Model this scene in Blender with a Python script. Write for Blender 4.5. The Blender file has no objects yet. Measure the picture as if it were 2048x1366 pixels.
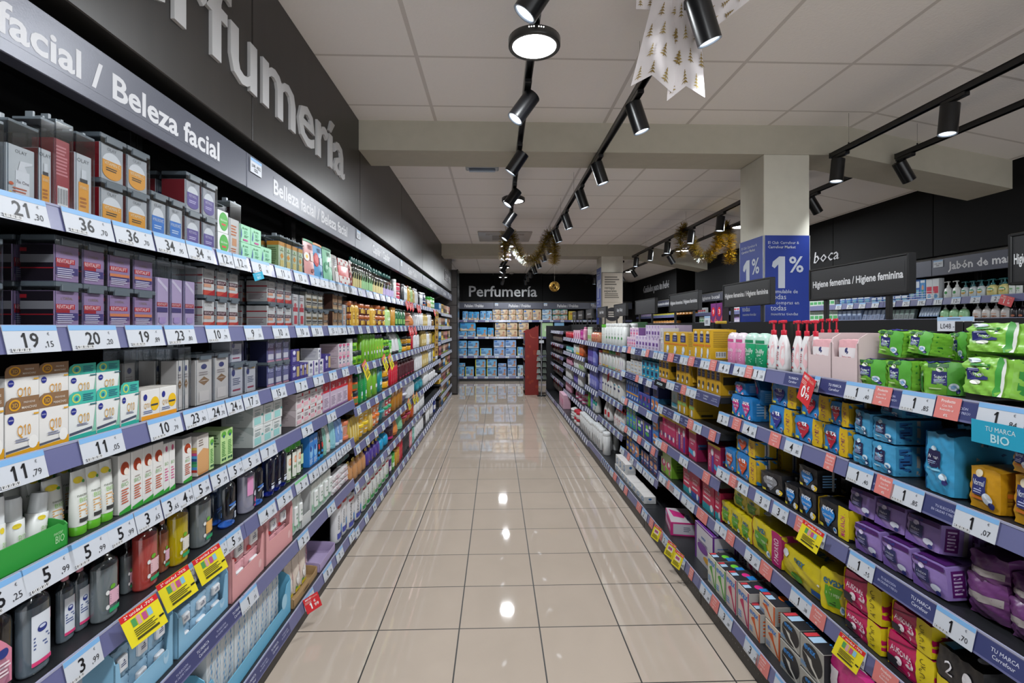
import bpy, math, random
from mathutils import Vector, Matrix
random.seed(11)
sc = bpy.context.scene
COL = sc.collection
R = math.radians
# ---------------------------------------------------------------- camera, world, exposure
F, YAW, PX0, HORIZON, EYE = 990.0, R(1.8), 1024.0, 651.5, 1.5
cd = bpy.data.cameras.new('camera')
cam = bpy.data.objects.new('camera', cd)
COL.objects.link(cam)
cam.location = (0, 0, EYE)
cam.rotation_euler = (math.pi / 2, 0, -YAW)
cd.sensor_width = 36
cd.lens = 36 * F / 2048
cd.shift_y = (HORIZON - 683) / 2048
cd.clip_start = 0.02
sc.camera = cam
world = bpy.data.worlds.new('world')
sc.world = world
world.use_nodes = True
world.node_tree.nodes['Background'].inputs[0].default_value = (0.93, 0.96, 1.0, 1)
world.node_tree.nodes['Background'].inputs[1].default_value = 1.5
sc.view_settings.view_transform = 'Standard'
sc.view_settings.look = 'None'
sc.view_settings.exposure = 0.7
sc.view_settings.gamma = 1
cy = sc.cycles
cy.max_bounces = 8
cy.diffuse_bounces = 6
cy.glossy_bounces = 3
cy.transmission_bounces = 4
cy.transparent_max_bounces = 12
cy.caustics_reflective = False
cy.caustics_refractive = False
cy.sample_clamp_indirect = 4.0
SPOT_W, DISC_W = 11.5, 24.0

def ray(px, py):
    a, b = px - PX0, HORIZON - py
    s, c = math.sin(YAW), math.cos(YAW)
    return F * s + a * c, F * c - a * s, b
def on_x(X, px, py=HORIZON):
    """depth and height of the point of the plane x = X seen at a pixel"""
    r = ray(px, py)
    t = X / r[0]
    return t * r[1], EYE + t * r[2]
def on_y(Y, px, py=HORIZON):
    r = ray(px, py)
    t = Y / r[1]
    return t * r[0], EYE + t * r[2]

# ---------------------------------------------------------------- materials
MATS = {}
def lin(h):
    h = h.lstrip('#')
    out = []
    for i in (0, 2, 4):
        c = int(h[i:i + 2], 16) / 255
        out.append(c / 12.92 if c <= 0.04045 else ((c + 0.055) / 1.055) ** 2.4)
    return (*out, 1)
KINDS = {  # roughness, metallic, colour variation, bump, bump scale, specular
    'paper': (0.48, 0, 0.05, 0, 0, 0.4), 'gloss': (0.25, 0, 0.04, 0, 0, 0.5), 'film': (0.3, 0, 0.1, 0.22, 26, 0.5),
    'matte': (0.8, 0, 0.06, 0, 0, 0.25), 'metal': (0.32, 1, 0.05, 0, 0, 0.5), 'print': (0.45, 0, 0, 0, 0, 0.35),
    'foil': (0.3, 0.75, 0.08, 0.15, 30, 0.5), 'plastic': (0.3, 0, 0.03, 0, 0, 0.5), 'steel': (0.38, 0.2, 0.06, 0.03, 300, 0.5),
}
def mat(hexc, kind='print'):
    key = (hexc, kind)
    if key in MATS:
        return MATS[key]
    m = bpy.data.materials.new(kind + '_' + hexc.lstrip('#'))
    MATS[key] = m
    m.use_nodes = True
    nt = m.node_tree
    b = nt.nodes['Principled BSDF']
    col = lin(hexc)
    if kind in ('paper', 'print', 'gloss', 'film', 'plastic', 'foil'):
        col = tuple(c * .58 for c in col[:3]) + (1,)
    if kind in ('clear', 'liquid'):
        nt.nodes.remove(b)
        out = nt.nodes['Material Output']
        tr = nt.nodes.new('ShaderNodeBsdfTransparent')
        gl = nt.nodes.new('ShaderNodeBsdfGlossy' if kind == 'clear' else 'ShaderNodeBsdfPrincipled')
        mx = nt.nodes.new('ShaderNodeMixShader')
        lw = nt.nodes.new('ShaderNodeLayerWeight')
        mr = nt.nodes.new('ShaderNodeMapRange')
        tr.inputs[0].default_value = col
        gl.inputs[0].default_value = col if kind == 'liquid' else (1, 1, 1, 1)
        gl.inputs['Roughness'].default_value = 0.1
        lw.inputs[0].default_value = 0.35
        lo, hi = (0.035, 0.3) if kind == 'clear' else (0.42, 0.65)
        mr.inputs['To Min'].default_value = lo
        mr.inputs['To Max'].default_value = hi
        nt.links.new(lw.outputs['Facing'], mr.inputs['Value'])
        nt.links.new(mr.outputs[0], mx.inputs[0])
        nt.links.new(tr.outputs[0], mx.inputs[1])
        nt.links.new(gl.outputs[0], mx.inputs[2])
        nt.links.new(mx.outputs[0], out.inputs[0])
        return m
    if kind == 'glow':
        b.inputs['Base Color'].default_value = col
        b.inputs['Emission Color'].default_value = col
        b.inputs['Emission Strength'].default_value = 6.0
        return m
    ro, me, var, bump, bs, sp = KINDS[kind]
    b.inputs['Roughness'].default_value = ro
    b.inputs['Metallic'].default_value = me
    b.inputs['Specular IOR Level'].default_value = sp
    b.inputs['Base Color'].default_value = col
    if var or bump:
        tc = nt.nodes.new('ShaderNodeTexCoord')
        nz = nt.nodes.new('ShaderNodeTexNoise')
        nz.inputs['Scale'].default_value = bs or 14
        nz.inputs['Detail'].default_value = 2
        nt.links.new(tc.outputs['Object'], nz.inputs['Vector'])
        cr = nt.nodes.new('ShaderNodeMapRange')
        cr.inputs['To Min'].default_value = 1 - var
        cr.inputs['To Max'].default_value = 1 + var
        nt.links.new(nz.outputs['Fac'], cr.inputs['Value'])
        mx = nt.nodes.new('ShaderNodeVectorMath')
        mx.operation = 'MULTIPLY'
        mx.inputs[0].default_value = col[:3]
        nt.links.new(cr.outputs[0], mx.inputs[1])
        nt.links.new(mx.outputs[0], b.inputs['Base Color'])
        if bump:
            bp = nt.nodes.new('ShaderNodeBump')
            bp.inputs['Strength'].default_value = bump
            bp.inputs['Distance'].default_value = 0.01
            nt.links.new(nz.outputs['Fac'], bp.inputs['Height'])
            nt.links.new(bp.outputs[0], b.inputs['Normal'])
    return m

def grid_material(name, base, line, size, ox, oy, lw, rough, bump, bscale, var, lrough, vein=0.0):
    """square tiles with joints, from object coordinates"""
    m = bpy.data.materials.new(name)
    m.use_nodes = True
    nt = m.node_tree
    b = nt.nodes['Principled BSDF']
    tc = nt.nodes.new('ShaderNodeTexCoord')
    sx = nt.nodes.new('ShaderNodeSeparateXYZ')
    nt.links.new(tc.outputs['Object'], sx.inputs[0])
    def M(op, a, bb=None, c=None):
        n = nt.nodes.new('ShaderNodeMath')
        n.operation = op
        for i, v in enumerate((a, bb, c)):
            if v is None:
                continue
            if isinstance(v, (int, float)):
                n.inputs[i].default_value = v
            else:
                nt.links.new(v, n.inputs[i])
        return n.outputs[0]
    ds, cells = [], []
    for i, off in ((0, ox), (1, oy)):
        q = M('DIVIDE', M('SUBTRACT', sx.outputs[i], off), size)
        cells.append(M('FLOOR', q))
        f = M('FRACT', q)
        ds.append(M('MULTIPLY', M('MINIMUM', f, M('SUBTRACT', 1.0, f)), size))
    joint = M('MAXIMUM', M('LESS_THAN', ds[0], lw[0]), M('LESS_THAN', ds[1], lw[1]))
    nz = nt.nodes.new('ShaderNodeTexNoise')
    nz.inputs['Scale'].default_value = bscale
    nz.inputs['Detail'].default_value = 4
    nt.links.new(tc.outputs['Object'], nz.inputs['Vector'])
    cb = nt.nodes.new('ShaderNodeCombineXYZ')
    nt.links.new(cells[0], cb.inputs[0])
    nt.links.new(cells[1], cb.inputs[1])
    wn = nt.nodes.new('ShaderNodeTexWhiteNoise')
    nt.links.new(cb.outputs[0], wn.inputs[0])
    fac = M('ADD', 1 - var, M('MULTIPLY', M('ADD', M('MULTIPLY', nz.outputs['Fac'], 0.5), M('MULTIPLY', wn.outputs['Value'], 0.5)), 2 * var))
    if vein:
        vz = nt.nodes.new('ShaderNodeTexNoise')
        vz.inputs['Scale'].default_value = 2.2
        vz.inputs['Detail'].default_value = 6
        vz.inputs['Distortion'].default_value = 1.5
        nt.links.new(tc.outputs['Object'], vz.inputs['Vector'])
        fac = M('MULTIPLY', fac, M('ADD', 1 - vein, M('MULTIPLY', vz.outputs['Fac'], 2 * vein)))
    vm = nt.nodes.new('ShaderNodeVectorMath')
    vm.operation = 'MULTIPLY'
    vm.inputs[0].default_value = lin(base)[:3]
    nt.links.new(fac, vm.inputs[1])
    mx = nt.nodes.new('ShaderNodeMix')
    mx.data_type = 'RGBA'
    nt.links.new(joint, mx.inputs[0])
    nt.links.new(vm.outputs[0], mx.inputs[6])
    mx.inputs[7].default_value = lin(line)
    nt.links.new(mx.outputs[2], b.inputs['Base Color'])
    nt.links.new(M('ADD', rough, M('MULTIPLY', joint, lrough - rough)), b.inputs['Roughness'])
    bp = nt.nodes.new('ShaderNodeBump')
    bp.inputs['Strength'].default_value = bump
    bp.inputs['Distance'].default_value = 0.004
    nt.links.new(nz.outputs['Fac'] if bscale > 20 else M('MULTIPLY', joint, -1.0), bp.inputs['Height'])
    nt.links.new(bp.outputs[0], b.inputs['Normal'])
    return m

# ---------------------------------------------------------------- mesh builder
def chamfer_box(x0, x1, y0, y1, z0, z1, c):
    vs, idx = [], {}
    X, Y, Z = (x0, x1), (y0, y1), (z0, z1)
    for i in (0, 1):
        for j in (0, 1):
            for k in (0, 1):
                sx, sy, sz = (1 - 2 * i) * c, (1 - 2 * j) * c, (1 - 2 * k) * c
                for ax, p in ((0, (X[i], Y[j] + sy, Z[k] + sz)), (1, (X[i] + sx, Y[j], Z[k] + sz)), (2, (X[i] + sx, Y[j] + sy, Z[k]))):
                    idx[i, j, k, ax] = len(vs)
                    vs.append(p)
    fs = []
    for s in (0, 1):
        fs.append([idx[s, 0, 0, 0], idx[s, 1, 0, 0], idx[s, 1, 1, 0], idx[s, 0, 1, 0]][::(1 if s else -1)])
        fs.append([idx[0, s, 0, 1], idx[1, s, 0, 1], idx[1, s, 1, 1], idx[0, s, 1, 1]][::(-1 if s else 1)])
        fs.append([idx[0, 0, s, 2], idx[1, 0, s, 2], idx[1, 1, s, 2], idx[0, 1, s, 2]][::(1 if s else -1)])
    for a in (0, 1):
        for b in (0, 1):
            fs.append([idx[0, a, b, 1], idx[1, a, b, 1], idx[1, a, b, 2], idx[0, a, b, 2]])
            fs.append([idx[a, 0, b, 0], idx[a, 1, b, 0], idx[a, 1, b, 2], idx[a, 0, b, 2]])
            fs.append([idx[a, b, 0, 0], idx[a, b, 1, 0], idx[a, b, 1, 1], idx[a, b, 0, 1]])
    for i in (0, 1):
        for j in (0, 1):
            for k in (0, 1):
                fs.append([idx[i, j, k, 0], idx[i, j, k, 1], idx[i, j, k, 2]])
    return vs, fs

class MB:
    def __init__(s):
        s.v, s.f, s.mi, s.sm, s.mats = [], [], [], [], []
    def add(s, vs, fs, m, smooth=False):
        if m not in s.mats:
            s.mats.append(m)
        k, n = s.mats.index(m), len(s.v)
        s.v += vs
        for f in fs:
            s.f.append([i + n for i in f])
            s.mi.append(k)
            s.sm.append(smooth)
    def box(s, x0, x1, y0, y1, z0, z1, m, c=0.0):
        if c:
            s.add(*chamfer_box(x0, x1, y0, y1, z0, z1, min(c, (x1 - x0) * .3, (y1 - y0) * .3, (z1 - z0) * .3)), m)
            return
        s.add([(x, y, z) for x in (x0, x1) for y in (y0, y1) for z in (z0, z1)],
              [(0, 1, 3, 2), (4, 6, 7, 5), (0, 4, 5, 1), (2, 3, 7, 6), (0, 2, 6, 4), (1, 5, 7, 3)], m)
    def grid(s, fn, nu, nv, m, smooth=True, u0=0., u1=1., v0=0., v1=1.):
        vs = [fn(u0 + (u1 - u0) * i / nu, v0 + (v1 - v0) * j / nv) for j in range(nv + 1) for i in range(nu + 1)]
        w = nu + 1
        s.add(vs, [(j * w + i, j * w + i + 1, (j + 1) * w + i + 1, (j + 1) * w + i) for j in range(nv) for i in range(nu)], m, smooth)
    def rings(s, rings, m, smooth=True, cap0=True, cap1=True):
        n = len(rings[0])
        vs = [p for r in rings for p in r]
        fs = [(j * n + i, j * n + (i + 1) % n, (j + 1) * n + (i + 1) % n, (j + 1) * n + i) for j in range(len(rings) - 1) for i in range(n)]
        s.add(vs, fs, m, smooth)
        if cap0:
            s.add(list(rings[0]), [list(range(n))[::-1]], m)
        if cap1:
            s.add(list(rings[-1]), [list(range(n))], m)
    def tube(s, a, b, r, m, n=10, r2=None, caps=True):
        a, b = Vector(a), Vector(b)
        d = (b - a).normalized()
        u = d.orthogonal().normalized()
        w = d.cross(u)
        rr = [[tuple(p + (u * math.cos(t) + w * math.sin(t)) * q) for t in (2 * math.pi * i / n for i in range(n))] for p, q in ((a, r), (b, r if r2 is None else r2))]
        s.rings(rr, m, True, caps, caps)
    def mesh(s, name):
        me = bpy.data.meshes.new(name)
        me.from_pydata(s.v, [], s.f)
        for m in s.mats:
            me.materials.append(m)
        me.polygons.foreach_set('material_index', s.mi)
        me.polygons.foreach_set('use_smooth', s.sm)
        me.update()
        return me

# ---------------------------------------------------------------- lettering and printed graphics
TXT = {}
def text_mesh(s, bold=0.0):
    key = (s, bold)
    if key not in TXT:
        c = bpy.data.curves.new('lettering', 'FONT')
        c.body = s
        c.size = 1.0
        c.resolution_u = 2 if len(s) < 14 else 3 if ' / ' in s else 1
        c.offset = bold
        o = bpy.data.objects.new('lettering', c)
        COL.objects.link(o)
        dg = bpy.context.evaluated_depsgraph_get()
        me = o.evaluated_get(dg).to_mesh()
        vs = [(v.co.x, v.co.y) for v in me.vertices]
        fs = [list(p.vertices) for p in me.polygons]
        o.evaluated_get(dg).to_mesh_clear()
        bpy.data.objects.remove(o)
        bpy.data.curves.remove(c)
        if '1' in s and len(s) < 8:
            for i, ch in enumerate(s):      # the built-in figure one is a bare stroke: give it its flag
                if ch == '1':
                    xr = max(v[0] for v in (text_mesh(s[:i + 1], bold)[0] if i + 1 < len(s) else vs))
                    top, n = max(v[1] for v in vs), len(vs)
                    vs += [(xr, top), (xr - .1, top), (xr - .24, top - .16), (xr - .2, top - .23), (xr - .07, top - .13)]
                    fs.append([n, n + 1, n + 2, n + 3, n + 4])
        TXT[key] = (vs, fs, min(v[0] for v in vs), max(v[0] for v in vs))
    return TXT[key]
CAP = None
def cap_height():
    global CAP
    if CAP is None:
        CAP = max(v[1] for v in text_mesh('H')[0])
    return CAP

def draw(mb, G, mp, w, h, sub=1, off=0.0004, step=0.00022):
    """print the graphics G on the surface mp(u, v, offset); u, v run 0..1 over a w x h face"""
    for k, g in enumerate(G):
        o = off + k * step
        t = g[0]
        if t == 'r':
            _, u0, v0, u1, v1, c = g[:6]
            m = mat(c, g[6] if len(g) > 6 else 'print')
            nu = max(1, round(sub * abs(u1 - u0) + .49)) if sub > 1 else 1
            nv = max(1, round(sub * abs(v1 - v0) + .49)) if sub > 1 else 1
            mb.grid(lambda u, v: mp(u, v, o), nu, nv, m, sub > 1, u0, u1, v0, v1)
        elif t == 'e':
            _, cu, cv, ru, rv, c = g[:6]
            n = 20
            pts = [mp(cu + ru * math.cos(2 * math.pi * i / n), cv + rv * math.sin(2 * math.pi * i / n), o) for i in range(n)]
            mb.add([mp(cu, cv, o)] + pts, [(0, 1 + i, 1 + (i + 1) % n) for i in range(n)], mat(c))
        elif t == 'p':
            mb.add([mp(u, v, o) for u, v in g[1]], [list(range(len(g[1])))], mat(g[2]))
        elif t in 'tT':
            _, s, cu, cv, ch, c = g[:6]
            mw = g[6] if len(g) > 6 else 0.92
            bold = g[7] if len(g) > 7 else 0.0
            vs, fs, x0, x1 = text_mesh(s, bold)
            W, Hh = (w, h) if t == 't' else (h, w)
            sc_y = ch * Hh / cap_height()
            sc_x = min(sc_y, mw * W / max(x1 - x0, 1e-6)) if mw > 0 else -mw * W / max(x1 - x0, 1e-6)
            xm = (x0 + x1) / 2
            if t == 't':
                pts = [mp(cu + (x - xm) * sc_x / w, cv + (y - cap_height() / 2) * sc_y / h, o) for x, y in vs]
            else:
                pts = [mp(cu - (y - cap_height() / 2) * sc_y / w, cv + (x - xm) * sc_x / h, o) for x, y in vs]
            mb.add(pts, fs, mat(c))
        elif t == 'l':
            _, u0, v0, u1, v1, n, c = g
            rr = random.Random(n * 7 + int(u0 * 100))
            for i in range(n):
                vv = v1 + (v0 - v1) * (i + .5) / n
                th = abs(v1 - v0) / n * .25
                ue = u0 + (u1 - u0) * rr.uniform(.7, 1)
                mb.add([mp(u0, vv - th, o), mp(ue, vv - th, o), mp(ue, vv + th, o), mp(u0, vv + th, o)], [(0, 1, 2, 3)], mat(c))
        elif t == 'b':
            _, u0, v0, u1, v1 = g
            mb.add([mp(u0, v0, o), mp(u1, v0, o), mp(u1, v1, o), mp(u0, v1, o)], [(0, 1, 2, 3)], mat('#e8e8e8'))
            n = 11
            for i in range(n):
                a = u0 + (u1 - u0) * (i + .6) / (n + .4)
                bb = a + (u1 - u0) / n * (.3 if i % 3 else .6)
                mb.add([mp(a, v0 + (v1 - v0) * .2, o + step / 2), mp(bb, v0 + (v1 - v0) * .2, o + step / 2), mp(bb, v1 - (v1 - v0) * .1, o + step / 2), mp(a, v1 - (v1 - v0) * .1, o + step / 2)], [(0, 1, 2, 3)], mat('#1c1c20'))

# ---------------------------------------------------------------- objects
LABELS = {}
def obj(name, me, parent=None, loc=(0, 0, 0), rot=(0, 0, 0), label=None, cat=None, group=None, kind=None):
    o = bpy.data.objects.new(name, me)
    COL.objects.link(o)
    o.parent = parent
    o.location = loc
    o.rotation_euler = rot
    if label:
        if parent is None:
            key = label.lower()
            LABELS[key] = LABELS.get(key, 0) + 1
            if LABELS[key] > 1:
                print('DUP LABEL', label)
            if not 4 <= len(label.replace(',', ' ').split()) <= 16:
                print('LABEL LEN', len(label.split()), label)
        o['label'] = label
    if cat:
        o['category'] = cat
    if group:
        o['group'] = group
    if kind:
        o['kind'] = kind
    return o
def part(name, mb, parent, label=None):
    return obj(name, mb.mesh(name), parent, label=label)
def structure(name, mb, **k):
    return obj(name, mb.mesh(name), kind='structure', **k)
ONES = ['', 'first', 'second', 'third', 'fourth', 'fifth', 'sixth', 'seventh', 'eighth', 'ninth', 'tenth', 'eleventh', 'twelfth', 'thirteenth', 'fourteenth',
        'fifteenth', 'sixteenth', 'seventeenth', 'eighteenth', 'nineteenth', 'twentieth']
def nth(i):
    return ONES[i] if i <= 20 else 'twenty-' + ONES[i - 20] if i < 30 else 'thirtieth' if i == 30 else ('thirty-' + ONES[i - 30] if i < 40 else 'forty-' + ONES[i - 40])
# ---------------------------------------------------------------- the room
CEIL, XB, SLOPE, XR, XL = 2.95, 2.53, 0.185, 3.79, -0.97
def ceil_z(x):
    return CEIL - max(0.0, x - XB) * SLOPE
fl = MB()
fl.box(-1.5, 4.6, -2.5, 15.0, -0.1, 0.0, grid_material('floor_tiles', '#998d81', '#15120f', 0.3975, 0.0, 0.0, (0.0033, 0.003), 0.035, 0.0, 3.0, 0.05, 0.6, 0.06))
fx = on_x(1, 929, 1173)   # a joint crosses the floor at this pixel
def floor_at(px, py):
    r = ray(px, py)
    t = -EYE / r[2]
    return t * r[0], t * r[1]
jx, jy = floor_at(929, 1173)
for n in bpy.data.materials['floor_tiles'].node_tree.nodes:
    pass
structure('floor', fl)
fl_o = bpy.data.objects['floor']
fl_o.data.transform(Matrix.Translation((-jx, -jy, 0)))
fl_o.location = (jx, jy, 0)
# ceiling: three fields of square tiles between the beams, the strip over the far aisle slopes down
cy0 = [(-2.5, 3.52, 2.68), (3.87, 8.78, 4.89), (9.2, 15.0, 9.3)]
for i, (a, b, oy) in enumerate(cy0):
    cm = grid_material('ceiling_tiles', '#f4efea', '#d2cbc4', 0.6, -0.43, oy, (0.011, 0.009), 0.85, 0.35, 90.0, 0.03, 0.5)
    c = MB()
    for x0, x1 in ((-1.5, XB), (XB, 4.6)):
        z0, z1 = ceil_z(x0), ceil_z(x1)
        c.add([(x0, a, z0), (x1, a, z1), (x1, b, z1), (x0, b, z0), (x0, a, z0 + .1), (x1, a, z1 + .1), (x1, b, z1 + .1), (x0, b, z0 + .1)],
              [(3, 2, 1, 0), (4, 5, 6, 7), (0, 1, 5, 4), (2, 3, 7, 6), (1, 2, 6, 5), (0, 4, 7, 3)], cm)
    structure('ceiling', c)
bm_ = mat('#b0ab9c', 'matte')
for a, b in ((3.52, 3.87), (8.78, 9.2)):
    m = MB()
    xs = (-1.5, XB, 4.6)
    vs = []
    for y in (a, b):
        vs += [(x, y, ceil_z(x) - .21) for x in xs] + [(x, y, ceil_z(x) + .09) for x in xs]
    m.add(vs, [(0, 1, 4, 3), (1, 2, 5, 4), (6, 9, 10, 7), (7, 10, 11, 8), (0, 6, 7, 1), (1, 7, 8, 2), (3, 4, 10, 9), (4, 5, 11, 10), (0, 3, 9, 6), (2, 8, 11, 5)], bm_)
    structure('beam', m)
def pillar(x0, x1, y0, y1):
    m = MB()
    m.box(x0, x1, y0, y1, 0, CEIL - .21, mat('#c6c3b6', 'matte'), .004)
    return structure('pillar', m)
CX0, CX1, CY0, CY1 = on_y(3.52, 1528)[0], on_y(3.52, 1619)[0], 3.52, 3.87
pillar(CX0, CX1, CY0, CY1)
DX0, DX1 = on_y(8.78, 1203)[0], on_y(8.78, 1246)[0]
pillar(DX0, DX1, 8.78, 9.2)
# side walls: dark panelling above the shelving, plain wall behind it
dark = mat('#26221f', 'steel')
pan = bpy.data.materials.new('dark_panel')
pan.use_nodes = True
_b = pan.node_tree.nodes['Principled BSDF']
_b.inputs['Roughness'].default_value = 0.36
_tc = pan.node_tree.nodes.new('ShaderNodeTexCoord')
_mp = pan.node_tree.nodes.new('ShaderNodeMapping')
_mp.inputs['Scale'].default_value = (6, 6, 0.6)
_nz = pan.node_tree.nodes.new('ShaderNodeTexNoise')
_nz.inputs['Scale'].default_value = 3
_nz.inputs['Detail'].default_value = 5
_rp = pan.node_tree.nodes.new('ShaderNodeValToRGB')
_rp.color_ramp.elements[0].color = lin('#171513')
_rp.color_ramp.elements[1].color = lin('#2a2624')
for a, b in ((_tc.outputs['Object'], _mp.inputs[0]), (_mp.outputs[0], _nz.inputs[0]), (_nz.outputs[0], _rp.inputs[0]), (_rp.outputs[0], _b.inputs['Base Color'])):
    pan.node_tree.links.new(a, b)
wl = MB()
wl.box(-1.6, -1.5, -2.5, 15, 0, 3.05, dark)
LSEAM = [-2.4, -.9, .58, 2.0, on_x(XL, 720)[0], on_x(XL, 803)[0], on_x(XL, 845)[0], on_x(XL, 868)[0], on_x(XL, 884)[0], 10.8]
for a, b in zip(LSEAM, LSEAM[1:]):
    wl.box(-1.5, XL, a + .003, b - .003, 2.235, CEIL, pan, .003)
structure('wall_left', wl)
wr = MB()
wr.box(4.4, 4.5, -2.5, 15, 0, 3.0, dark)
RY0, RY1 = on_x(XR, 1390)[0], on_x(XR, 1353)[0]
fz0 = 1.5 + .60
blk = mat('#050506', 'matte')
ys = [-2.4, -.5, 1.2, 2.7, on_x(XR, 1866)[0], on_x(XR, 1666)[0], on_x(XR, 1540)[0], on_x(XR, 1450)[0], RY0]
for a, b in list(zip(ys, ys[1:])) + [(RY1, 12.6), (12.6, 14.9)]:
    wr.box(XR, 4.4, a + .003, b - .003, fz0, ceil_z(XR), blk, .003)
structure('wall_right', wr)
FW = 13.7
wf = MB()
wf.box(-1.6, 4.5, 14.25, 14.35, 0, 3.05, dark)
fxs = [-1.5, -.955, on_y(FW, 986)[0], on_y(FW, 1085)[0], 2.9, 4.4]
for a, b in zip(fxs, fxs[1:]):
    wf.box(a + .004, b - .004, FW, 14.25, 2.12, ceil_z(b) if b < 3 else ceil_z(4.4) + .05, blk, .003)
structure('wall_far', wf)
# grey tiled end panel closing the left shelving run
ep = MB()
tile = mat('#4a4543', 'gloss')
ex0, ex1 = on_y(10.8, 903)[0], on_y(10.8, 914)[0]
for k in range(7):
    ep.box(-1.5, ex1, 10.8, 11.25, .02 + k * .386, .02 + k * .386 + .382, tile, .003)
ep.box(ex1, ex1 + .018, 10.79, 11.25, 0, 2.73, mat('#0c0c0d', 'gloss'), .002)
structure('trim_1', ep)

# ---------------------------------------------------------------- wall lettering
def letters(name, s, x, y0, y1, zb, cap, color, side, label, bold=.0, slant=0., depth=.012):
    """raised letters on a wall plane; side L/R wall or F far wall (then y0,y1 are x0,x1)"""
    vs, fs, a, b = text_mesh(s, bold)
    m = MB()
    k = cap / cap_height()
    L = abs(y1 - y0)
    for dep in (0, depth):
        pts = [((v[0] - a) / (b - a) * L - L / 2 + slant * v[1] * k, -dep, v[1] * k) for v in vs]
        m.add(pts, fs, mat(color, 'plastic'))
    # rim of every letter
    cnt = {}
    for f in fs:
        for i in range(len(f)):
            e = (f[i], f[(i + 1) % len(f)])
            cnt[tuple(sorted(e))] = cnt.get(tuple(sorted(e)), 0) + 1
    n = len(vs)
    P = m.v[:2 * n]
    rim = [(e[0], e[1], e[1] + n, e[0] + n) for e, c in cnt.items() if c == 1]
    m.add(P, rim, mat(color, 'plastic'))
    rot = {'L': R(90), 'R': R(-90), 'F': 0}[side]
    loc = (x, (y0 + y1) / 2, zb) if side != 'F' else ((y0 + y1) / 2, x, zb)
    return obj(name, m.mesh(name), None, loc, (0, 0, rot), label, 'sign')
ya = on_x(XL, 686, 350)
letters('wall_lettering', 'Perfumería', XL, 1.02, ya[0], 2.42, .275, '#e9e9ea', 'L', 'large white raised word Perfumería on the dark panelling above facial beauty shelves', .012)
letters('wall_lettering', 'Cuidado íntimo', XL, 9.2, 10.35, 2.36, .2, '#c9c9cc', 'L', 'small foreshortened white wall lettering near the grey tiled end panel')
letters('wall_lettering', 'Perfumería', FW, on_y(FW, 938)[0], on_y(FW, 1074)[0], on_y(FW, 1000, 593)[1], .285, '#d2d2d6', 'F', 'white word Perfumería on the dark wall above the nappy shelves', .012)
ub = on_x(XR, 1679), on_x(XR, 1500)
letters('wall_lettering', 'Cuidados de tu boca', XR, ub[1][0], ub[0][0], 2.24, .13, '#b4b4b8', 'R', 'thin slanted white lettering ending in boca on the dark wall beyond the pillar', 0, .2)
cb_ = on_x(XR, 1338), on_x(XR, 1287)
letters('wall_lettering', 'Cuidados para tu bebé', XR, cb_[1][0], cb_[0][0], 2.34, .17, '#b4b4b8', 'R', 'thin slanted white lettering Cuidados para tu bebé on the dark wall', 0, .2)
wm = MB()
wm.box(-.6, .6, 0, .02, 0, 2.7, mat('#0b0b0c', 'gloss'))
wcd = structure('door_1', wm, loc=(4.39, (RY0 + RY1) / 2, 0), rot=(0, 0, R(-90)))
wcx = on_x(4.38, 1360)[0], on_x(4.38, 1375)[0]
letters('wall_lettering', 'WC', 4.375, wcx[0], wcx[1], 2.2, .1, '#8f9094', 'R', 'grey letters WC over the dark recess in the wall')
# ---------------------------------------------------------------- products: every builder stands its piece on z = 0 with the front at y = 0
def sup(a, e):
    s, c = math.sin(a), math.cos(a)
    return math.copysign(abs(s) ** (2 / e), s), -math.copysign(abs(c) ** (2 / e), c)
def lathe(mb, prof, w, d, h, m, n=18, e=2.0, cy=None, cap0=True, cap1=True):
    cy = d / 2 if cy is None else cy
    rr = []
    for z, r in prof:
        rr.append([(sup(2 * math.pi * i / n, e)[0] * w / 2 * r, cy + sup(2 * math.pi * i / n, e)[1] * d / 2 * r, z * h) for i in range(n)])
    mb.rings(rr, m, True, cap0, cap1)
def prof_r(prof, z):
    for (z0, r0), (z1, r1) in zip(prof, prof[1:]):
        if z0 <= z <= z1:
            return r0 + (r1 - r0) * (z - z0) / max(z1 - z0, 1e-6)
    return prof[-1][1]
def wrap(prof, w, d, h, e, z0, z1, th, cy=None):
    cy = d / 2 if cy is None else cy
    def mp(u, v, o):
        z = z0 + (z1 - z0) * v
        r = prof_r(prof, z)
        s = sup((u - .5) * 2 * th, e)
        return s[0] * (w / 2 * r + o + .0006), cy + s[1] * (d / 2 * r + o + .0006), z * h
    return mp
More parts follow.
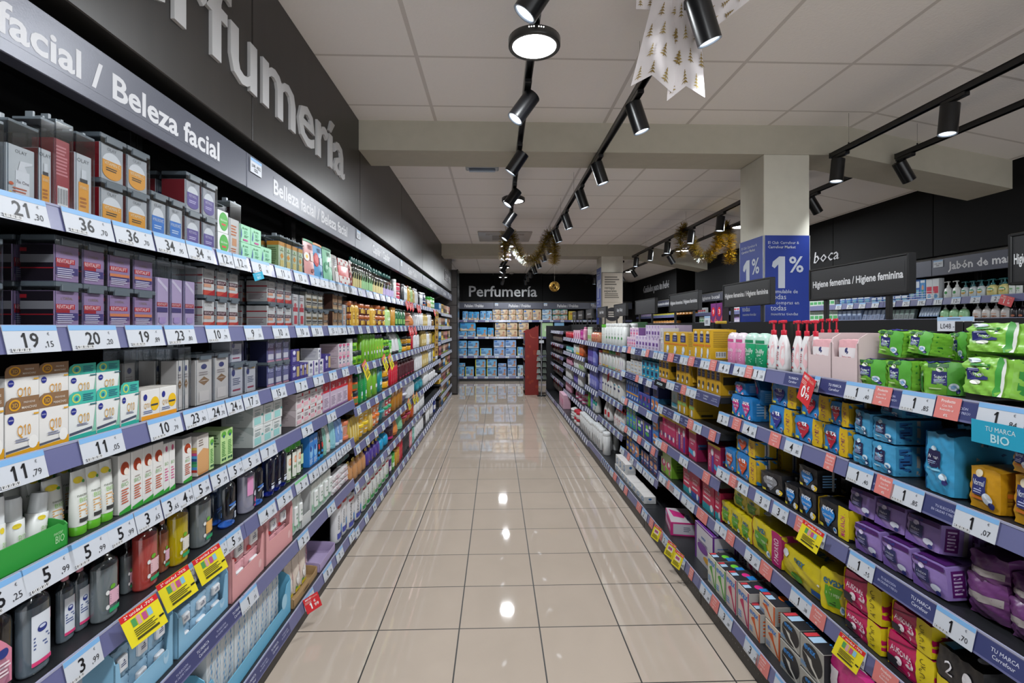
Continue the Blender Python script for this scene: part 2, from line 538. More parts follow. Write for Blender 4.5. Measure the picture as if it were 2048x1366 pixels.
PROF = {
    'round': ([(0, .86), (.015, .97), (.04, 1), (.70, 1), (.76, .9), (.82, .52), (.86, .36)], [(.855, .42), (.86, .44), (.99, .42), (1, .38)]),
    'wine': ([(0, .9), (.02, 1), (.62, 1), (.70, .85), (.76, .45), (.86, .36)], [(.84, .42), (.85, .45), (.99, .42), (1, .36)]),
    'flip': ([(0, .88), (.02, .98), (.06, 1), (.70, .99), (.80, .9), (.85, .66)], [(.845, .62), (.85, .64), (.985, .6), (1, .54)]),
    'cyl': ([(0, .93), (.02, 1), (.84, 1), (.845, .97)], [(.845, .985), (.85, 1), (.985, 1), (1, .93)]),
    'can': ([(0, .96), (.015, 1), (.84, 1), (.87, .94), (.88, .88)], [(.87, .9), (.88, .92), (.98, .9), (1, .8)]),
    'stand': ([(.17, .8), (.18, .84), (.3, .95), (.7, 1), (.93, .9), (.98, .7), (1, .4)], [(0, .72), (.01, .76), (.16, .8), (.17, .78)]),
    'egg': ([(0, .8), (.03, .93), (.12, 1), (.42, 1), (.62, .88), (.74, .66), (.82, .36)], [(.8, .36), (.81, .4), (.92, .36), (.98, .3), (1, .2)]),
    'jar': ([(0, .9), (.04, .99), (.1, 1), (.6, 1), (.66, .94)], [(.64, 1.0), (.66, 1.02), (.97, 1.02), (1, .97)]),
    'tub': ([(0, .8), (.03, .84), (.74, .97)], [(.72, 1.02), (.74, 1.05), (.97, 1.06), (1, 1.0)]),
    'drop': ([(0, .86), (.02, .95), (.1, 1), (.42, .97), (.68, .66), (.8, .46), (.84, .42)], [(.82, .44), (.83, .46), (.98, .42), (1, .36)]),
    'gel': ([(0, .94), (.02, 1), (.67, 1), (.675, .99)], [(.675, 1), (.8, .99), (.9, .9), (.97, .68), (1, .3)]),
    'pump': ([(0, .86), (.02, .95), (.06, 1), (.3, .98), (.5, .86), (.62, .62), (.69, .42), (.71, .36)], [(.69, .4), (.70, .44), (.78, .44), (.79, .4)]),
    'soap': ([(0, .86), (.03, .96), (.12, 1), (.4, 1), (.55, .85), (.63, .5), (.66, .3)], [(.64, .32), (.65, .36), (.75, .34), (.76, .3)]),
    'airless': ([(0, .94), (.02, 1), (.62, 1), (.63, .94)], [(.63, .8), (.64, .82), (.95, .8), (1, .7)]),
}
def b_bottle(st, w, h):
    pr, cp = PROF[st['prof']]
    e = st.get('e', 2.0)
    d = st.get('d', w * st.get('flat', 1.0))
    n = st.get('seg', 18)
    body = MB()
    k = st.get('kind', 'plastic')
    lathe(body, pr, w, d, h, mat(st['base'], k), n, e)
    out = []
    if 'fill' in st:       # coloured contents inside a clear bottle
        f = MB()
        lathe(f, [(z + .01 if i == 0 else z, r * .93) for i, (z, r) in enumerate(pr) if z < st.get('lvl', .66)], w, d, h, mat(st['fill'], 'liquid' if st.get('see') else 'gloss'), n, e)
        out.append(('contents', f.mesh('contents'), None))
    c = MB()
    lathe(c, cp, w, d, h, mat(st.get('cap', '#f0f0f0'), st.get('ckind', 'plastic')), n, 2.0 if st['prof'] in ('round', 'wine', 'pump', 'egg', 'drop', 'soap') else e)
    if st['prof'] in ('pump', 'soap'):
        z0 = .78 if st['prof'] == 'pump' else .75
        q = w * .09
        cy_ = d / 2
        c.tube((0, cy_, h * z0), (0, cy_, h * .93), w * .07, mat(st['cap'], 'plastic'), 8)
        c.box(-w * .16, w * .16, cy_ - w * .13, cy_ + w * .13, h * .925, h * .985, mat(st['cap'], 'plastic'), .003)
        c.box(-w * .5, -w * .1, cy_ - w * .06, cy_ + w * .06, h * .94, h * .98, mat(st['cap'], 'plastic'), .002)
        c.box(-w * .52, -w * .44, cy_ - w * .05, cy_ + w * .05, h * .915, h * .975, mat(st['cap'], 'plastic'), .002)
    cname = 'pump' if st['prof'] in ('pump', 'soap') else 'lid' if st['prof'] in ('jar', 'tub') else 'cap'
    out.append((cname, c.mesh(cname), None))
    if st.get('g'):
        z0, z1 = st.get('lab', (.08, .66))
        th = st.get('th', .9)
        lb = MB()
        mp = wrap(pr, w, d, h, e, z0, z1, th)
        draw(lb, st['g'], mp, w * .5 * th * 2 * .9, h * (z1 - z0), sub=9)
        out.append(('label', lb.mesh('label'), None))
    return [(None, body.mesh(st['name']), None)] + out

def face_maps(w, d, h):
    return {'front': (lambda u, v, o: (u * w - w / 2, -o, v * h), w, h),
            'near_l': (lambda u, v, o: (-w / 2 - o, d * (1 - u), v * h), d, h),
            'near_r': (lambda u, v, o: (w / 2 + o, d * u, v * h), d, h),
            'top': (lambda u, v, o: (u * w - w / 2, v * d, h + o), w, d)}
def b_carton(st, w, h):
    d = st.get('d', .1)
    k = st.get('kind', 'paper')
    m = MB()
    m.box(-w / 2, w / 2, 0, d, 0, h, mat(st['base'], k), .0012)
    fm = face_maps(w, d, h)
    G = {'front': st.get('g', []), 'near_l': st.get('gs', []), 'near_r': st.get('gs', []), 'top': st.get('gt', [])}
    if 'side' in st:
        G['near_l'] = G['near_r'] = [('r', .02, .01, .98, .99, st['side'], 'print')] + st.get('gs', [])
    if 'top' in st:
        G['top'] = [('r', .01, .02, .99, .98, st['top'], 'print')] + st.get('gt', [])
    for f, g in G.items():
        if g:
            mp, a, b = fm[f]
            draw(m, g, mp, a, b)
    out = [(None, m.mesh(st['name']), None)]
    if 'flap' in st:
        f = MB()
        fh = st.get('fh', .3) * h
        pts = [(-w / 2, 0), (w / 2, 0), (w / 2, fh), (-w / 2 + w * .18, fh), (-w / 2 + w * .04, fh * .8), (-w / 2, fh * .5)]
        vs = [(x, .0, h + z) for x, z in pts] + [(x, .0016, h + z) for x, z in pts]
        f.add(vs, [tuple(range(6)), tuple(range(11, 5, -1))] + [(i, (i + 1) % 6, 6 + (i + 1) % 6, 6 + i) for i in range(6)], mat(st['flap'], 'paper'))
        draw(f, st.get('gf', []), lambda u, v, o: (u * w - w / 2, -o, h + v * fh), w, fh)
        out.append(('header_flap', f.mesh('header_flap'), None))
    return out

def b_case(st, w, h):
    d = st.get('d', .1)
    t = .0012
    m = MB()
    cm = mat(st.get('base', '#f4f6f8'), 'clear')
    m.box(-w / 2, w / 2, 0, d, 0, h, cm)
    fr = mat('#c9d0d6', 'clear')
    for x in (-w / 2, w / 2 - t):
        for y in (0, d - t):
            m.box(x, x + t, y, y + t, 0, h, fr)
    out = [(None, m.mesh('security_case'), None)]
    l = MB()
    if st.get('lid', True):
        lm = mat('#59636b', 'plastic')
        l.box(-w / 2 - .0004, w / 2 + .0004, -.0004, d * .9, h - .011, h + .002, lm, .002)
        l.box(-w * .3, w * .3, -.003, .004, h - .02, h - .004, lm, .001)
        l.box(-w * .2, w * .2, d * .35, d * .75, h + .002, h + .006, lm, .001)
    else:
        lm = mat('#8d979e', 'plastic')
        l.box(-w / 2, w / 2, 0, d, h - .005, h + .001, lm, .001)
        for x in (-w * .42, w * .28):
            l.box(x, x + w * .14, d * .3, d * .6, h, h + .014, lm, .001)
    out.append(('lid', l.mesh('lid'), None))
    return out

def pack_fn(w, d, h, st):
    bul, wr, seed = st.get('bulge', .12), st.get('wr', .004), st.get('seed', 1)
    rnd = random.Random(seed)
    ph = [(rnd.uniform(2, 7), rnd.uniform(2, 9), rnd.uniform(0, 6.28)) for _ in range(4)]
    w, h = w * .985, h * .985
    def S(a, b, c, o=0.0):
        # a, b, c in -1..1 across width, depth and height
        q = .06
        ra = 1 - q * (b * b * b * b + c * c * c * c) / 2
        x = a * w / 2 * ra
        z = h / 2 + c * h / 2 * (1 - q * (a ** 4 + b ** 4) / 2)
        y = d / 2 + b * d / 2 * (1 - bul * (a * a + c * c - a * a * c * c))
        n = sum(math.sin(f * a + g * c + p + b * 3) for f, g, p in ph) * wr / 4
        if abs(b) > .99:
            y += math.copysign(n, b) + math.copysign(o, b)
        if abs(a) > .99:
            x += math.copysign(o - abs(n) * .8, a)
        if c > .99:
            z += o - abs(n) * .8
        return x, y, max(z, 0.0)
    return S
def b_pack(st, w, h):
    d = st.get('d', .09)
    S = pack_fn(w, d, h, st)
    m = MB()
    bm = mat(st['base'], st.get('kind', 'film'))
    N = st.get('n', 7)
    N = 13 if N > 6 else N
    m.grid(lambda u, v: S(2 * u - 1, -1, 2 * v - 1), N, N, bm)
    m.grid(lambda u, v: S(1 - 2 * u, 1, 2 * v - 1), N, N, bm)
    m.grid(lambda u, v: S(-1, 1 - 2 * u, 2 * v - 1), N, N, bm)
    m.grid(lambda u, v: S(1, 2 * u - 1, 2 * v - 1), N, N, bm)
    m.grid(lambda u, v: S(2 * u - 1, 2 * v - 1, 1), N, N, bm)
    m.grid(lambda u, v: S(2 * u - 1, 1 - 2 * v, -1), N, N, bm)
    o0 = .0022 if st.get('wr', .004) else .0008
    draw(m, st.get('g', []), lambda u, v, o: S(2 * u - 1, -1, 2 * v - 1, o + o0), w, h, sub=8)
    sg = st.get('gs', [])
    if sg:
        draw(m, sg, lambda u, v, o: S(-1, 1 - 2 * u, 2 * v - 1, o + o0), d, h, sub=8)
        draw(m, sg, lambda u, v, o: S(1, 2 * u - 1, 2 * v - 1, o + o0), d, h, sub=8)
    draw(m, st.get('gt', []), lambda u, v, o: S(2 * u - 1, 2 * v - 1, 1, o + o0), w, d, sub=8)
    out = [(None, m.mesh(st['name']), None)]
    if st.get('fin'):
        f = MB()
        fm_ = mat(st['fin'], 'film')
        for s in (-1, 1):
            x = s * w / 2 * .97
            f.grid(lambda u, v: (x + s * (.002 + .008 * math.sin(u * 9)), d * (.12 + .76 * u), h * (.5 + .06 * (v - .5) * 4) + .003 * math.sin(u * 14)), 10, 2, fm_)
        out.append(('seal', f.mesh('seal'), None))
    if st.get('lid'):
        l = MB()
        lw, lh = w * .5, h * .5
        l.box(-lw / 2, lw / 2, -.012, .002, h * .5 - lh / 2, h * .5 + lh / 2, mat(st['lid'], 'plastic'), .006)
        draw(l, st.get('gl', []), lambda u, v, o: (u * lw - lw / 2, -.012 - o, h * .5 + (v - .5) * lh), lw, lh)
        out.append(('lid', l.mesh('lid'), None))
    return out

def b_tube(st, w, h):
    """soft tube standing on its cap, crimped flat at the top"""
    d = st.get('d', w * .8)
    zc = st.get('zc', .14)
    m = MB()
    prof = []
    for i in range(9):
        t = i / 8
        prof.append((zc + (1 - zc) * t, (.94 + .1 * t) * w / 2, max(d / 2 * math.sqrt(max(1 - t ** 1.6, 0)), .0018)))
    n = 18
    m.rings([[(math.sin(2 * math.pi * i / n) * rx, d / 2 - math.cos(2 * math.pi * i / n) * ry, z * h) for i in range(n)] for z, rx, ry in prof], mat(st['base'], 'plastic'))
    c = MB()
    lathe(c, [(0, .9), (.012, .95), (zc - .005, .93), (zc, .9)], w, d, h, mat(st.get('cap', st['base']), 'plastic'))
    def mp(u, v, o):
        z = zc + (1 - zc) * v
        t = (z - zc) / (1 - zc)
        rx = (.94 + .1 * t) * w / 2 + o + .0005
        ry = max(d / 2 * math.sqrt(max(1 - t ** 1.6, 0)), .0018) + o + .0005
        a = (u - .5) * 2.0
        return math.sin(a) * rx, d / 2 - math.cos(a) * ry, z * h
    out = [(None, m.mesh(st['name']), None), ('cap', c.mesh('cap'), None)]
    if st.get('g'):
        l = MB()
        draw(l, st['g'], mp, w * .85, h * (1 - zc), sub=7)
        out.append(('label', l.mesh('label'), None))
    return out

def b_tray(st, w, h):
    """display carton: full back and sides, low front"""
    d, t = st.get('d', .2), .003
    lo, sh = st.get('lo', .45), st.get('sh', 1.0)
    m = MB()
    bm = mat(st['base'], 'paper')
    m.box(-w / 2, w / 2, 0, d, 0, t, bm)
    m.box(-w / 2, w / 2, d - t, d, 0, h, bm)
    for s in (-1, 1):
        x = s * w / 2
        xs = (x, x - s * t)
        pr = [(0, 0), (d, 0), (d, h), (.035, h * sh), (.006, h * (sh * .9)), (0, h * (sh * .8))]
        vs = [(xs[0], y, z) for y, z in pr] + [(xs[1], y, z) for y, z in pr]
        m.add(vs, [tuple(range(6)), tuple(range(11, 5, -1))] + [(i, (i + 1) % 6, 6 + (i + 1) % 6, 6 + i) for i in range(6)], bm)
    a = w * .12
    fz = [(-w / 2, 0), (w / 2, 0), (w / 2, h * sh * .8), (w / 2 - a * .5, h * sh * .78), (w / 2 - a, h * lo), (-w / 2 + a, h * lo), (-w / 2 + a * .5, h * sh * .78), (-w / 2, h * sh * .8)]
    vs = [(x, 0, z) for x, z in fz] + [(x, t, z) for x, z in fz]
    m.add(vs, [(0, 1, 4, 5), (1, 2, 3, 4), (0, 5, 6, 7), (13, 12, 9, 8), (12, 11, 10, 9), (15, 14, 13, 8)] + [(i, (i + 1) % 8, 8 + (i + 1) % 8, 8 + i) for i in range(8)], bm)
    draw(m, st.get('g', []), lambda u, v, o: (u * w - w / 2, -o, v * h), w, h)
    return [(None, m.mesh(st['name']), None)]

def b_pouch(st, w, h):
    """flat sachet with sealed top edge"""
    st2 = dict(st, bulge=.85, wr=.001, n=6)
    st2.setdefault('d', .012)
    return b_pack(st2, w, h)
BUILD = {'bottle': b_bottle, 'carton': b_carton, 'case': b_case, 'pack': b_pack, 'tube': b_tube, 'tray': b_tray, 'pouch': b_pouch}
PROTO = {}
def proto(st, w, h):
    key = (id(st), round(w, 3), round(h, 3))
    if key not in PROTO:
        PROTO[key] = BUILD[st['b']](st, w, h)
    return PROTO[key]
def place(parts, name, loc, rot, label, cat, group):
    root = None
    for pn, me, lb in parts:
        if pn is None:
            root = obj(name, me, None, loc, rot, label, cat, group)
        else:
            obj(pn, me, root, label=lb)
    return root

# ---------------------------------------------------------------- shelving units
board_m, plinth_m, back_m = mat('#1b1c1f', 'steel'), mat('#141416', 'steel'), mat('#0d0d0f', 'matte')
rail_m, rail_d = mat('#696b95', 'gloss'), mat('#3c4272', 'gloss')
RH, RT = .056, .013    # rail height and how far its foot stands out
def rail_map(w):
    return lambda u, v, o: (u * w - w / 2, -RT * (1 - v) - o, (v - 1) * RH)
ROT = {'L': R(90), 'R': R(-90), 'F': 0.0}
def unit(side, X, y0, y1, levels, name_label, height, depth=.45, base_out=0.0, head=None, dark=(), tags=True, plinth=.1, group=None, spine=None):
    """one shelving unit between y0 and y1 on a wall or gondola; levels: shelf heights from the top down, the last is the base"""
    w = abs(y1 - y0) - .004
    loc = (X, (y0 + y1) / 2, 0) if side != 'F' else ((y0 + y1) / 2, X, 0)
    b = MB()
    b.box(-w / 2, w / 2, depth, depth + .03, .02, height, back_m)
    root = obj('shelving_unit', b.mesh('shelving_unit'), None, loc, (0, 0, ROT[side]), name_label, 'shelving', group)
    for s in (-1, 1):
        p = MB()
        p.box(s * w / 2 - (.03 if s > 0 else 0), s * w / 2 + (0 if s > 0 else .03), depth - .05, depth - .001, .02, height - .01, plinth_m, .002)
        part('upright', p, root)
    p = MB()
    p.box(-w / 2, w / 2, -base_out + .004, depth - .05, 0, levels[-1] - RH - .004, plinth_m, .002)
    if base_out:
        dm = mat('#8e8a86', 'print')
        n = int(w / .028)
        for i in range(n):
            x = -w / 2 + (i + .5) * w / n
            p.box(x - .003, x + .003, -base_out + .003, -base_out + .0045, .045, .049, dm)
    part('plinth', p, root)
    for i, z in enumerate(levels):
        out = base_out if i == len(levels) - 1 else 0.0
        s = MB()
        s.box(-w / 2, w / 2, .002 - out, depth - .052, z - .04, z - .006, board_m, .002)
        so = part('shelf', s, root)
        r = MB()
        mp = rail_map(w)
        mp2 = lambda u, v, o: (lambda p: (p[0], p[1] - out, p[2] + z))(mp(u, v, o))
        vs = [mp2(0, 0, 0), mp2(1, 0, 0), mp2(1, 1, 0), mp2(0, 1, 0)]
        vs += [(x, y + .003, zz) for x, y, zz in vs]
        rm = rail_m
        r.add(vs, [(0, 1, 2, 3), (7, 6, 5, 4), (0, 4, 5, 1), (3, 2, 6, 7), (1, 5, 6, 2), (0, 3, 7, 4)], rm)
        lip = mat('#a9abc6', 'gloss')
        r.box(-w / 2, w / 2, -.002 - out, .003 - out, z - .003, z + .002, lip)
        for (di, u0, u1) in dark:
            if di == i:
                G = [('r', u0, .1, u1, .9, '#3c4272', 'gloss')]
                n = max(1, round((u1 - u0) * w / .11))
                for k in range(n):
                    uc = u0 + (u1 - u0) * (k + .5) / n
                    if k % 2 == 0:
                        G += [('t', 'TU MARCA', uc, .62, .16, '#dfe2f2', .07 / w), ('t', 'Carrefour', uc, .36, .16, '#dfe2f2', .06 / w)]
                    else:
                        G += [('t', 'TU ELECCIÓN', uc, .6, .11, '#c4c8e6', .06 / w), ('t', 'EN CALIDAD Y PRECIO', uc, .4, .11, '#c4c8e6', .075 / w)]
                draw(r, G, mp2, w, RH, off=.0003, step=.00004)
        part('price_rail', r, so)
    if head:
        zc, hh, txt, span = head
        hs = MB()
        hs.box(-w / 2, w / 2, -.012, .03, zc - hh / 2, zc + hh / 2, mat('#41434f', 'steel'), .002)
        hs.add([(-w / 2, -.012, zc + hh / 2), (w / 2, -.012, zc + hh / 2), (w / 2, .05, zc + hh / 2 + .035), (-w / 2, .05, zc + hh / 2 + .035)], [(0, 1, 2, 3)], mat('#6a6864', 'steel'))
        ho = part('header_sign', hs, root)
        if txt:
            lt = MB()
            lt.box(-w / 2 + span[0] * w, -w / 2 + span[1] * w, -.0124, -.0118, zc - hh * .3, zc + hh * .3, mat('#41434f', 'steel'))
            draw(lt, [('t', txt, (span[0] + span[1]) / 2, .5, .44, '#e4e4e8', -(span[1] - span[0]), .024)], lambda u, v, o: (u * w - w / 2, -.0125 - o, zc - hh / 2 + v * hh), w, hh)
            part('sign_lettering', lt, ho)
            lc = MB()
            lc.box(-w / 2 + .02, -w / 2 + .11, -.0165, -.013, zc, zc + hh * .42, mat('#dfe3ea', 'paper'))
            draw(lc, [('r', 0, .8, 1, 1, '#9cc4ee'), ('t', 'L048 - M022', .5, .5, .22, '#3a3a40', .8), ('l', .3, .12, .7, .36, 2, '#55565c')], lambda u, v, o: (-w / 2 + .02 + u * .09, -.0165 - o, zc + v * hh * .42), .09, hh * .42)
            part('location_card', lc, ho)
    return root

LAST = [0, 0]
SH = {}   # shelf key -> side, rail plane, shelf top, place words, product counter
def shelf(key, side, X, z, place_words):
    SH[key] = dict(side=side, X=X, z=z, words=place_words, tags=0)
def front(sh, inset=.03):
    return sh['X'] + {'L': -1, 'R': 1, 'F': 1}[sh['side']] * inset
def at(sh, px, py=HORIZON, inset=.03):
    return on_x(front(sh, inset), px, py) if sh['side'] != 'F' else on_y(front(sh, inset), px, py)
def run(key, st, a, b, top, n=1, rows=1, desc=None, deep=1, gap=.03, z=0.0, inset=.03, lean=0.0, jit=1.0, case=None, yaw=0.0, cf=.80, skip=(), roll=0., ex=0, pin=0):
    """a row of n x rows equal pieces whose fronts span pixels a..b on a shelf; top is the pixel height of the front edge at the near end"""
    sh = SH[key]
    side = sh['side']
    near = {'L': a, 'R': b, 'F': a}[side]
    p0, p1 = at(sh, a, inset=pin or inset)[0], at(sh, b, inset=pin or inset)[0]
    if 'y0' in sh and min(max(p0, p1), sh['y1']) - max(min(p0, p1), sh['y0']) > .03:
        p0, p1 = (min(max(p, sh['y0'] + .004), sh['y1'] - .004) for p in (p0, p1))
    zt = at(sh, near, top, inset)[1]
    zoff = LAST[0] if z == 's' else LAST[1] if z == 'k' else z
    zb = sh['z'] - .0055 + zoff
    H = max(zt - zb, .02 * rows)
    up = SH.get(key[:-1] + str(int(key[-1]) - 1))
    if up:
        H = max(min(H, up['z'] - .047 - zb), .02 * rows)
    LAST[:] = [zoff + H, zoff]
    W = abs(p1 - p0) / n
    if ex:      # a round piece standing clear: the span seen also takes in its near side
        stx = STY[st]
        W = abs(p1 - p0) / (n + .42 * (stx.get('flat', 1.0) if stx['b'] == 'bottle' else .5) * (p0 + p1) / 2 / abs(front(sh, inset)))
        if side == 'L':
            p0 = p1 - W * n
        else:
            p1 = p0 - W * n
    w, h = W * (1 - gap), H / rows - .0008
    st = STY[st]
    desc = desc or st['desc']
    d = st.get('d', w * st.get('flat', 1.0)) if st['b'] == 'bottle' else st.get('d', .1)
    rnd = random.Random(int(a * 7 + b * 13 + rows))
    if case:
        cd_ = dict(b='case', d=d + .012, lid=case == 'lid')
        STY.setdefault(('case', round(d, 3), case), cd_)
        cst = STY[('case', round(d, 3), case)]
        cparts = proto(cst, w, h)
        parts = proto(st, w * .9, h * cf)
    else:
        parts = proto(st, w, h)
    for i in range(n):
        for r in range(rows):
            for k in range(deep):
                if (i, r) in skip:
                    continue
                # i counts from the near end
                pos = {'L': p0 + (p1 - p0) * (i + .5) / n, 'R': p1 + (p0 - p1) * (i + .5) / n, 'F': p0 + (p1 - p0) * (i + .5) / n}[side]
                dd = k * (d + .018 if case else d + .004) + (rnd.uniform(0, .004) * jit if not case else 0)
                f = front(sh, inset)
                X = f + {'L': -dd, 'R': dd, 'F': dd}[side]
                Z = zb + r * (H / rows) + max(0, d * math.sin(R(-lean))) + w / 2 * abs(math.sin(R(roll)))
                loc = (X, pos, Z) if side != 'F' else (pos, X, Z)
                q = (R(rnd.uniform(-1.6, 1.6)) * jit if not case and rows == 1 else 0.0) + R(yaw)
                rot = (R(lean), R(roll), ROT[side] + q)
                words = []
                if rows == 2:
                    words.append(('lower', 'upper')[r])
                elif rows > 2:
                    words.append(nth(r + 1) + ' layer')
                if n > 1:
                    words.append(nth(i + 1) + ' along')
                if k:
                    words.append(('', 'second', 'third', 'fourth', 'fifth')[k] + ' deep')
                tail = ', '.join(words + [sh['words']])
                lab = fit(desc + ', ' + tail)
                grp = desc + ' row on ' + sh['words']
                name = st['name']
                if case:
                    e = .006
                    s2 = {'L': (-e, 0), 'R': (e, 0), 'F': (0, e)}[side]
                    place(parts, name, (loc[0] + s2[0], loc[1] + s2[1], Z + .0016), rot, lab, st['cat'], grp if n * rows * deep > 1 else None)
                    place(cparts, 'security_case', loc, rot, fit('clear case round ' + lab), 'security case', 'clear cases round ' + grp)
                else:
                    place(parts, name, loc, rot, lab, st['cat'], grp if n * rows * deep > 1 else None)
def fit(s):
    for f in (' carton', ' cream', ' with', ' serum', ' print', ' the', ' of'):
        if len(s.replace(',', ' ').split()) > 16:
            s = s.replace(f + ' ', ' ', 1)
    return s
STY = {}
def S(key, b, name, cat, desc, base, **k):
    STY[key] = dict(b=b, name=name, cat=cat, desc=desc, base=base, **k)

# ---------------------------------------------------------------- price tags and promotional cards in the rails
TAGP = {}
NTAG = [0]
SMALL = MB()
def tag_mesh(w, big, small, kind):
    key = (round(w, 3), big, small, kind)
    if key in TAGP:
        return TAGP[key]
    m = MB()
    h = RH * 1.02
    t = .0012
    mp = lambda u, v, o: (u * w - w / 2, -RT * (1 - v) - .0037 - o, (v - 1) * h + .001)
    col = {'w': '#ccd0d8', 's': '#d97c76', 'g': '#ccd0d8', 'd': '#2e3a66'}[kind]
    vs = [mp(0, 0, 0), mp(1, 0, 0), mp(1, 1, 0), mp(0, 1, 0)]
    vs += [(x, y + t, z) for x, y, z in vs]
    m.add(vs, [(0, 1, 2, 3), (7, 6, 5, 4), (0, 4, 5, 1), (3, 2, 6, 7), (1, 5, 6, 2), (0, 3, 7, 4)], mat(col, 'paper'))
    if kind in 'wg':
        G = [('r', 0, .8, 1, 1, '#7fb2e2' if kind == 'w' else '#7cc98c')]
        if big:
            x = .42 if len(big) == 1 else .44
            G += [('t', big, x, .46, .5, '#121216', .5, .014), ('t', ',' + small, .78, .3, .22, '#26262b', .34), ('t', '€', .8, .68, .1, '#4a4a52', .2),
                  ('l', .05, .06, .2, .2, 2, '#888a92'), ('b', .08, .06, .42, .19)]
        else:
            G += [('r', .38, .3, .5, .66, '#45454c'), ('r', .6, .3, .68, .45, '#74747c'), ('r', .72, .3, .8, .45, '#74747c'), ('r', .1, .1, .4, .18, '#5c5c64')]
    elif kind == 's':
        G = [('t', 'Producto', .5, .82, .13, '#fdf3f0', .8, .01), ('t', 'Con IVA', .5, .6, .1, '#fdf3f0', .8), ('t', 'Reducido al', .5, .42, .1, '#fdf3f0', .8), ('t', '4%', .5, .17, .13, '#fdf3f0', .8)]
    else:
        G = [('l', .2, .2, .8, .8, 3, '#c9cfe6')]
    draw(m, G, mp, w, h)
    TAGP[key] = m.mesh('price_tag')
    return TAGP[key]
def tag(key, a, b, txt=None, kind='w'):
    """paper price tag in the rail between pixels a and b"""
    sh = SH[key]
    side = sh['side']
    X = sh['X']
    f = (lambda p: on_x(X, p)[0]) if side != 'F' else (lambda p: on_y(X, p)[0])
    p0, p1 = f(a), f(b)
    put_tag(key, (p0 + p1) / 2, abs(p1 - p0), txt, kind)
def put_tag(key, pos, w, txt=None, kind='w'):
    sh = SH[key]
    side = sh['side']
    X = sh['X']
    loc = (X, pos, sh['z']) if side != 'F' else (pos, X, sh['z'])
    big, small = (txt.split(',') if txt else (None, None))
    me = tag_mesh(round(w, 2), big, small, kind)
    c = 'n' + kind
    sh[c] = sh.get(c, 0) + 1
    NTAG[0] += 1
    if txt and kind in 'wg':
        lab = f'white price tag marked {txt}, {nth(sh[c])} labelled price along {sh["words"]}'
    elif kind == 's':
        lab = f'salmon pink reduced-tax card, {nth(sh[c])} along rail of {sh["words"]}'
    elif kind == 'd':
        lab = f'dark blue rail card, {nth(sh[c])} along rail of {sh["words"]}'
    else:
        sh['nb'] = sh.get('nb', 0) + 1
        lab = f'small white price tag, {nth(sh["nb"])} tag along rail of {sh["words"]}'
    nm = 'price_tag' if kind in 'wg' else 'rail_card'
    obj(nm, me, None, loc, (0, 0, ROT[side]), lab, 'price tag' if kind in 'wg' else 'card', ('price tags on ' if kind in 'wg' else 'cards on ') + sh['words'])
def promo(key, a, py, label, kind='y', size=.1, yaw=25, lean=-8, hs=None, inset=-.012, roll=16):
    """hanging promotion card clipped to a rail; a, py: pixel of its top middle"""
    sh = SH[key]
    side = sh['side']
    X = front(sh, inset - .006 - size / 2 * abs(math.sin(R(yaw))))
    y, z = on_x(X, a, py) if side != 'F' else on_y(X, a, py)
    w, h = size, size * (hs or 1.0)
    m = MB()
    mp = lambda u, v, o: (u * w - w / 2, -o, (v - 1) * h)
    t = .0012
    col = '#f0de26' if kind == 'y' else '#d8222c'
    if kind == 'b':
        col = '#22a6c8'
    if kind == 'k':
        col = '#15161c'
    m.box(-w / 2, w / 2, 0, t, -h, 0, mat(col, 'paper'))
    if kind == 'y':
        G = [('r', 0, .82, 1, 1, '#d8262e'), ('t', '2ª unidad -70%', .5, .91, .09, '#f7f2e6', .9, .012),
             ('r', .22, .52, .34, .76, '#57a35a'), ('r', .36, .5, .46, .78, '#d9a3a8'), ('r', .5, .52, .62, .75, '#c5568c'), ('r', .64, .54, .76, .76, '#8cc3dd'),
             ('l', .2, .22, .85, .46, 4, '#5d5a26'), ('r', .2, .12, .8, .19, '#4a471e'), ('r', .85, .3, .98, .36, '#22211c')]
        if size < .07:
            G = G[:2] + [('r', .2, .4, .8, .74, '#f2e9d0'), ('r', .26, .5, .7, .68, '#b55a8c'), ('l', .15, .1, .85, .36, 3, '#5d5a26')]
    elif kind == 'r':
        G = [('t', 'MINI', .3, .87, .12, '#f7e9e6', .4, .015), ('t', 'Precio', .7, .87, .12, '#f3b9a4', .45), ('t', '0' if 'zero' in label else '1', .36, .38, .4, '#ffffff', .3, .02),
             ('t', '€', .66, .58, .16, '#ffffff', .2, .01), ('t', '99', .72, .32, .2, '#ffffff', .3, .01), ('l', .06, .6, .5, .76, 3, '#f0b0a8')]
    else:
        G = [('t', 'TU MARCA', .5, .7, .2, '#d9f0f6', .5), ('t', 'BIO', .5, .32, .34, '#bfe6f0', .4, .02)] if kind == 'b' else [('l', .2, .3, .8, .7, 2, '#cfe6ee')]
    draw(m, G, mp, w, h)
    s = {'L': -1, 'R': 1, 'F': 0}[side]
    loc = (X, y, z) if side != 'F' else (y, X, z)
    return obj('promotion_card', m.mesh('promotion_card'), None, loc, (R(lean), R(roll) * s, ROT[side] + R(yaw) * s), label, 'card')
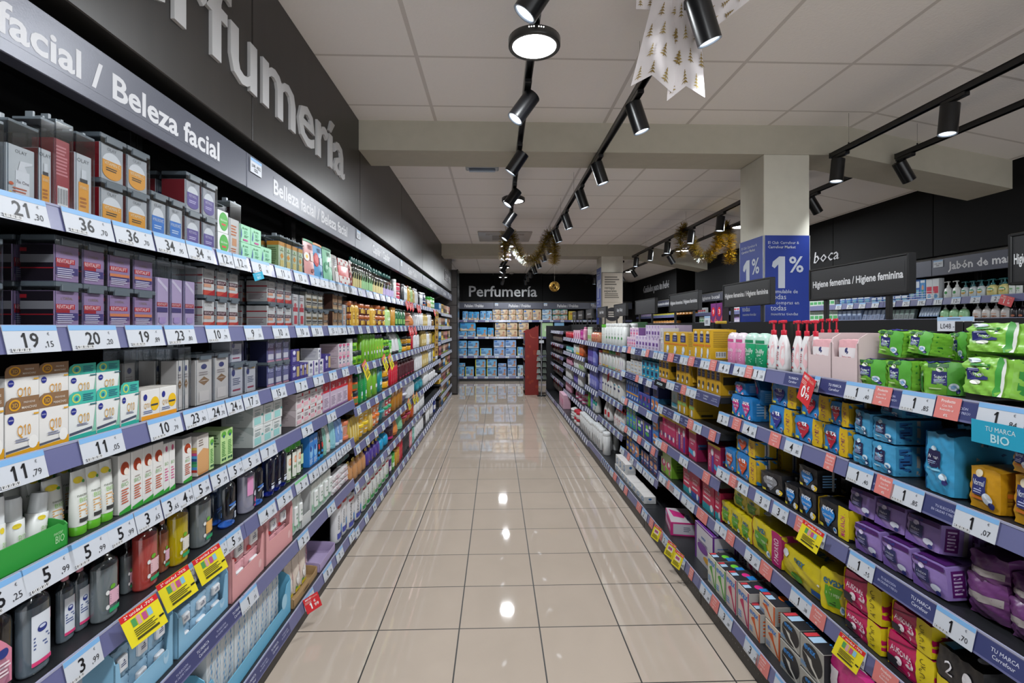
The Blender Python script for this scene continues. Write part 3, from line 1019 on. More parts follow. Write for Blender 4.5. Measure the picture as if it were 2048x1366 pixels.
# ---------------------------------------------------------------- shelving runs
class Crop:
    def __init__(s, ox, oy, k):
        s.ox, s.oy, s.k = ox, oy, k
    def r(s, x0, x1, yt):
        return s.ox + x0 * s.k, s.ox + x1 * s.k, s.oy + yt * s.k
    def x(s, v):
        return s.ox + v * s.k
    def y(s, v):
        return s.oy + v * s.k
LV = ['top', 'second', 'third', 'fourth', 'fifth', 'sixth', 'floor']
A_LV = [1.765, 1.50, 1.235, 1.0, .745, .465, .125]
B_LV = [1.765, 1.50, 1.225, .935, .67, .41, .10]
C_LV = [1.73, 1.49, 1.24, .99, .73, .49, .26, .07]
for i in range(7):
    shelf('A%d' % (i + 1), 'L', XL, A_LV[i], LV[i] + ' facial shelf')
    shelf('B%d' % (i + 1), 'L', XL, B_LV[i], LV[i] + ' hair shelf')
LV8 = ['top', 'second', 'third', 'fourth', 'fifth', 'sixth', 'seventh', 'floor']
for i in range(8):
    shelf('C%d' % (i + 1), 'L', XL, C_LV[i], LV8[i] + ' hair-dye shelf')
yl = [on_x(XL, p)[0] for p in (487, 707, 797, 843, 881, 894, 901)]
yl = [yl[0] - 1.49] + yl[:-1] + [10.75]
HZ, HH = 2.1, .135
for i in range(7):
    SH['B%d' % (i + 1)].update(y0=yl[2], y1=yl[5])
unit('L', XL, yl[0], yl[1], A_LV, 'black shelving unit with facial creams in clear security cases, nearest camera on this wall', 2.24, head=(HZ, HH, 'Belleza facial / Beleza facial', (.155, .875)), dark=[(5, .2, 1), (6, 0, 1)])
unit('L', XL, yl[1], yl[2], A_LV, 'black shelving unit under a Belleza facial header, with micellar waters and wipes', 2.24, head=(HZ, HH, 'Belleza facial / Beleza facial', (.155, .875)), dark=[(6, 0, .28)])
unit('L', XL, yl[2], yl[3], B_LV, 'black shelving unit of shampoos, first under a Capilar header', 2.24, head=(HZ, HH, 'Capilar / Capilar', (.3, .7)))
unit('L', XL, yl[3], yl[4], B_LV, 'black shelving unit of conditioners, second under a Capilar header', 2.24, head=(HZ, HH, 'Capilar / Capilar', (.3, .7)))
unit('L', XL, yl[4], yl[5], B_LV, 'black shelving unit of styling products, third under a Capilar header', 2.24, head=(HZ, HH, 'Capilar / Capilar', (.3, .7)))
unit('L', XL, yl[5], yl[6], C_LV, 'black shelving unit of hair dye boxes, second from grey tiled end panel', 2.24, head=(HZ, HH, 'Capilar / Capilar', (.3, .7)))
unit('L', XL, yl[6], yl[7], C_LV, 'black shelving unit of hair dye boxes touching the grey tiled end panel', 2.24, head=(HZ, HH, 'Capilar', (.35, .65)))

XG, XGB = 1.20, .11
GB = [.72] + [on_x(XG, p)[0] for p in (1698, 1441, 1317, 1246, 1197, 1170, 1143, 1127)] + [10.9]
G_LV = {'N': [1.31, 1.035, .742, .445, .15], 'P': [1.31, 1.04, .745, .445, .15], 'Q': [1.31, 1.12, .922, .665, .425, .15],
        'T': [1.31, 1.08, .83, .575, .345, .15], 'D': [1.30, 1.035, .745, .455, .15], 'W': [1.30, 1.0, .71, .42, .13],
        'V': [1.30, 1.06, .85, .61, .38, .11], 'U': [1.30, 1.06, .85, .61, .38, .11], 'M': [1.40, 1.15, .93, .72, .45, .10]}
G_WORD = {'N': 'own-label-pad', 'P': 'winged-pad', 'Q': 'liner-box', 'T': 'tampon', 'D': 'deodorant', 'W': 'shower-gel', 'V': 'body-lotion', 'U': 'shaving', 'M': 'accessory'}
G_DARK = {'N': [(0, .0, .62), (1, 0, .45), (2, 0, .75)], 'P': [(0, .0, .28), (0, .62, 1)], 'Q': [(0, .1, .95), (1, .1, 1), (2, .1, .6)], 'T': [(0, .2, .6), (1, .1, .9)],
          'D': [], 'W': [], 'V': [], 'U': [], 'M': []}
ORD6 = ['top', 'second', 'third', 'fourth', 'fifth', 'floor']
for gi, k in enumerate('NPQTDWVUM'):
    lv = G_LV[k]
    for i, z in enumerate(lv):
        nm = ['top', 'second', 'third', 'fourth', 'fifth'][i] if i < len(lv) - 1 else 'floor'
        shelf('%s%d' % (k, i + 1), 'R', XG if i < len(lv) - 1 else XG - XGB, z, nm + ' ' + G_WORD[k] + ' shelf')
    desc = {'N': 'black gondola unit holding green, blue and purple pad packs, nearest camera in its row', 'P': 'black gondola unit holding blue and yellow winged pad packs',
            'Q': 'black gondola unit holding yellow and magenta liner boxes', 'T': 'black gondola unit holding blue tampon boxes', 'D': 'black gondola unit holding white deodorants and roll-ons',
            'W': 'black gondola unit of shower gels beyond the deodorants', 'V': 'black gondola unit of body lotions, third from the far gondola end',
            'U': 'black gondola unit of shaving products, second from the far gondola end', 'M': 'black gondola unit of hanging accessories at the far gondola end'}[k]
    for i in range(len(lv)):
        SH['%s%d' % (k, i + 1)].update(y0=GB[gi], y1=GB[gi + 1]) if k in 'TDWVU' else None
    unit('R', XG, GB[gi], GB[gi + 1], lv, desc, 1.525, base_out=XGB, dark=G_DARK[k])
ge = MB()
ge.box(XG - .1, XG + .48, 10.92, 10.95, 0, 1.5, mat('#101013', 'steel'), .003)
obj('end_panel', ge.mesh('end_panel'), None, label='plain black end panel closing the far end of the gondola', cat='panel')

FS = 13.4
F_LV = [1.655, 1.205, .685, .13]
for i in range(4):
    shelf('F%d' % (i + 1), 'F', FS, F_LV[i], ['top', 'second', 'third', 'floor'][i] + ' nappy shelf')
fb = [-1.2, on_y(FS, 988)[0], on_y(FS, 1086)[0], on_y(FS, 1180)[0], 2.75, 3.7]
for i, (a, b) in enumerate(zip(fb, fb[1:])):
    unit('F', FS, a, b, F_LV, 'black nappy shelving unit on the far wall, ' + ['beside the grey tiled panel', 'under the word Perfumería', 'behind the red display stand', 'behind the grey blade signs', 'in the far corner'][i], 2.15,
         head=(2.04, .17, 'Pañales / Fraldas', (.3, .75)), plinth=.1)

X_LV = [1.735, 1.56, 1.2, .8, .15]
for i in range(2):
    shelf('X%d' % (i + 1), 'R', XR, X_LV[i], ['upper', 'lower'][i] + ' far-aisle shelf')
xb = [1.3, on_x(XR, 2110)[0] if False else 2.35, on_x(XR, 1866)[0], on_x(XR, 1768)[0], on_x(XR, 1655)[0], on_x(XR, 1560)[0], on_x(XR, 1455)[0], RY0]
xn = ['nearest the camera', 'of hand soaps', 'of toothpastes in wire fronts', 'of toothbrush packs', 'of dental cartons', 'behind the blue poster pillar', 'beside the dark recess']
xh = ['Jabón de manos', 'Jabón de manos', 'Higiene bucal', 'Higiene bucal', 'Higiene bucal', 'Higiene bucal', 'Higiene bucal']
xs_ = [(.3, .7), (.085, .42), (.1, .71), (.3, .7), (.3, .7), (.3, .7), (.2, .8)]
for i, (a, b) in enumerate(zip(xb, xb[1:])):
    unit('R', XR, a, b, X_LV, 'black shelving unit on the far aisle wall, ' + xn[i], 2.1, head=(2.0, .14, xh[i], xs_[i]))
yb = [RY1, 12.0, 13.3]
for i, (a, b) in enumerate(zip(yb, yb[1:])):
    unit('R', XR, a, b, X_LV, 'black shelving unit of baby food jars ' + ['beyond the dark recess', 'in the far corner aisle'][i], 2.1, head=(2.0, .14, 'Alimentación infantil', (.25, .75)))

# ---------------------------------------------------------------- product kinds
W_, G_, K_ = '#ececee', '#b9bec4', '#1a1a20'
def small(c=K_, u0=.12, v0=.08, u1=.88, v1=.26, n=3):
    return ('l', u0, v0, u1, v1, n, c)
BOX = 'carton'
S('pumpbox', BOX, 'serum_carton', 'box', 'silver serum carton with white pump bottle print', '#c4c9cc', d=.055, g=[('t', 'OLAY', .5, .9, .06, '#5a5f66'), ('r', .3, .06, .8, .56, '#e9ebef'), ('p', [(.38, .56), (.72, .56), (.62, .66), (.9, .72), (.9, .76), (.46, .74)], '#e4e6ea'), ('t', '7in One', .55, .36, .06, '#5c4a56', .45), small('#c5684a', .2, .1, .8, .26, 3), ('e', .14, .3, .08, .03, '#d8602c'), ('e', .1, .12, .07, .04, '#e8c22c')], side='#a8acb0')
S('vitbox', BOX, 'serum_carton', 'box', 'silver serum carton with orange dropper bottle print', '#c9cdd0', d=.05, g=[('t', 'OLAY', .5, .9, .06, '#60656c'), ('r', .22, .08, .82, .56, '#f0a31e'), ('r', .3, .56, .74, .62, '#2a2a2e'), ('r', .38, .62, .66, .76, '#dfe2e6'), ('t', 'VITAMIN C', .52, .48, .05, '#fbe7c0', .5), small('#b86a10', .3, .16, .74, .34, 3)], side='#8e1f28')
S('redside', BOX, 'serum_carton', 'box', 'red carton back with white barcode panel', '#a01c2a', d=.05, g=[('l', .12, .5, .88, .92, 9, '#d6848a'), ('b', .2, .06, .86, .36)])
S('jarY', BOX, 'cream_carton', 'box', 'silver cream carton with orange jar print', '#b3b6b9', d=.075, side='#8b1822', top='#8a9096', g=[('t', 'OLAY', .5, .88, .09, '#5d6268'), ('e', .5, .5, .4, .3, '#e9ebee'), ('r', .1, .2, .9, .56, '#efa21d'), ('e', .5, .24, .4, .2, '#efa21d'), ('t', 'VITAMIN C', .5, .48, .09, '#fff0cc', .66), small('#3c3420', .24, .26, .76, .38, 2)])
S('jarB', BOX, 'cream_carton', 'box', 'silver cream carton with blue jar print', '#b3b6b9', d=.075, side='#9aa0a6', top='#8a9096', g=[('t', 'OLAY', .5, .9, .08, '#5d6268'), ('e', .5, .58, .36, .26, '#e9ebee'), ('r', .12, .2, .88, .6, '#2f7fd6'), ('e', .5, .22, .38, .16, '#2f7fd6'), ('t', 'HYALURONIC', .5, .5, .09, '#e6f1ff', .66), small('#cfe4ff', .24, .24, .76, .36, 2)])
S('jarV', BOX, 'cream_carton', 'box', 'silver cream carton with violet jar print', '#aeb0b6', d=.075, side='#8d2a33', top='#8a9096', g=[('t', 'OLAY', .5, .9, .08, '#5d6268'), ('e', .5, .58, .36, .26, '#e9ebee'), ('r', .12, .2, .88, .6, '#5d4b9c'), ('e', .5, .22, .38, .16, '#5d4b9c'), ('t', 'RETINOL', .5, .5, .09, '#dcd6f2', .5), small('#cfc6ee', .24, .24, .76, .36, 2)])
S('greenround', BOX, 'skincare_carton', 'box', 'white carton with round green emblem', '#e9ebea', d=.1, g=[('e', .56, .52, .42, .42, '#43a63a'), ('e', .56, .52, .38, .38, '#4fb046'), ('t', 'Bella Aurora', .56, .58, .1, '#e6f4e2', .6), ('r', .36, .34, .74, .42, '#d8433c')])
S('slimor', BOX, 'serum_carton', 'box', 'slim white carton with orange lettering', '#e6e4e0', d=.045, g=[('r', .3, .3, .75, .5, '#e9a878'), small('#e07a3c', .2, .55, .8, .85, 4), small('#e07a3c', .2, .08, .8, .25, 3)])
S('mint', BOX, 'skincare_carton', 'box', 'mint green carton with pink stripe', '#a6e2bd', d=.09, gap=0, g=[('e', .3, .8, .05, .07, '#2f8d4e'), ('t', 'GARNIER', .56, .8, .1, '#2f7d52', .34), ('t', 'BIO', .55, .58, .2, '#5bb98a', .3), ('p', [(.06, .3), (.16, .8), (.2, .4), (.14, .2)], '#4a6fa8'), small('#3e8f66', .4, .3, .8, .44, 2), ('r', .3, .1, .72, .2, '#c9559a')], top='#bfeccf', side='#cdeed8')
S('vitgreen', BOX, 'serum_carton', 'box', 'pale green serum carton with orange splash', '#d9e6c4', d=.055, side='#b6d39a', g=[('r', 0, .86, 1, 1, '#e9a13c'), ('e', .5, .76, .1, .04, '#4fa04a'), ('p', [(.2, .5), (.5, .62), (.8, .5), (.5, .4)], '#f0a22a'), ('r', .2, .12, .8, .36, '#e9d27a'), small('#6b7d44', .2, .66, .8, .72, 1)], gs=[('r', 0, .86, 1, 1, '#e9a13c'), ('l', .1, .2, .9, .8, 9, '#5f7f4c')])
S('maskP', 'pouch', 'face_mask_sachet', 'sachet', 'pink sheet mask sachet with flower print', '#e3a29e', kind='gloss', wr=0, g=[('r', 0, .95, 1, 1, '#3aa068'), ('e', .22, .52, .24, .12, '#f4f2ea'), ('e', .22, .52, .1, .05, '#f0c630'), ('r', .55, .42, .92, .66, '#f2ded8'), small('#a8484a', .4, .75, .9, .88, 3), ('e', .78, .16, .16, .06, '#a0504e')])
S('maskB', 'pouch', 'face_mask_sachet', 'sachet', 'blue sheet mask sachet with pomegranate print', '#58a6da', kind='gloss', wr=0, g=[('r', 0, .95, 1, 1, '#f0a35a'), ('e', .22, .52, .26, .2, '#c8262c'), ('e', .24, .54, .18, .12, '#e56a68'), ('r', .55, .4, .92, .62, '#dbeaf6'), small('#1c4a78', .4, .75, .9, .88, 3), ('e', .8, .16, .14, .06, '#2e5f9a')])
S('maskG', 'pouch', 'face_mask_sachet', 'sachet', 'green sheet mask sachet with leaf print', '#8fd6ae', kind='gloss', wr=0, g=[('r', 0, .95, 1, 1, '#1e7e52'), ('e', .26, .4, .2, .16, '#3a9a6c'), ('e', .3, .4, .1, .07, '#c9efd8'), ('r', .55, .44, .92, .6, '#e6f6ec'), small('#1e6a48', .4, .75, .9, .88, 3)])
S('pouchW', 'pouch', 'face_mask_sachet', 'sachet', 'white and grey treatment sachet', '#c9c6c2', kind='gloss', wr=0, g=[('r', .3, .0, 1, .4, '#e9e7e4'), ('p', [(.4, .5), (.7, .62), (.6, .3)], '#8c9a6a'), small('#6a6a6e', .2, .6, .8, .9, 4)])
S('pouchR', 'pouch', 'face_mask_sachet', 'sachet', 'red and white spotted mask sachet', '#d8302c', kind='gloss', wr=0, g=[('r', 0, 0, 1, .32, '#ece6e2'), ('r', 0, .74, 1, 1, '#ece6e2')] + [('e', .1 + .2 * i, .06 + .2 * (i % 2), .07, .05, '#c8282a') for i in range(5)] + [('e', .1 + .2 * i, .8 + .12 * (i % 2), .07, .05, '#c8282a') for i in range(5)])
S('pouchS', 'pouch', 'face_mask_sachet', 'sachet', 'dark red and silver striped mask sachet', '#8e1c26', kind='gloss', wr=0, g=[('p', [(0, .1 + .2 * i), (1, .35 + .2 * i), (1, .43 + .2 * i), (0, .18 + .2 * i)], '#b9b6b8') for i in range(3)] + [('r', 0, .9, 1, 1, '#cfcbc8')])
S('lift', BOX, 'cream_carton', 'box', 'purple anti-ageing cream carton with red band', '#9d82ab', d=.075, side='#1b1420', top='#5a4a66', gs=[('r', 0, .5, 1, .72, '#8c8a90'), ('r', .0, .34, 1, .37, '#a81e2c'), ('r', 0, .8, .2, .9, '#a81e2c')], g=[('t', "L'ORÉAL", .5, .8, .07, '#8c7a5c', .5), ('r', .06, .5, .82, .64, '#c6202c'), ('t', 'REVITALIFT', .44, .57, .1, '#f4dfe0', .68, .01), ('r', .06, .4, .6, .49, '#a81824'), ('r', .06, .2, .94, .4, '#4a3f7c'), ('l', .1, .1, .9, .38, 5, '#d9d2e6')])
S('liftO', BOX, 'cream_carton', 'box', 'purple cream carton with red and orange bands', '#9d82ab', d=.075, side='#1b1420', top='#5a4a66', g=[('t', "L'ORÉAL", .5, .8, .07, '#8c7a5c', .5), ('r', .06, .52, .86, .66, '#c6202c'), ('t', 'REVITALIFT', .46, .59, .1, '#f4dfe0', .7, .01), ('r', .06, .34, .94, .43, '#e48a5a'), ('r', .06, .22, .94, .33, '#4a3f7c'), ('l', .1, .08, .9, .3, 4, '#d9d2e6')])
S('liftslim', BOX, 'serum_carton', 'box', 'slim lavender serum carton with red band', '#bfaace', d=.045, side='#a08cb4', g=[('p', [(.1, .95), (.9, .72), (.9, .8), (.2, .99)], '#ded2e8'), ('r', .1, .42, .9, .5, '#b82432'), ('t', 'REVITALIFT', .5, .46, .05, '#f4dfe0', .7), ('r', .1, .3, .9, .4, '#4b3f78'), ('e', .5, .12, .3, .06, '#a88cc8'), ('r', .25, .1, .75, .2, '#b79ad0')])
S('laser', BOX, 'cream_carton', 'box', 'white cream carton with red foot band', '#dedbd8', d=.09, side='#cbc8c6', gs=[('r', 0, .7, 1, .76, '#b02430'), ('r', 0, .42, 1, .45, '#b02430'), ('l', .1, .1, .9, .38, 4, '#9a8488')], top='#9aa0a6', g=[('t', "L'ORÉAL", .5, .82, .09, '#8c8a88', .6), ('r', .06, .44, .94, .6, '#4a1420'), ('t', 'REVITALIFT', .5, .52, .09, '#e9d4d6', .7, .008), ('r', .06, .3, .7, .42, '#e6a888'), ('r', 0, 0, 1, .18, '#d8503c'), ('p', [(.3, 0), (1, .24), (1, 0)], '#b81f26')])
S('laserslim', BOX, 'serum_carton', 'box', 'slim white serum carton with red drop', '#dcd8d6', d=.045, g=[('r', .1, .46, .9, .6, '#c6404a'), ('e', .5, .66, .22, .07, '#d86c70'), ('r', .3, .08, .8, .34, '#d24a54'), small('#9a8488', .2, .8, .8, .92, 2)])
S('goldage', BOX, 'cream_carton', 'box', 'cream and gold age-care carton', '#d9d3c6', d=.075, side='#c2baa8', top='#8a9096', g=[('t', "L'ORÉAL", .5, .84, .08, '#8c8a78', .6), ('r', .06, .46, .94, .62, '#7d6234'), ('r', .06, .3, .94, .38, '#2d2a2a'), ('r', 0, 0, 1, .14, '#cdb486'), small('#6a6458', .1, .18, .9, .28, 2)])
S('goldO', BOX, 'cream_carton', 'box', 'tan cream carton with black band', '#c79a70', d=.075, side='#4a2c22', top='#8a9096', g=[('r', .06, .28, .94, .46, '#2b2524'), ('l', .1, .5, .9, .85, 4, '#8a6240'), ('r', 0, 0, 1, .14, '#e9c99c'), ('l', .12, .3, .86, .44, 2, '#c9b9a4')])
S('q10', BOX, 'cream_carton', 'box', 'white cream carton with gold swirl and blue disc', '#ebe8e4', d=.06, g=[('p', [(0, 0), (1, 0), (1, .2), (.86, .18), (.74, .1), (0, .06)], '#dfa21c'), ('p', [(0, .07), (.72, .12), (.72, .17), (0, .13)], '#5b5e6c'), ('e', .8, .24, .15, .16, '#f6f3ee'), ('e', .14, .84, .09, .1, '#27308a'), ('t', 'NIVEA', .14, .84, .035, '#e9ecf8', .13), ('t', 'Q10', .52, .56, .26, '#d99a2a', .4), small('#8f94ac', .26, .28, .68, .38, 2), ('r', .8, .9, .96, .94, '#e0a830')], flap='#8d6b4c', fh=.36, gf=[('e', .26, .5, .17, .38, '#e0a21e'), ('e', .26, .5, .12, .27, '#7c5a3c'), ('t', '3D', .26, .5, .26, '#e8b23a', .16), ('t', 'MANCHAS', .68, .28, .16, '#e4d9cc', .45, .01), ('t', 'PREVIENE', .68, .62, .13, '#e4d9cc', .45)], top='#d8d5d2', side='#dcdad8')
S('q10g', BOX, 'cream_carton', 'box', 'white cream carton with teal foot and blue disc', '#e9ebe9', d=.06, g=[('p', [(0, 0), (1, 0), (1, .14), (0, .1)], '#2fb0a0'), ('p', [(0, .12), (.84, .2), (.84, .28), (0, .2)], '#4f5668'), ('p', [(.8, .1), (.9, .3), (.98, .9), (1, .1)], '#8cc9b0'), ('e', .15, .82, .1, .1, '#27308a'), ('t', 'NIVEA', .15, .82, .035, '#e9ecf8', .14), ('t', 'Q10', .52, .58, .26, '#d9a84a', .42), small('#8f94ac', .26, .36, .7, .44, 2), ('r', .74, .93, 1, .97, '#2a6e78')], flap='#42bba8', fh=.38, gf=[('e', .26, .5, .16, .36, '#cbd86a'), ('e', .26, .5, .11, .25, '#42bba8'), ('e', .26, .45, .05, .15, '#2c6f9a'), ('l', .5, .2, .9, .8, 4, '#2f6f86')], top='#d8dad8', side='#d5d8d6')
S('q10e', BOX, 'cream_carton', 'box', 'small white carton with yellow sun and orange foot', '#e9e6e2', d=.08, g=[('r', 0, 0, 1, .14, '#f0a02a'), ('e', .72, .5, .24, .24, '#f2c21c'), ('e', .2, .76, .1, .11, '#27308a'), ('t', 'Q10', .28, .48, .16, '#d9a84a', .3), small('#6f7fae', .1, .2, .6, .32, 2), ('r', .5, .44, .88, .5, '#3a4650')], side='#e6d8cc', top='#e6dfd6')
S('nivslim', BOX, 'serum_carton', 'box', 'slim white serum carton with bronze diamond', '#d2ccc6', d=.05, g=[('e', .5, .84, .18, .06, '#27306e'), ('p', [(.5, .42), (.84, .52), (.5, .62), (.16, .52)], '#8d6a44'), ('p', [(.2, .52), (.8, .52), (.5, .54)], '#d2ccc6'), small('#9a8f8c', .2, .64, .8, .74, 2), ('r', .2, .06, .8, .3, '#dfd6d0')], side='#b6b0ac')
S('nivbox', BOX, 'cream_carton', 'box', 'grey-white cream carton with dark red line', '#c6c5ca', d=.07, side='#a5a4aa', g=[('e', .25, .8, .13, .12, '#27306e'), small('#5f6478', .2, .36, .85, .62, 4), ('r', .2, .16, .8, .22, '#9c2c44'), ('r', .6, .9, .9, .95, '#d8b04a')])
S('nivnight', BOX, 'cream_carton', 'box', 'navy night cream carton with white foot', '#6c6a9a', d=.075, side='#1e2148', top='#4a5060', g=[('r', 0, .62, 1, 1, '#4c4a86'), ('e', .2, .8, .12, .12, '#b9c0e6'), ('r', .1, .12, .9, .38, '#d9d6e2'), ('r', 0, 0, 1, .08, '#c98aa0'), small('#c9c6e6', .35, .66, .9, .9, 3)])
S('nivpurp', BOX, 'cream_carton', 'box', 'deep violet cream carton with pale panel', '#3b2f7c', d=.07, side='#4a3f8c', g=[('e', .3, .78, .18, .14, '#d9d9ee'), ('r', .62, .2, .98, .86, '#b8a26c'), small('#b8b2e0', .1, .2, .56, .5, 4)])
S('nivwhite', BOX, 'cream_carton', 'box', 'white cream carton with violet edge', '#dadae0', d=.1, side='#c0bfc6', gs=[('l', .1, .2, .9, .85, 7, '#9d9bab')], g=[('e', .4, .74, .2, .12, '#1e245a'), ('r', .8, .0, 1, 1, '#7a62aa'), small('#707490', .15, .2, .7, .5, 4)])
S('pinkcare', BOX, 'cream_carton', 'box', 'white carton with pink dots and pink panel', '#dcd3d8', d=.12, side='#cbb8c2', gs=[('l', .1, .3, .9, .85, 6, '#a68e9c')], g=[('e', .42, .7, .13, .09, '#2d2f6a'), ('r', .14, .78, .8, .98, '#d8447c'), ('e', .42, .42, .13, .09, '#2d2f6a'), ('r', .1, .05, .9, .3, '#e6b4c4'), ('t', '2x1', .46, .88, .12, '#f8e2ea', .5)])
S('tealcare', BOX, 'cream_carton', 'box', 'white carton with pale teal corner', '#dfe2e0', d=.13, side='#c2c8c4', gs=[('l', .15, .2, .7, .8, 8, '#9aa8a4'), ('p', [(.5, 1), (1, 1), (1, .6)], '#aab4b0')], top='#b8dcd8', g=[('t', 'Diadermine', .44, .82, .1, '#4f6a68', .6), ('r', .1, .08, .76, .44, '#9fd6d2'), ('r', .8, .46, .98, .56, '#58b0a8'), ('l', .14, .5, .7, .72, 3, '#7d9490')])
S('rosecare', BOX, 'cream_carton', 'box', 'white carton with rose corner and red tab', '#e0d9d9', d=.13, side='#b6a8aa', gs=[('l', .15, .2, .7, .8, 8, '#94868a'), ('p', [(.5, 1), (1, 1), (1, .5)], '#cdbfc2')], top='#cdbcc0', g=[('t', 'Diadermine', .44, .8, .1, '#6a5058', .6), ('r', .78, .76, .98, .96, '#cc2f3a'), ('e', .88, .4, .1, .1, '#c8406a'), ('r', .1, .1, .7, .34, '#ecb8c0'), ('l', .14, .42, .66, .66, 3, '#8e7a80')])
S('twofor', BOX, 'serum_carton', 'box', 'tall lilac carton with red two-for-one top', '#cdb8cc', d=.08, side='#b9a2ba', g=[('r', 0, .64, 1, 1, '#cf1f34'), ('t', '2x1', .5, .8, .12, '#fbe9ec', .8, .03), ('r', .1, .1, .9, .5, '#d9c9d9'), ('l', .16, .14, .84, .46, 6, '#7d6480'), ('r', 0, 0, 1, .06, '#8a5a94')])
S('nut', BOX, 'skincare_carton', 'box', 'white carton with brown hazelnut and green foot', '#e9e7e3', d=.14, side='#b8b8b4', top='#a9aaa8', g=[('e', .5, .76, .36, .11, '#b4441e'), ('e', .4, .73, .16, .06, '#8e3014'), ('e', .62, .7, .2, .06, '#f2e6da'), ('t', 'nectar', .5, .56, .035, '#7a5a3a', .6), ('t', 'BIO', .5, .49, .07, '#9cc48a', .6), ('l', .2, .16, .8, .42, 6, '#c9664a'), ('p', [(0, 0), (1, 0), (1, .1), (0, .05)], '#3aa23c')])
S('nutp', BOX, 'skincare_carton', 'box', 'white carton with pink flower and green foot', '#e9e7e3', d=.14, side='#b8b8b4', g=[('e', .5, .88, .2, .06, '#c8507a'), ('t', 'BIO', .5, .58, .07, '#9cc48a', .6), ('l', .2, .22, .8, .5, 5, '#d66f9a'), ('p', [(0, 0), (1, 0), (1, .1), (0, .05)], '#3aa23c')])
S('kraft', BOX, 'skincare_carton', 'box', 'white and tan carton with rainbow-striped side', '#e3ddd6', d=.06, g=[('p', [(0, .06), (1, .06), (1, .58), (.5, .66), (0, .54)], '#dca66e'), ('l', .1, .72, .6, .9, 3, '#8a7a70'), ('r', .06, .02, .94, .06, '#c98a4e')], gs=[('r', .3, .1 + .07 * i, .98, .165 + .07 * i, c) for i, c in enumerate(['#c23c34', '#4c9ad6', '#4cae6e', '#2c8e62', '#30508e', '#58a8dc', '#d0508c', '#e08a5c', '#e0c25a'])])
S('canna', BOX, 'skincare_carton', 'box', 'light green carton with leaf on top', '#c4e59c', d=.1, side='#a8bf94', gs=[('b', .1, .1, .5, .5), ('l', .5, .5, .95, .9, 5, '#56754a')], g=[('e', .5, .86, .4, .09, '#5fae3c'), ('e', .5, .8, .12, .05, '#2f4f8c'), ('l', .16, .2, .84, .66, 9, '#3f8a3a'), ('e', .3, .12, .16, .04, '#2a5a44'), ('e', .7, .12, .16, .04, '#2a5a44')])
S('tubeG', 'tube', 'cream_tube', 'tube', 'white cream tube with lime green cap', '#e6e8e2', cap='#63b62c', g=[('e', .3, .84, .3, .06, '#ead23a'), ('e', .6, .8, .1, .03, '#4c9a4a'), ('t', 'nectar', .5, .56, .05, '#555f48', .7), ('t', 'BIO', .56, .47, .08, '#a4d07e', .6), ('l', .2, .16, .8, .4, 5, '#d9a86a'), ('r', .2, .07, .8, .14, '#3c3c3a')])
S('airl', 'bottle', 'pump_bottle', 'bottle', 'small white airless pump bottle with clear cap', '#e6e8e4', prof='airless', cap='#e9eef0', g=[('e', .3, .9, .2, .08, '#ead23a'), ('t', 'BIO', .6, .5, .2, '#b4d69a', .5), ('l', .2, .1, .7, .36, 3, '#d9a86a')], lab=(.06, .6))
S('micel', 'bottle', 'micellar_bottle', 'bottle', 'large clear micellar water bottle with pink cap', '#e8eef4', prof='round', kind='clear', fill='#8f979c', see=True, lvl=.72, cap='#d88a9a', flat=.6, e=2.4, lab=(.1, .62), th=.62, g=[('r', .02, .0, .98, 1, '#dfe4ec'), ('p', [(.02, .82), (.4, .94), (.98, 1), (.98, .78)], '#e9b9c2'), ('e', .5, .7, .2, .08, '#2b3a84'), ('e', .5, .73, .12, .03, '#cfd6ee'), ('l', .12, .3, .88, .58, 4, '#5a6a9a'), ('r', .02, .0, .98, .08, '#e3447c')])
S('micelp', 'bottle', 'micellar_bottle', 'bottle', 'clear and pink lotion bottle with white cap', '#eceef2', prof='round', kind='clear', fill='#e8a0b4', see=True, lvl=.4, cap='#e9e9ea', flat=.6, e=2.4, lab=(.1, .68), th=.62, g=[('p', [(.02, .05), (.98, .05), (.98, .6), (.6, .75), (.3, .9), (.02, .6)], '#e28ca4'), ('e', .5, .6, .22, .08, '#2b3a84'), ('l', .12, .2, .88, .45, 4, '#f6dfe6')])
def oil(key, desc, fill, lab1, lab2='#2fa86c', cap='#2c2a30', base='#eaeef0', **k):
    S(key, 'bottle', 'micellar_bottle', 'bottle', desc, base, prof='round', kind='clear', fill=fill, see=True, lvl=k.pop('lvl', .72), cap=cap, flat=.62, e=2.5, lab=(.06, .66), th=.6,
      g=[('e', .5, .61, .12, .05, '#6ab02e'), ('e', .2, .52, .12, .05, '#e6e6e4'), ('e', .2, .2, .12, .05, '#e6e6e4'), ('r', .3, .22, .98, .54, lab1), ('l', .36, .28, .92, .48, 4, '#5a5a60'), ('r', .3, .06, .98, .15, lab2)], **k)
oil('oilclear', 'clear micellar bottle with pink label and black top', '#9aa0a2', '#e6b4c6', cap='#26262c')
oil('oilrose', 'rose pink oil-infused micellar bottle', '#e8665c', '#ecc0c6', cap='#e6a0a0')
oil('oilpeach', 'brown-pink micellar bottle half hidden', '#cf7a50', '#ecb8cc', cap='#8a5a4a')
oil('oilyel', 'golden yellow oil micellar bottle', '#f0d410', '#e8e2d6', cap='#c9a81e')
oil('oilwhite', 'clear micellar bottle with orange label', '#a4a8a8', '#e9b262', cap='#e0a63c')
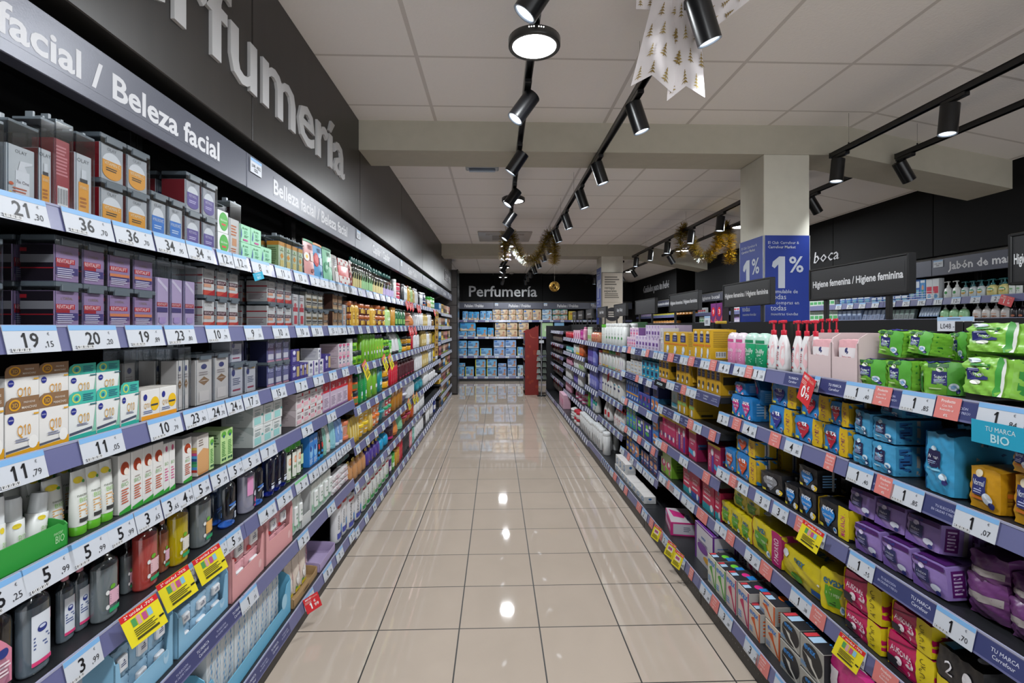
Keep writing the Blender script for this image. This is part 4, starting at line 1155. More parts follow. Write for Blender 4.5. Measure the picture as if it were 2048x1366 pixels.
S('bluebot', 'bottle', 'micellar_bottle', 'bottle', 'pale blue make-up remover bottle with white cap', '#cfe0f2', prof='round', kind='clear', fill='#5c9ae6', see=True, lvl=.6, cap='#ece9ea', flat=.62, e=2.2, lab=(.1, .6), th=.6, g=[('e', .5, .62, .5, .05, '#3a72c0'), ('p', [(.1, .5), (.9, .56), (.9, .48), (.1, .42)], '#dfe9f6'), ('r', .62, .06, .96, .3, '#e6ecf4'), ('l', .66, .1, .92, .26, 3, '#3a5a9a')])
S('pinktop', 'bottle', 'micellar_bottle', 'bottle', 'clear bottle with pink panel and white cap', '#e4e4ea', prof='round', kind='clear', fill='#d6d4dc', see=True, lvl=.72, cap='#ebe9ea', flat=.62, e=2.2, lab=(.08, .68), th=.75, g=[('r', .0, .42, .5, 1, '#e39ac4'), ('r', .55, .02, 1, .52, '#2c2e44'), ('e', .76, .4, .2, .08, '#e6e6f0'), ('e', .76, .2, .18, .08, '#d84c84'), ('r', .55, 0, 1, .05, '#e05a8c')])
S('bluedk', 'bottle', 'micellar_bottle', 'bottle', 'deep blue bi-phase remover bottle', '#9fb6e6', prof='round', kind='clear', fill='#2c3f9a', see=False, lvl=.5, cap='#e4e2e6', flat=.7, e=2.2, lab=(.1, .6), th=.6, g=[('r', .2, .3, .9, .34, '#dfe6f6'), ('r', .2, .1, .8, .24, '#d9e0f2')])
S('citrus', 'bottle', 'toner_bottle', 'bottle', 'clear toner bottle with green cap and grapefruit label', '#dcecd6', prof='cyl', kind='clear', fill='#cfe6c0', see=True, lvl=.8, cap='#3f9e34', e=2.2, lab=(.08, .76), th=.8, g=[('r', 0, 0, 1, 1, '#e9ecdf'), ('e', .5, .7, .36, .14, '#ee8a5a'), ('e', .5, .7, .26, .1, '#f6b48c'), ('t', 'BIO', .5, .4, .12, '#5aa24c', .6), ('l', .15, .08, .85, .3, 4, '#7a8a6c')])
S('greenton', 'bottle', 'toner_bottle', 'bottle', 'pale green toner bottle with white cap', '#d6ecd0', prof='round', kind='clear', fill='#a9d89a', see=True, lvl=.7, cap='#ecebea', e=2.2, lab=(.1, .6), th=.7, g=[('r', .1, .2, .9, .8, '#cfeec2'), ('l', .2, .3, .8, .7, 5, '#4c7f44')])
S('bluepch', 'carton', 'skincare_carton', 'box', 'bright blue pore strip carton', '#2b7fd0', d=.05, g=[('e', .5, .45, .4, .2, '#8cc4f0'), ('t', 'NIVEA', .5, .82, .08, '#eef4fc', .7), ('l', .1, .06, .9, .24, 4, '#cfe2f6'), ('e', .4, .56, .22, .09, '#1a4a9c')])
S('blacktube', 'tube', 'cream_tube', 'tube', 'black men\'s face wash tube with red mark', '#26262c', cap='#2a8cc8', g=[('r', .3, .3, .7, .5, '#c8342c'), ('l', .2, .55, .8, .8, 4, '#a9a9b0'), ('r', .2, .1, .8, .2, '#2f8cd0')])
S('tealtube', 'tube', 'cream_tube', 'tube', 'sea green face wash tube', '#8cc4b4', cap='#7ab8a8', g=[('l', .2, .3, .8, .8, 7, '#3a7a70')])
S('whitetube', 'tube', 'cream_tube', 'tube', 'white face wash tube with green mark', '#d9ddd8', cap='#d3d8d6', g=[('e', .6, .3, .2, .06, '#6a9a4c'), ('l', .2, .45, .8, .8, 6, '#7d8a88')])
S('aquatube', 'tube', 'cream_tube', 'tube', 'aqua blue scrub tube', '#93cdd8', cap='#86c2d0', g=[('l', .2, .2, .8, .8, 9, '#3c7e96')])
S('bluetube', 'tube', 'cream_tube', 'tube', 'cornflower blue cleansing tube', '#7fa6de', cap='#d9e4f4', g=[('e', .6, .55, .3, .22, '#b9d0f0'), ('t', 'NIVEA', .6, .6, .05, '#2c4f9c', .5), ('l', .3, .3, .8, .42, 3, '#3a62ae')])
S('wipeP', 'pack', 'wipes_pack', 'wipes', 'pink cleansing wipes pack with white lid', '#e8a9b0', d=.05, lid='#ececee', bulge=.2, wr=.006, g=[('r', .1, .1, .4, .3, '#d6343c')], gl=[('l', .2, .36, .8, .62, 2, '#33406e'), ('p', [(.4, .66), (.62, .66), (.52, .8)], '#33406e')], seed=3)
S('wipeB', 'pack', 'wipes_pack', 'wipes', 'light blue cleansing wipes pack with white lid', '#9cc6e4', d=.05, lid='#e4e8ee', bulge=.2, wr=.006, gl=[('l', .2, .36, .8, .62, 2, '#33406e'), ('p', [(.4, .66), (.62, .66), (.52, .8)], '#33406e')], seed=5)
S('wipeG', 'pack', 'wipes_pack', 'wipes', 'white cleansing wipes pack with pale green label', '#dfe6e0', d=.05, lid='#eceeec', bulge=.2, wr=.004, g=[('r', .05, .1, .95, .35, '#a9d8b8')], gl=[('l', .2, .3, .8, .7, 2, '#7a9a86')], seed=7)
S('wipeW', 'pack', 'wipes_pack', 'wipes', 'white intimate wipes pack with pink edge', '#e6e3e4', d=.05, bulge=.2, wr=.006, g=[('r', .04, .08, .96, .16, '#d86a84'), ('t', 'chilly', .5, .55, .2, '#c8607a', .6), ('r', .3, .8, .7, .9, '#eab4c0')], seed=9)
S('trayB', 'tray', 'display_tray', 'tray', 'light blue display carton of wipes', '#8fc3e2', d=.26, lo=.3, sh=.95, g=[('e', .86, .22, .05, .1, '#b4d8ee'), ('e', .86, .26, .035, .05, '#8fc3e2')])
S('trayP', 'tray', 'display_tray', 'tray', 'pink display carton of wipes', '#e5a3a4', d=.26, lo=.4, sh=.95, g=[('e', .86, .2, .05, .08, '#f0c0be')])
S('trayW', 'tray', 'display_tray', 'tray', 'white display carton of wipes', '#cfd0cf', d=.26, lo=.3, sh=.95)
S('trayG', 'tray', 'display_tray', 'tray', 'bright green cardboard tray', '#2f9c3c', d=.17, lo=.93, sh=1.0, g=[('t', 'nectar', .86, .62, .13, '#b9e6b0', .13), ('t', 'BIO', .88, .38, .26, '#b9e6b0', .13)])
S('trayS', 'tray', 'display_tray', 'tray', 'sky blue cardboard tray under tissue packs', '#6fb9dc', d=.3, lo=.3, sh=.9, g=[('e', .9, .4, .04, .16, '#a8d8ee')])
S('trayK', 'tray', 'display_tray', 'tray', 'brown cardboard tray holding cotton pads', '#b18f63', d=.3, lo=.55, sh=.85, g=[('e', .5, .28, .12, .1, '#6e5536')])
S('trayL', 'tray', 'display_tray', 'tray', 'torn lilac cardboard tray', '#b7a4cc', d=.3, lo=.6, sh=.8)
S('tissue', 'pack', 'tissue_pack', 'tissues', 'tall tissue pack with blue patterned wrapper', '#dfe6ea', d=.12, bulge=.06, wr=.003, n=8, g=[('p', [(.1 + .2 * (i % 4) + .05 * (i // 4 % 2), .12 + .09 * (i // 4)), (.17 + .2 * (i % 4) + .05 * (i // 4 % 2), .16 + .09 * (i // 4)), (.15 + .2 * (i % 4) + .05 * (i // 4 % 2), .21 + .09 * (i // 4)), (.08 + .2 * (i % 4) + .05 * (i // 4 % 2), .17 + .09 * (i // 4))], ['#5b9ccc', '#9fc8e0', '#3f7fb8', '#b9d6e6'][i * 7 % 4]) for i in range(36)] + [('e', .8, .12, .14, .04, '#2a9c9c'), ('r', 0, 0, 1, .06, '#2fa39c')], gt=[('e', .5, .4, .24, .16, '#3a4a60')])
S('cotton', 'pack', 'cotton_pad_bag', 'cotton pads', 'clear bag of round cotton pads', '#e6d6c8', d=.075, bulge=.3, wr=.003, g=[('e', .5, .36, .3, .18, '#f4efea'), ('p', [(.2, .3), (.6, .38), (.9, .3), (.6, .26)], '#d99a7c'), ('T', 'DEMAKUP', .76, .55, .16, '#b01e5c', .5, .01), ('r', .1, 0, .9, .1, '#ead21e'), ('e', .25, .14, .1, .04, '#58a83c')], seed=4)
S('rev', 'bottle', 'shampoo_bottle', 'bottle', 'white shampoo bottle with blue foot panel', '#e3e3e6', prof='flip', cap='#e2e2e6', flat=.55, e=2.6, lab=(.05, .8), th=.95, g=[('r', .1, .9, .9, .98, '#b8343c'), ('r', .52, .06, .95, .4, '#2b8fd8'), ('r', .52, .06, .95, .2, '#2a2f7c'), ('r', .08, .04, .5, .2, '#4a55b0'), ('T', 'REVLON', .28, .5, .17, '#2c2c34', .66), ('t', 'FLEX', .72, .76, .06, '#2c2c34', .36), ('e', .74, .56, .05, .03, '#e0a23c')])
S('revg', 'bottle', 'shampoo_bottle', 'bottle', 'white shampoo bottle with green foot panel', '#e3e6e2', prof='flip', cap='#e2e4e2', flat=.55, e=2.6, lab=(.05, .8), th=.95, g=[('r', .1, .9, .9, .98, '#b8343c'), ('r', .52, .06, .95, .4, '#86b83a'), ('r', .52, .06, .95, .2, '#2f9440'), ('r', .08, .04, .5, .2, '#3f9c54'), ('T', 'REVLON', .28, .5, .17, '#2c2c34', .66)])
def bot(key, desc, base, prof='flip', cap='#ececee', name='shampoo_bottle', lab=W_, lc='#55555c', flat=.6, e=2.4, kind='plastic', g=None, **k):
    g = g if g is not None else [('r', .1, .18, .9, .62, lab), ('l', .2, .26, .8, .54, 3, lc), ('l', .25, .7, .75, .9, 2, lab)]
    S(key, 'bottle', name, 'bottle', desc, base, prof=prof, cap=cap, flat=flat, e=e, kind=kind, g=g, **k)
def can(key, desc, base, cap, g, name='deodorant_can', **k):
    S(key, 'bottle', name, 'can', desc, base, prof='can', cap=cap, g=g, lab=(.05, .84), th=1.3, **k)
# ---------------------------------------------------------------- facial beauty shelves
c1, c2, c3 = Crop(0, 200, .366), Crop(0, 620, .2782), Crop(0, 880, .3558)
c4, c5, c6 = Crop(380, 340, .2782), Crop(380, 650, .2929), Crop(300, 950, .3045)
h1, h2, h3, h4 = Crop(700, 500, .1025), Crop(700, 620, .1025), Crop(690, 720, .1025), Crop(660, 800, .1318)
h5, h6, h7, h8 = Crop(640, 900, .1318), Crop(800, 560, .1025), Crop(790, 690, .1025), Crop(780, 780, .0879)
run('A1', 'pumpbox', *c1.r(-60, 22, 88), case='wire', cf=.74, desc='silver carton at camera end of shelf')
run('A1', 'pumpbox', *c1.r(40, 215, 92), case='wire', cf=.70)
run('A1', 'vitbox', *c1.r(222, 300, 88), case='wire', cf=.66, desc='orange dropper carton beside red carton back')
run('A1', 'redside', *c1.r(303, 402, 100), case='wire', cf=.8)
run('A1', 'vitbox', *c1.r(414, 520, 168), case='wire', cf=.76, desc='silver orange-dropper carton beside stacked jar cartons')
run('A1', 'jarY', *c1.r(548, 822, 172), n=2, rows=2, case='lid', cf=.8)
run('A1', 'jarB', *c1.r(823, 1012, 492), n=2, case='lid', cf=.8)
run('A1', 'jarV', *c1.r(1015, 1190, 388), n=2, rows=2, deep=2, case='lid', cf=.8)
run('A1', 'greenround', *c1.r(1192, 1252, 592), rows=2)
run('A1', 'slimor', *c1.r(1256, 1318, 548), deep=2, case='wire', cf=.7)
run('A1', 'mint', *c4.r(363, 512, 380), n=2, rows=2, gap=.005)
run('A1', 'mint', *c4.r(514, 590, 545), gap=.005, desc='single mint green carton at end of its stack')
run('A1', 'vitgreen', *c4.r(645, 820, 470), n=4, deep=2, case='wire', cf=.84)
run('A1', 'maskP', *c4.r(836, 905, 488), deep=3, lean=-4)
run('A1', 'maskB', *c4.r(907, 970, 518), deep=2, lean=-4)
run('A1', 'maskG', *c4.r(973, 1036, 548), deep=2, lean=-4)
run('A1', 'pouchW', *c4.r(1040, 1080, 608), lean=-6)
run('A1', 'pouchR', *c4.r(1085, 1160, 632), lean=-6)
run('A1', 'pouchS', *c4.r(1163, 1184, 652), lean=-6, deep=2)
# second shelf
run('A2', 'lift', *c1.r(300, 590, 735), n=2, rows=2, deep=2, case='lid', cf=.8)
run('A2', 'liftO', *c1.r(595, 852, 800), n=2, rows=2, case='lid', cf=.8)
run('A2', 'lift', *c1.r(-330, 20, 700), n=2, rows=2, case='lid', cf=.8, desc='shaded purple cream carton at camera end')
run('A2', 'liftslim', *c1.r(856, 1078, 870), n=3, deep=2, case='wire', cf=.74)
run('A2', 'laser', *c1.r(1112, 1312, 888), n=3, rows=2, case='lid', cf=.84)
run('A2', 'laser', *c4.r(560, 740, 765), n=3, rows=2, deep=2, case='lid', cf=.84, desc='white red-footed cream carton past the rail joint')
run('A2', 'laserslim', *c4.r(742, 832, 832), n=2, deep=2, case='wire', cf=.8)
run('A2', 'goldage', *c4.r(838, 962, 855), n=3, rows=2, case='lid', cf=.86)
run('A2', 'goldO', *c4.r(962, 1000, 1008), case='lid', cf=.86, desc='tan carton at end of the gold row')
run('A2', 'goldO', *c4.r(1032, 1100, 875), n=2, rows=2, deep=3, case='lid', cf=.86)
run('A2', 'slimor', *c4.r(1102, 1128, 900), case='wire', cf=.7, desc='slim pale carton closing the cased row')
# third shelf
run('A3', 'q10', *c2.r(-230, 36, 735), n=1, desc='white gold-swirl carton cut by the picture edge')
run('A3', 'q10', *c2.r(45, 502, 752), n=2)
run('A3', 'q10', *c2.r(45, 502, 492), n=2, z='s', inset=.036, desc='white gold-swirl carton standing on the lower one')
run('A3', 'q10g', *c2.r(505, 870, 690), n=2)
run('A3', 'q10g', *c2.r(505, 870, 472), n=2, z='s', inset=.036, desc='white teal-foot carton standing on the lower one')
run('A3', 'q10g', *c2.r(872, 1003, 612), desc='single white teal-foot carton at the row end')
run('A3', 'q10e', *c2.r(1026, 1276, 582), n=2)
run('A3', 'nivslim', *c2.r(890, 1262, 285), n=4, inset=.16, case='wire', cf=.78, desc='slim white bronze-diamond carton at the back')
run('A3', 'nivslim', *c2.r(1282, 1372, 268), n=2, deep=2, case='wire', cf=.78, desc='narrow bronze-diamond carton beside yellow sun cartons')
run('A3', 'nivslim', *c2.r(1410, 1660, 320), n=2, case='lid', cf=.88, desc='bronze-diamond carton in wide lidded case')
run('A3', 'nivbox', *c5.r(278, 376, 262), n=1, rows=1, case='lid', cf=.86)
run('A3', 'nivbox', *c5.r(280, 368, 92), n=1, z='s', case='lid', cf=.86, desc='grey-white cream carton on the upper case')
run('A3', 'nivbox', *c5.r(382, 462, 258), case='lid', cf=.86, desc='grey-white cream carton beside the navy cartons')
run('A3', 'nivnight', *c5.r(532, 685, 92), n=3, rows=2, deep=2, case='lid', cf=.86)
run('A3', 'nivpurp', *c5.r(695, 748, 168), rows=2)
run('A3', 'nivpurp', *c5.r(752, 805, 262), n=2, desc='deep violet carton beside the stacked pair')
run('A3', 'nivwhite', *c5.r(812, 920, 250), n=3)
run('A3', 'nivwhite', *c5.r(876, 896, 158), z='s', desc='white violet-edged carton lying on the row')
run('A3', 'nivpurp', *c5.r(922, 958, 200), desc='blue-topped carton closing the white row')
run('A3', 'pinkcare', *c5.r(1018, 1092, 130), n=3, rows=2)
# fourth shelf
run('A4', 'trayG', *c3.r(-60, 402, 640), inset=.014)
run('A4', 'airl', *c3.r(-70, 62, 350), n=2, inset=.03, z=.006, gap=.25)
run('A4', 'airl', *c3.r(66, 188, 345), z=.006, inset=.05, gap=.1, desc='white airless pump bottle at centre of green tray')
run('A4', 'airl', *c3.r(188, 292, 330), z=.006, inset=.05, gap=.1, roll=9, desc='tilted white airless pump bottle in green tray')
run('A4', 'tubeG', *c3.r(290, 400, 235), z=.006, inset=.06, desc='white lime-capped tube at end of green tray')
run('A4', 'tubeG', *c3.r(-60, 330, 250), n=4, z=.006, inset=.14, desc='white lime-capped tube at back of green tray')
run('A4', 'tubeG', *c3.r(415, 665, 190), n=3, deep=2, ex=1)
run('A4', 'nut', *c3.r(675, 922, 90), n=4)
run('A4', 'nutp', *c3.r(924, 986, 22), n=2)
run('A4', 'nut', *c3.r(1034, 1082, -5), desc='separate hazelnut carton beside rainbow-sided carton')
run('A4', 'kraft', *c3.r(1108, 1176, -20))
run('A4', 'canna', *c3.r(1180, 1206, -10), desc='light green leaf carton behind the tan carton')
run('A4', 'canna', *c3.r(1246, 1312, -52), n=2)
run('A4', 'tealcare', *c5.r(436, 630, 565), n=3, rows=2)
run('A4', 'rosecare', *c5.r(726, 908, 475), n=4, rows=2)
run('A4', 'twofor', *c5.r(912, 1080, 400), n=4)
# fifth shelf
run('A5', 'micelp', *c3.r(-120, 112, 960), n=1, ex=1)
run('A5', 'micel', *c3.r(100, 320, 835), ex=1)
run('A5', 'micel', *c3.r(325, 525, 770), n=2, inset=.06, ex=1, desc='clear micellar bottle half behind its neighbour')
run('A5', 'oilclear', *c3.r(525, 695, 640), ex=1)
run('A5', 'oilclear', *c3.r(690, 775, 590), inset=.07, ex=1, desc='shaded clear bottle behind rose pink bottle')
run('A5', 'oilrose', *c3.r(765, 918, 470), ex=1)
run('A5', 'oilpeach', *c3.r(915, 970, 440), inset=.05)
run('A5', 'oilyel', *c3.r(960, 1085, 350), ex=1)
run('A5', 'oilwhite', *c3.r(1090, 1218, 290), ex=1)
run('A5', 'bluebot', *c3.r(1212, 1262, 270), inset=.09, desc='pale blue remover bottle at the back')
run('A5', 'bluebot', *c3.r(1246, 1348, 215), ex=1)
run('A5', 'pinktop', *c5.r(345, 470, 960), ex=1)
run('A5', 'bluebot', *c5.r(455, 528, 930), desc='pale blue remover bottle behind pink panel bottle')
run('A5', 'bluedk', *c5.r(515, 675, 880), n=3, ex=1)
run('A5', 'citrus', *c5.r(672, 772, 835), n=3)
run('A5', 'greenton', *c5.r(757, 815, 770), n=2, inset=.05)
run('A5', 'bluepch', *c5.r(816, 873, 762), n=2)
run('A5', 'blacktube', *c5.r(876, 922, 738), n=2)
run('A5', 'tealtube', *c5.r(922, 944, 712))
run('A5', 'whitetube', *c5.r(940, 978, 690))
run('A5', 'aquatube', *c5.r(980, 1008, 658))
run('A5', 'bluetube', *c5.r(1010, 1056, 660), n=2)
# sixth shelf
run('A6', 'trayB', *c3.r(640, 985, 1165), inset=.02, desc='light blue display carton with three yellow cards before it')
run('A6', 'trayB', *c3.r(1000, 1292, 935), inset=.02, desc='light blue display carton at end of the rail')
run('A6', 'wipeB', *c3.r(660, 970, 1180), n=3, rows=2, inset=.04, pin=.02, z=.0045)
run('A6', 'wipeB', *c3.r(1015, 1275, 960), n=3, rows=2, inset=.04, pin=.02, z=.0045, desc='light blue wipes pack in the second carton')
run('A6', 'micel', *c3.r(380, 590, 1230), n=2, inset=.1, desc='clear bottle standing beside the blue carton')
run('A6', 'trayP', *c6.r(532, 758, 470), inset=.02)
run('A6', 'trayP', *c6.r(766, 936, 250), inset=.02, desc='pink display carton further along')
run('A6', 'wipeP', *c6.r(560, 745, 400), n=2, rows=2, inset=.04, pin=.02, z=.0045)
run('A6', 'wipeP', *c6.r(800, 925, 260), n=2, rows=2, inset=.04, pin=.02, z=.0045, desc='pink wipes pack in the further carton')
run('A6', 'wipeG', *c6.r(938, 1000, 160), n=2)
run('A6', 'trayW', *c6.r(1002, 1062, 100), inset=.02)
run('A6', 'wipeG', *c6.r(1066, 1196, 60), n=4, desc='white wipes pack leaning beside pink-edged packs')
run('A6', 'wipeW', *c6.r(1200, 1306, 20), n=2, rows=3)
run('A6', 'tealcare', *c6.r(1228, 1312, -100), n=2, inset=.2, desc='white upright box behind pink-edged wipes')
# floor shelf
run('A7', 'trayS', *c6.r(350, 940, 1290), inset=.018)
run('A7', 'tissue', *c6.r(410, 880, 1085), n=6, inset=.04, pin=.02, deep=2, z=.0045)
run('A7', 'trayK', *c6.r(940, 1108, 800), inset=.018)
run('A7', 'cotton', *c6.r(955, 1080, 560), n=3, inset=.05, pin=.02, z=.005, lean=-4)
run('A7', 'trayL', *c6.r(1112, 1220, 560), inset=.018)
run('A7', 'cotton', *c6.r(1086, 1142, 350), inset=.1, pin=.02, z=.005, lean=-4, desc='clear cotton pad bag in lilac tray')
run('A7', 'rev', *c6.r(1205, 1305, 172), n=2, ex=1)
run('B7', 'rev', *c6.r(1312, 1400, 60), n=2, desc='white blue-foot shampoo bottle past the rail joint')

# ---------------------------------------------------------------- hair shelves
def wine(key, desc, fill, lab, cap='#1c5a52'):
    S(key, 'bottle', 'oil_bottle', 'bottle', desc, '#e9efe6', prof='wine', kind='clear', fill=fill, see=True, lvl=.62, cap=cap, e=2.0, lab=(.08, .56), th=1.0,
      g=[('r', .1, .0, .9, .55, lab), ('p', [(.2, .55), (.5, 1), (.8, .55)], lab), ('l', .2, .1, .8, .5, 3, '#6f7a50')])
wine('hy', 'pale yellow glass hair tonic bottle', '#e9dcae', '#e6d896')
wine('hg', 'pale green glass hair tonic bottle', '#cfe6c8', '#a9dca0')
wine('ho', 'olive gold glass hair tonic bottle', '#b9a51e', '#ecdca0')
wine('ht', 'emerald glass hair tonic bottle with lilac label', '#1fa07c', '#c9b9e4')
bot('hw', 'slim white lotion bottle', '#e9eaea', 'cyl', '#e9eaea', 'lotion_bottle')
S('jarred', 'bottle', 'hair_mask_jar', 'jar', 'white and red hair mask jar', '#e9dada', prof='jar', cap='#c8304a', lab=(.08, .6), g=[('r', .1, .1, .9, .9, '#d8506a'), ('l', .2, .2, .8, .8, 3, '#f6e6ea')])
S('jarbrown', 'bottle', 'hair_mask_jar', 'jar', 'dark brown jar with orange lid', '#5c2a1c', prof='jar', cap='#b8622a', kind='gloss', lab=(.08, .6), th=1.1, g=[('r', .3, .15, .95, .85, '#e0b74c'), ('l', .36, .3, .9, .7, 3, '#6c4a1c'), ('r', .02, .15, .2, .85, '#c8962e')])
S('jargreen', 'bottle', 'hair_mask_jar', 'jar', 'lime green hair jar with black lid', '#7fc423', prof='jar', cap='#20302c', kind='gloss', lab=(.08, .6), th=1.1, g=[('e', .7, .5, .2, .32, '#f0b42c'), ('e', .72, .46, .12, .2, '#f6ead0'), ('r', .06, .2, .4, .6, '#3f7f2a')])
S('jarorange', 'bottle', 'hair_mask_jar', 'jar', 'orange hair jar with black lid', '#e2661f', prof='jar', cap='#1c2c34', kind='gloss', lab=(.08, .6), th=1.1, g=[('r', .1, .2, .6, .8, '#6f8a4c'), ('e', .8, .4, .14, .3, '#f6b84c')])
S('jaryel', 'bottle', 'hair_mask_jar', 'jar', 'amber yellow hair jar with black lid', '#e8a81c', prof='jar', cap='#1c262c', kind='gloss', lab=(.08, .6), th=1.1, g=[('e', .66, .45, .24, .34, '#f6ead0'), ('e', .7, .5, .1, .16, '#a8442c')])
bot('ybot', 'honey yellow rounded shampoo bottle', '#e3b23c', 'flip', '#8a4a20', flat=.55, g=[('r', .2, .1, .8, .8, '#edc763'), ('e', .5, .5, .25, .14, '#7a4a1c'), ('l', .2, .7, .8, .9, 2, '#7a4a1c')])
bot('gbot', 'pale green rounded shampoo bottle', '#b4d88c', 'flip', '#c9e0a8', flat=.55, g=[('e', .5, .5, .3, .14, '#e0eed0'), ('l', .2, .65, .8, .85, 3, '#4a6a34')])
bot('amber', 'amber oil bottle', '#c8902a', 'cyl', '#b87a1c', kind='gloss', g=[('l', .2, .3, .8, .8, 4, '#f0d48c')])
bot('dkgreen', 'dark green tonic bottle', '#1e6a3c', 'cyl', '#16382a', kind='gloss', g=[('r', .1, .1, .9, .6, '#8cc06a'), ('l', .2, .15, .8, .55, 3, '#1e4a2c')])
bot('lime', 'tall lime green shampoo bottle', '#78b82a', 'cyl', '#5aa020', g=[('p', [(.4, .5), (.6, .95), (.9, .7), (.8, .45)], '#f0c63c'), ('r', .4, .3, .95, .5, '#e6ecf0'), ('e', .7, .16, .2, .12, '#2fa04c')])
bot('limeflip', 'lime green conditioner bottle with violet label', '#84c234', 'flip', '#4a3a6c', g=[('r', .3, .3, .95, .5, '#e0e2ee'), ('e', .6, .66, .2, .1, '#e8c63c'), ('e', .7, .2, .2, .1, '#8a62a8')])
bot('green', 'bright green shampoo bottle', '#139c4c', 'cyl', '#128a44', g=[('r', .35, .2, .95, .4, '#cfe6f0'), ('l', .3, .5, .95, .9, 4, '#d6f0dc'), ('e', .6, .12, .3, .08, '#a4dc7c')])
bot('tealbot', 'teal shampoo bottle', '#0f8a8c', 'cyl', '#0c787c', g=[('r', .3, .3, .95, .5, '#bfe4f0'), ('e', .6, .6, .3, .1, '#4cc0d0'), ('e', .7, .16, .2, .08, '#b4e07c')])
bot('orangetube', 'tall orange shampoo bottle', '#d85a1c', 'cyl', '#c84e18', g=[('r', .6, .2, .98, .4, '#e9e2dc'), ('e', .7, .5, .3, .08, '#f0b02c')])
bot('redbot', 'bright red shampoo bottle', '#c8142c', 'cyl', '#b8102a', g=[('l', .3, .2, .9, .9, 6, '#f0c8cc')])
bot('winebot', 'dark wine-red shampoo bottle', '#4c0f18', 'flip', '#3a0c14', g=[('l', .15, .2, .9, .9, 7, '#e0c8ca'), ('r', .2, .08, .9, .16, '#c83a5c')])
S('tubeW', 'tube', 'hair_cream_tube', 'tube', 'white hair tube with black cap', '#d9d9da', cap='#1e1e22', g=[('T', "L'ORÉAL", .6, .5, .14, '#8c2430', .5)])
S('tubeM', 'tube', 'hair_cream_tube', 'tube', 'mint green hair tube', '#8ccfa4', cap='#84c89c', g=[('T', 'ALOE', .5, .4, .2, '#2c6a5a', .4)])
S('tubeGold', 'tube', 'hair_cream_tube', 'tube', 'gold banana hair tube', '#d3b24a', cap='#b8962c', g=[('r', .2, .1, .95, .7, '#e9d48c'), ('l', .25, .2, .9, .6, 4, '#5c3a1c'), ('e', .6, .2, .2, .08, '#f0d020')])
S('tubpeach', 'bottle', 'hair_mask_tub', 'jar', 'peach hair food tub', '#e9cfc0', prof='tub', cap='#e6845c', lab=(.05, .7), g=[('r', .1, .1, .9, .9, '#e89a80'), ('l', .2, .2, .8, .8, 4, '#8a4a3a')])
S('tubyel', 'bottle', 'hair_mask_tub', 'jar', 'yellow hair food tub', '#e9dcb4', prof='tub', cap='#ecc818', lab=(.05, .7), g=[('r', .1, .1, .9, .9, '#e8b020'), ('r', .2, .5, .8, .7, '#f4ead0'), ('l', .2, .2, .8, .45, 3, '#5c6a2c')])
S('tuborange', 'bottle', 'hair_mask_tub', 'jar', 'orange papaya hair food tub', '#ead8c4', prof='tub', cap='#e87a20', lab=(.05, .7), g=[('r', .1, .1, .9, .9, '#e8823c'), ('r', .2, .4, .8, .8, '#f2e6d4'), ('e', .5, .3, .2, .2, '#d84c2c')])
S('tubteal', 'bottle', 'hair_mask_tub', 'jar', 'turquoise hair mask tub', '#1fa3ac', prof='tub', cap='#19969e', lab=(.05, .7), g=[('l', .2, .2, .8, .8, 4, '#c9eef0')])
S('tubwm', 'bottle', 'hair_mask_tub', 'jar', 'white hair food tub with green lid', '#e6e2da', prof='tub', cap='#2b9a68', lab=(.05, .7), g=[('r', .1, .1, .9, .9, '#c8404c'), ('r', .2, .4, .8, .7, '#f2e6e0')])
bot('amberp', 'amber ochre hair bottle', '#b87a1e', 'cyl', '#a86c18', g=[('l', .2, .2, .8, .9, 8, '#5c3a10')])
S('lilactub', 'bottle', 'hair_mask_tub', 'jar', 'lilac hair mask tub with white lid', '#a99ad0', prof='tub', cap='#dcdce4', lab=(.05, .7), g=[('l', .2, .3, .8, .7, 2, '#5c4a8c')])
bot('tan', 'tan rounded shampoo bottle with gold cap', '#c9905c', 'egg', '#a8914c', e=2.2, ckind='metal', g=[('T', 'OGX', .7, .6, .2, '#6c4a2c', .3), ('l', .4, .1, .8, .4, 4, '#8a6038')])
bot('purp', 'purple rounded shampoo bottle with gold cap', '#4f3a94', 'egg', '#b09a5c', e=2.2, ckind='metal', g=[('l', .3, .4, .9, .9, 5, '#b9a0d8'), ('e', .6, .2, .2, .1, '#c8a03c')])
bot('sky', 'cyan rounded shampoo bottle with gold cap', '#189fd0', 'egg', '#a8904c', e=2.2, ckind='metal', g=[('T', 'OGX', .6, .55, .2, '#0c5a84', .3), ('e', .7, .1, .14, .06, '#c87a3c')])
S('winejar', 'bottle', 'hair_mask_jar', 'jar', 'dark wine hair mask jar', '#3a1020', prof='jar', cap='#2c1a34', lab=(.08, .6), g=[('r', .1, .0, .9, .3, '#c82c74'), ('l', .2, .5, .8, .9, 2, '#e6d8dc')])
S('orangebig', 'tube', 'hair_cream_tube', 'tube', 'large orange hair tube', '#e08a44', cap='#d87a34', g=[('T', 'CURLS', .7, .5, .14, '#b83a3c', .5)])
S('tubcoral', 'bottle', 'hair_mask_tub', 'jar', 'coral orange tub with crimson lid', '#dc8244', prof='tub', cap='#b81c4c', lab=(.05, .7), g=[('l', .2, .2, .8, .7, 2, '#8a3c1c')])
bot('whiteb', 'white hair product bottle', '#e6e6e8', 'flip', '#e4e4e8')
bot('blackb', 'black hair product bottle', '#1e1e22', 'cyl', '#141418', lab='#3a3a40', lc='#d0d0d4')
bot('clearb', 'light grey lotion bottle', '#cfd6da', 'cyl', '#e6e8ea', lab='#e9edf0')
bot('blueb', 'royal blue hair can', '#1f3f9c', 'can', '#e6e6ea', name='hair_spray_can', lab='#e6e6ea')
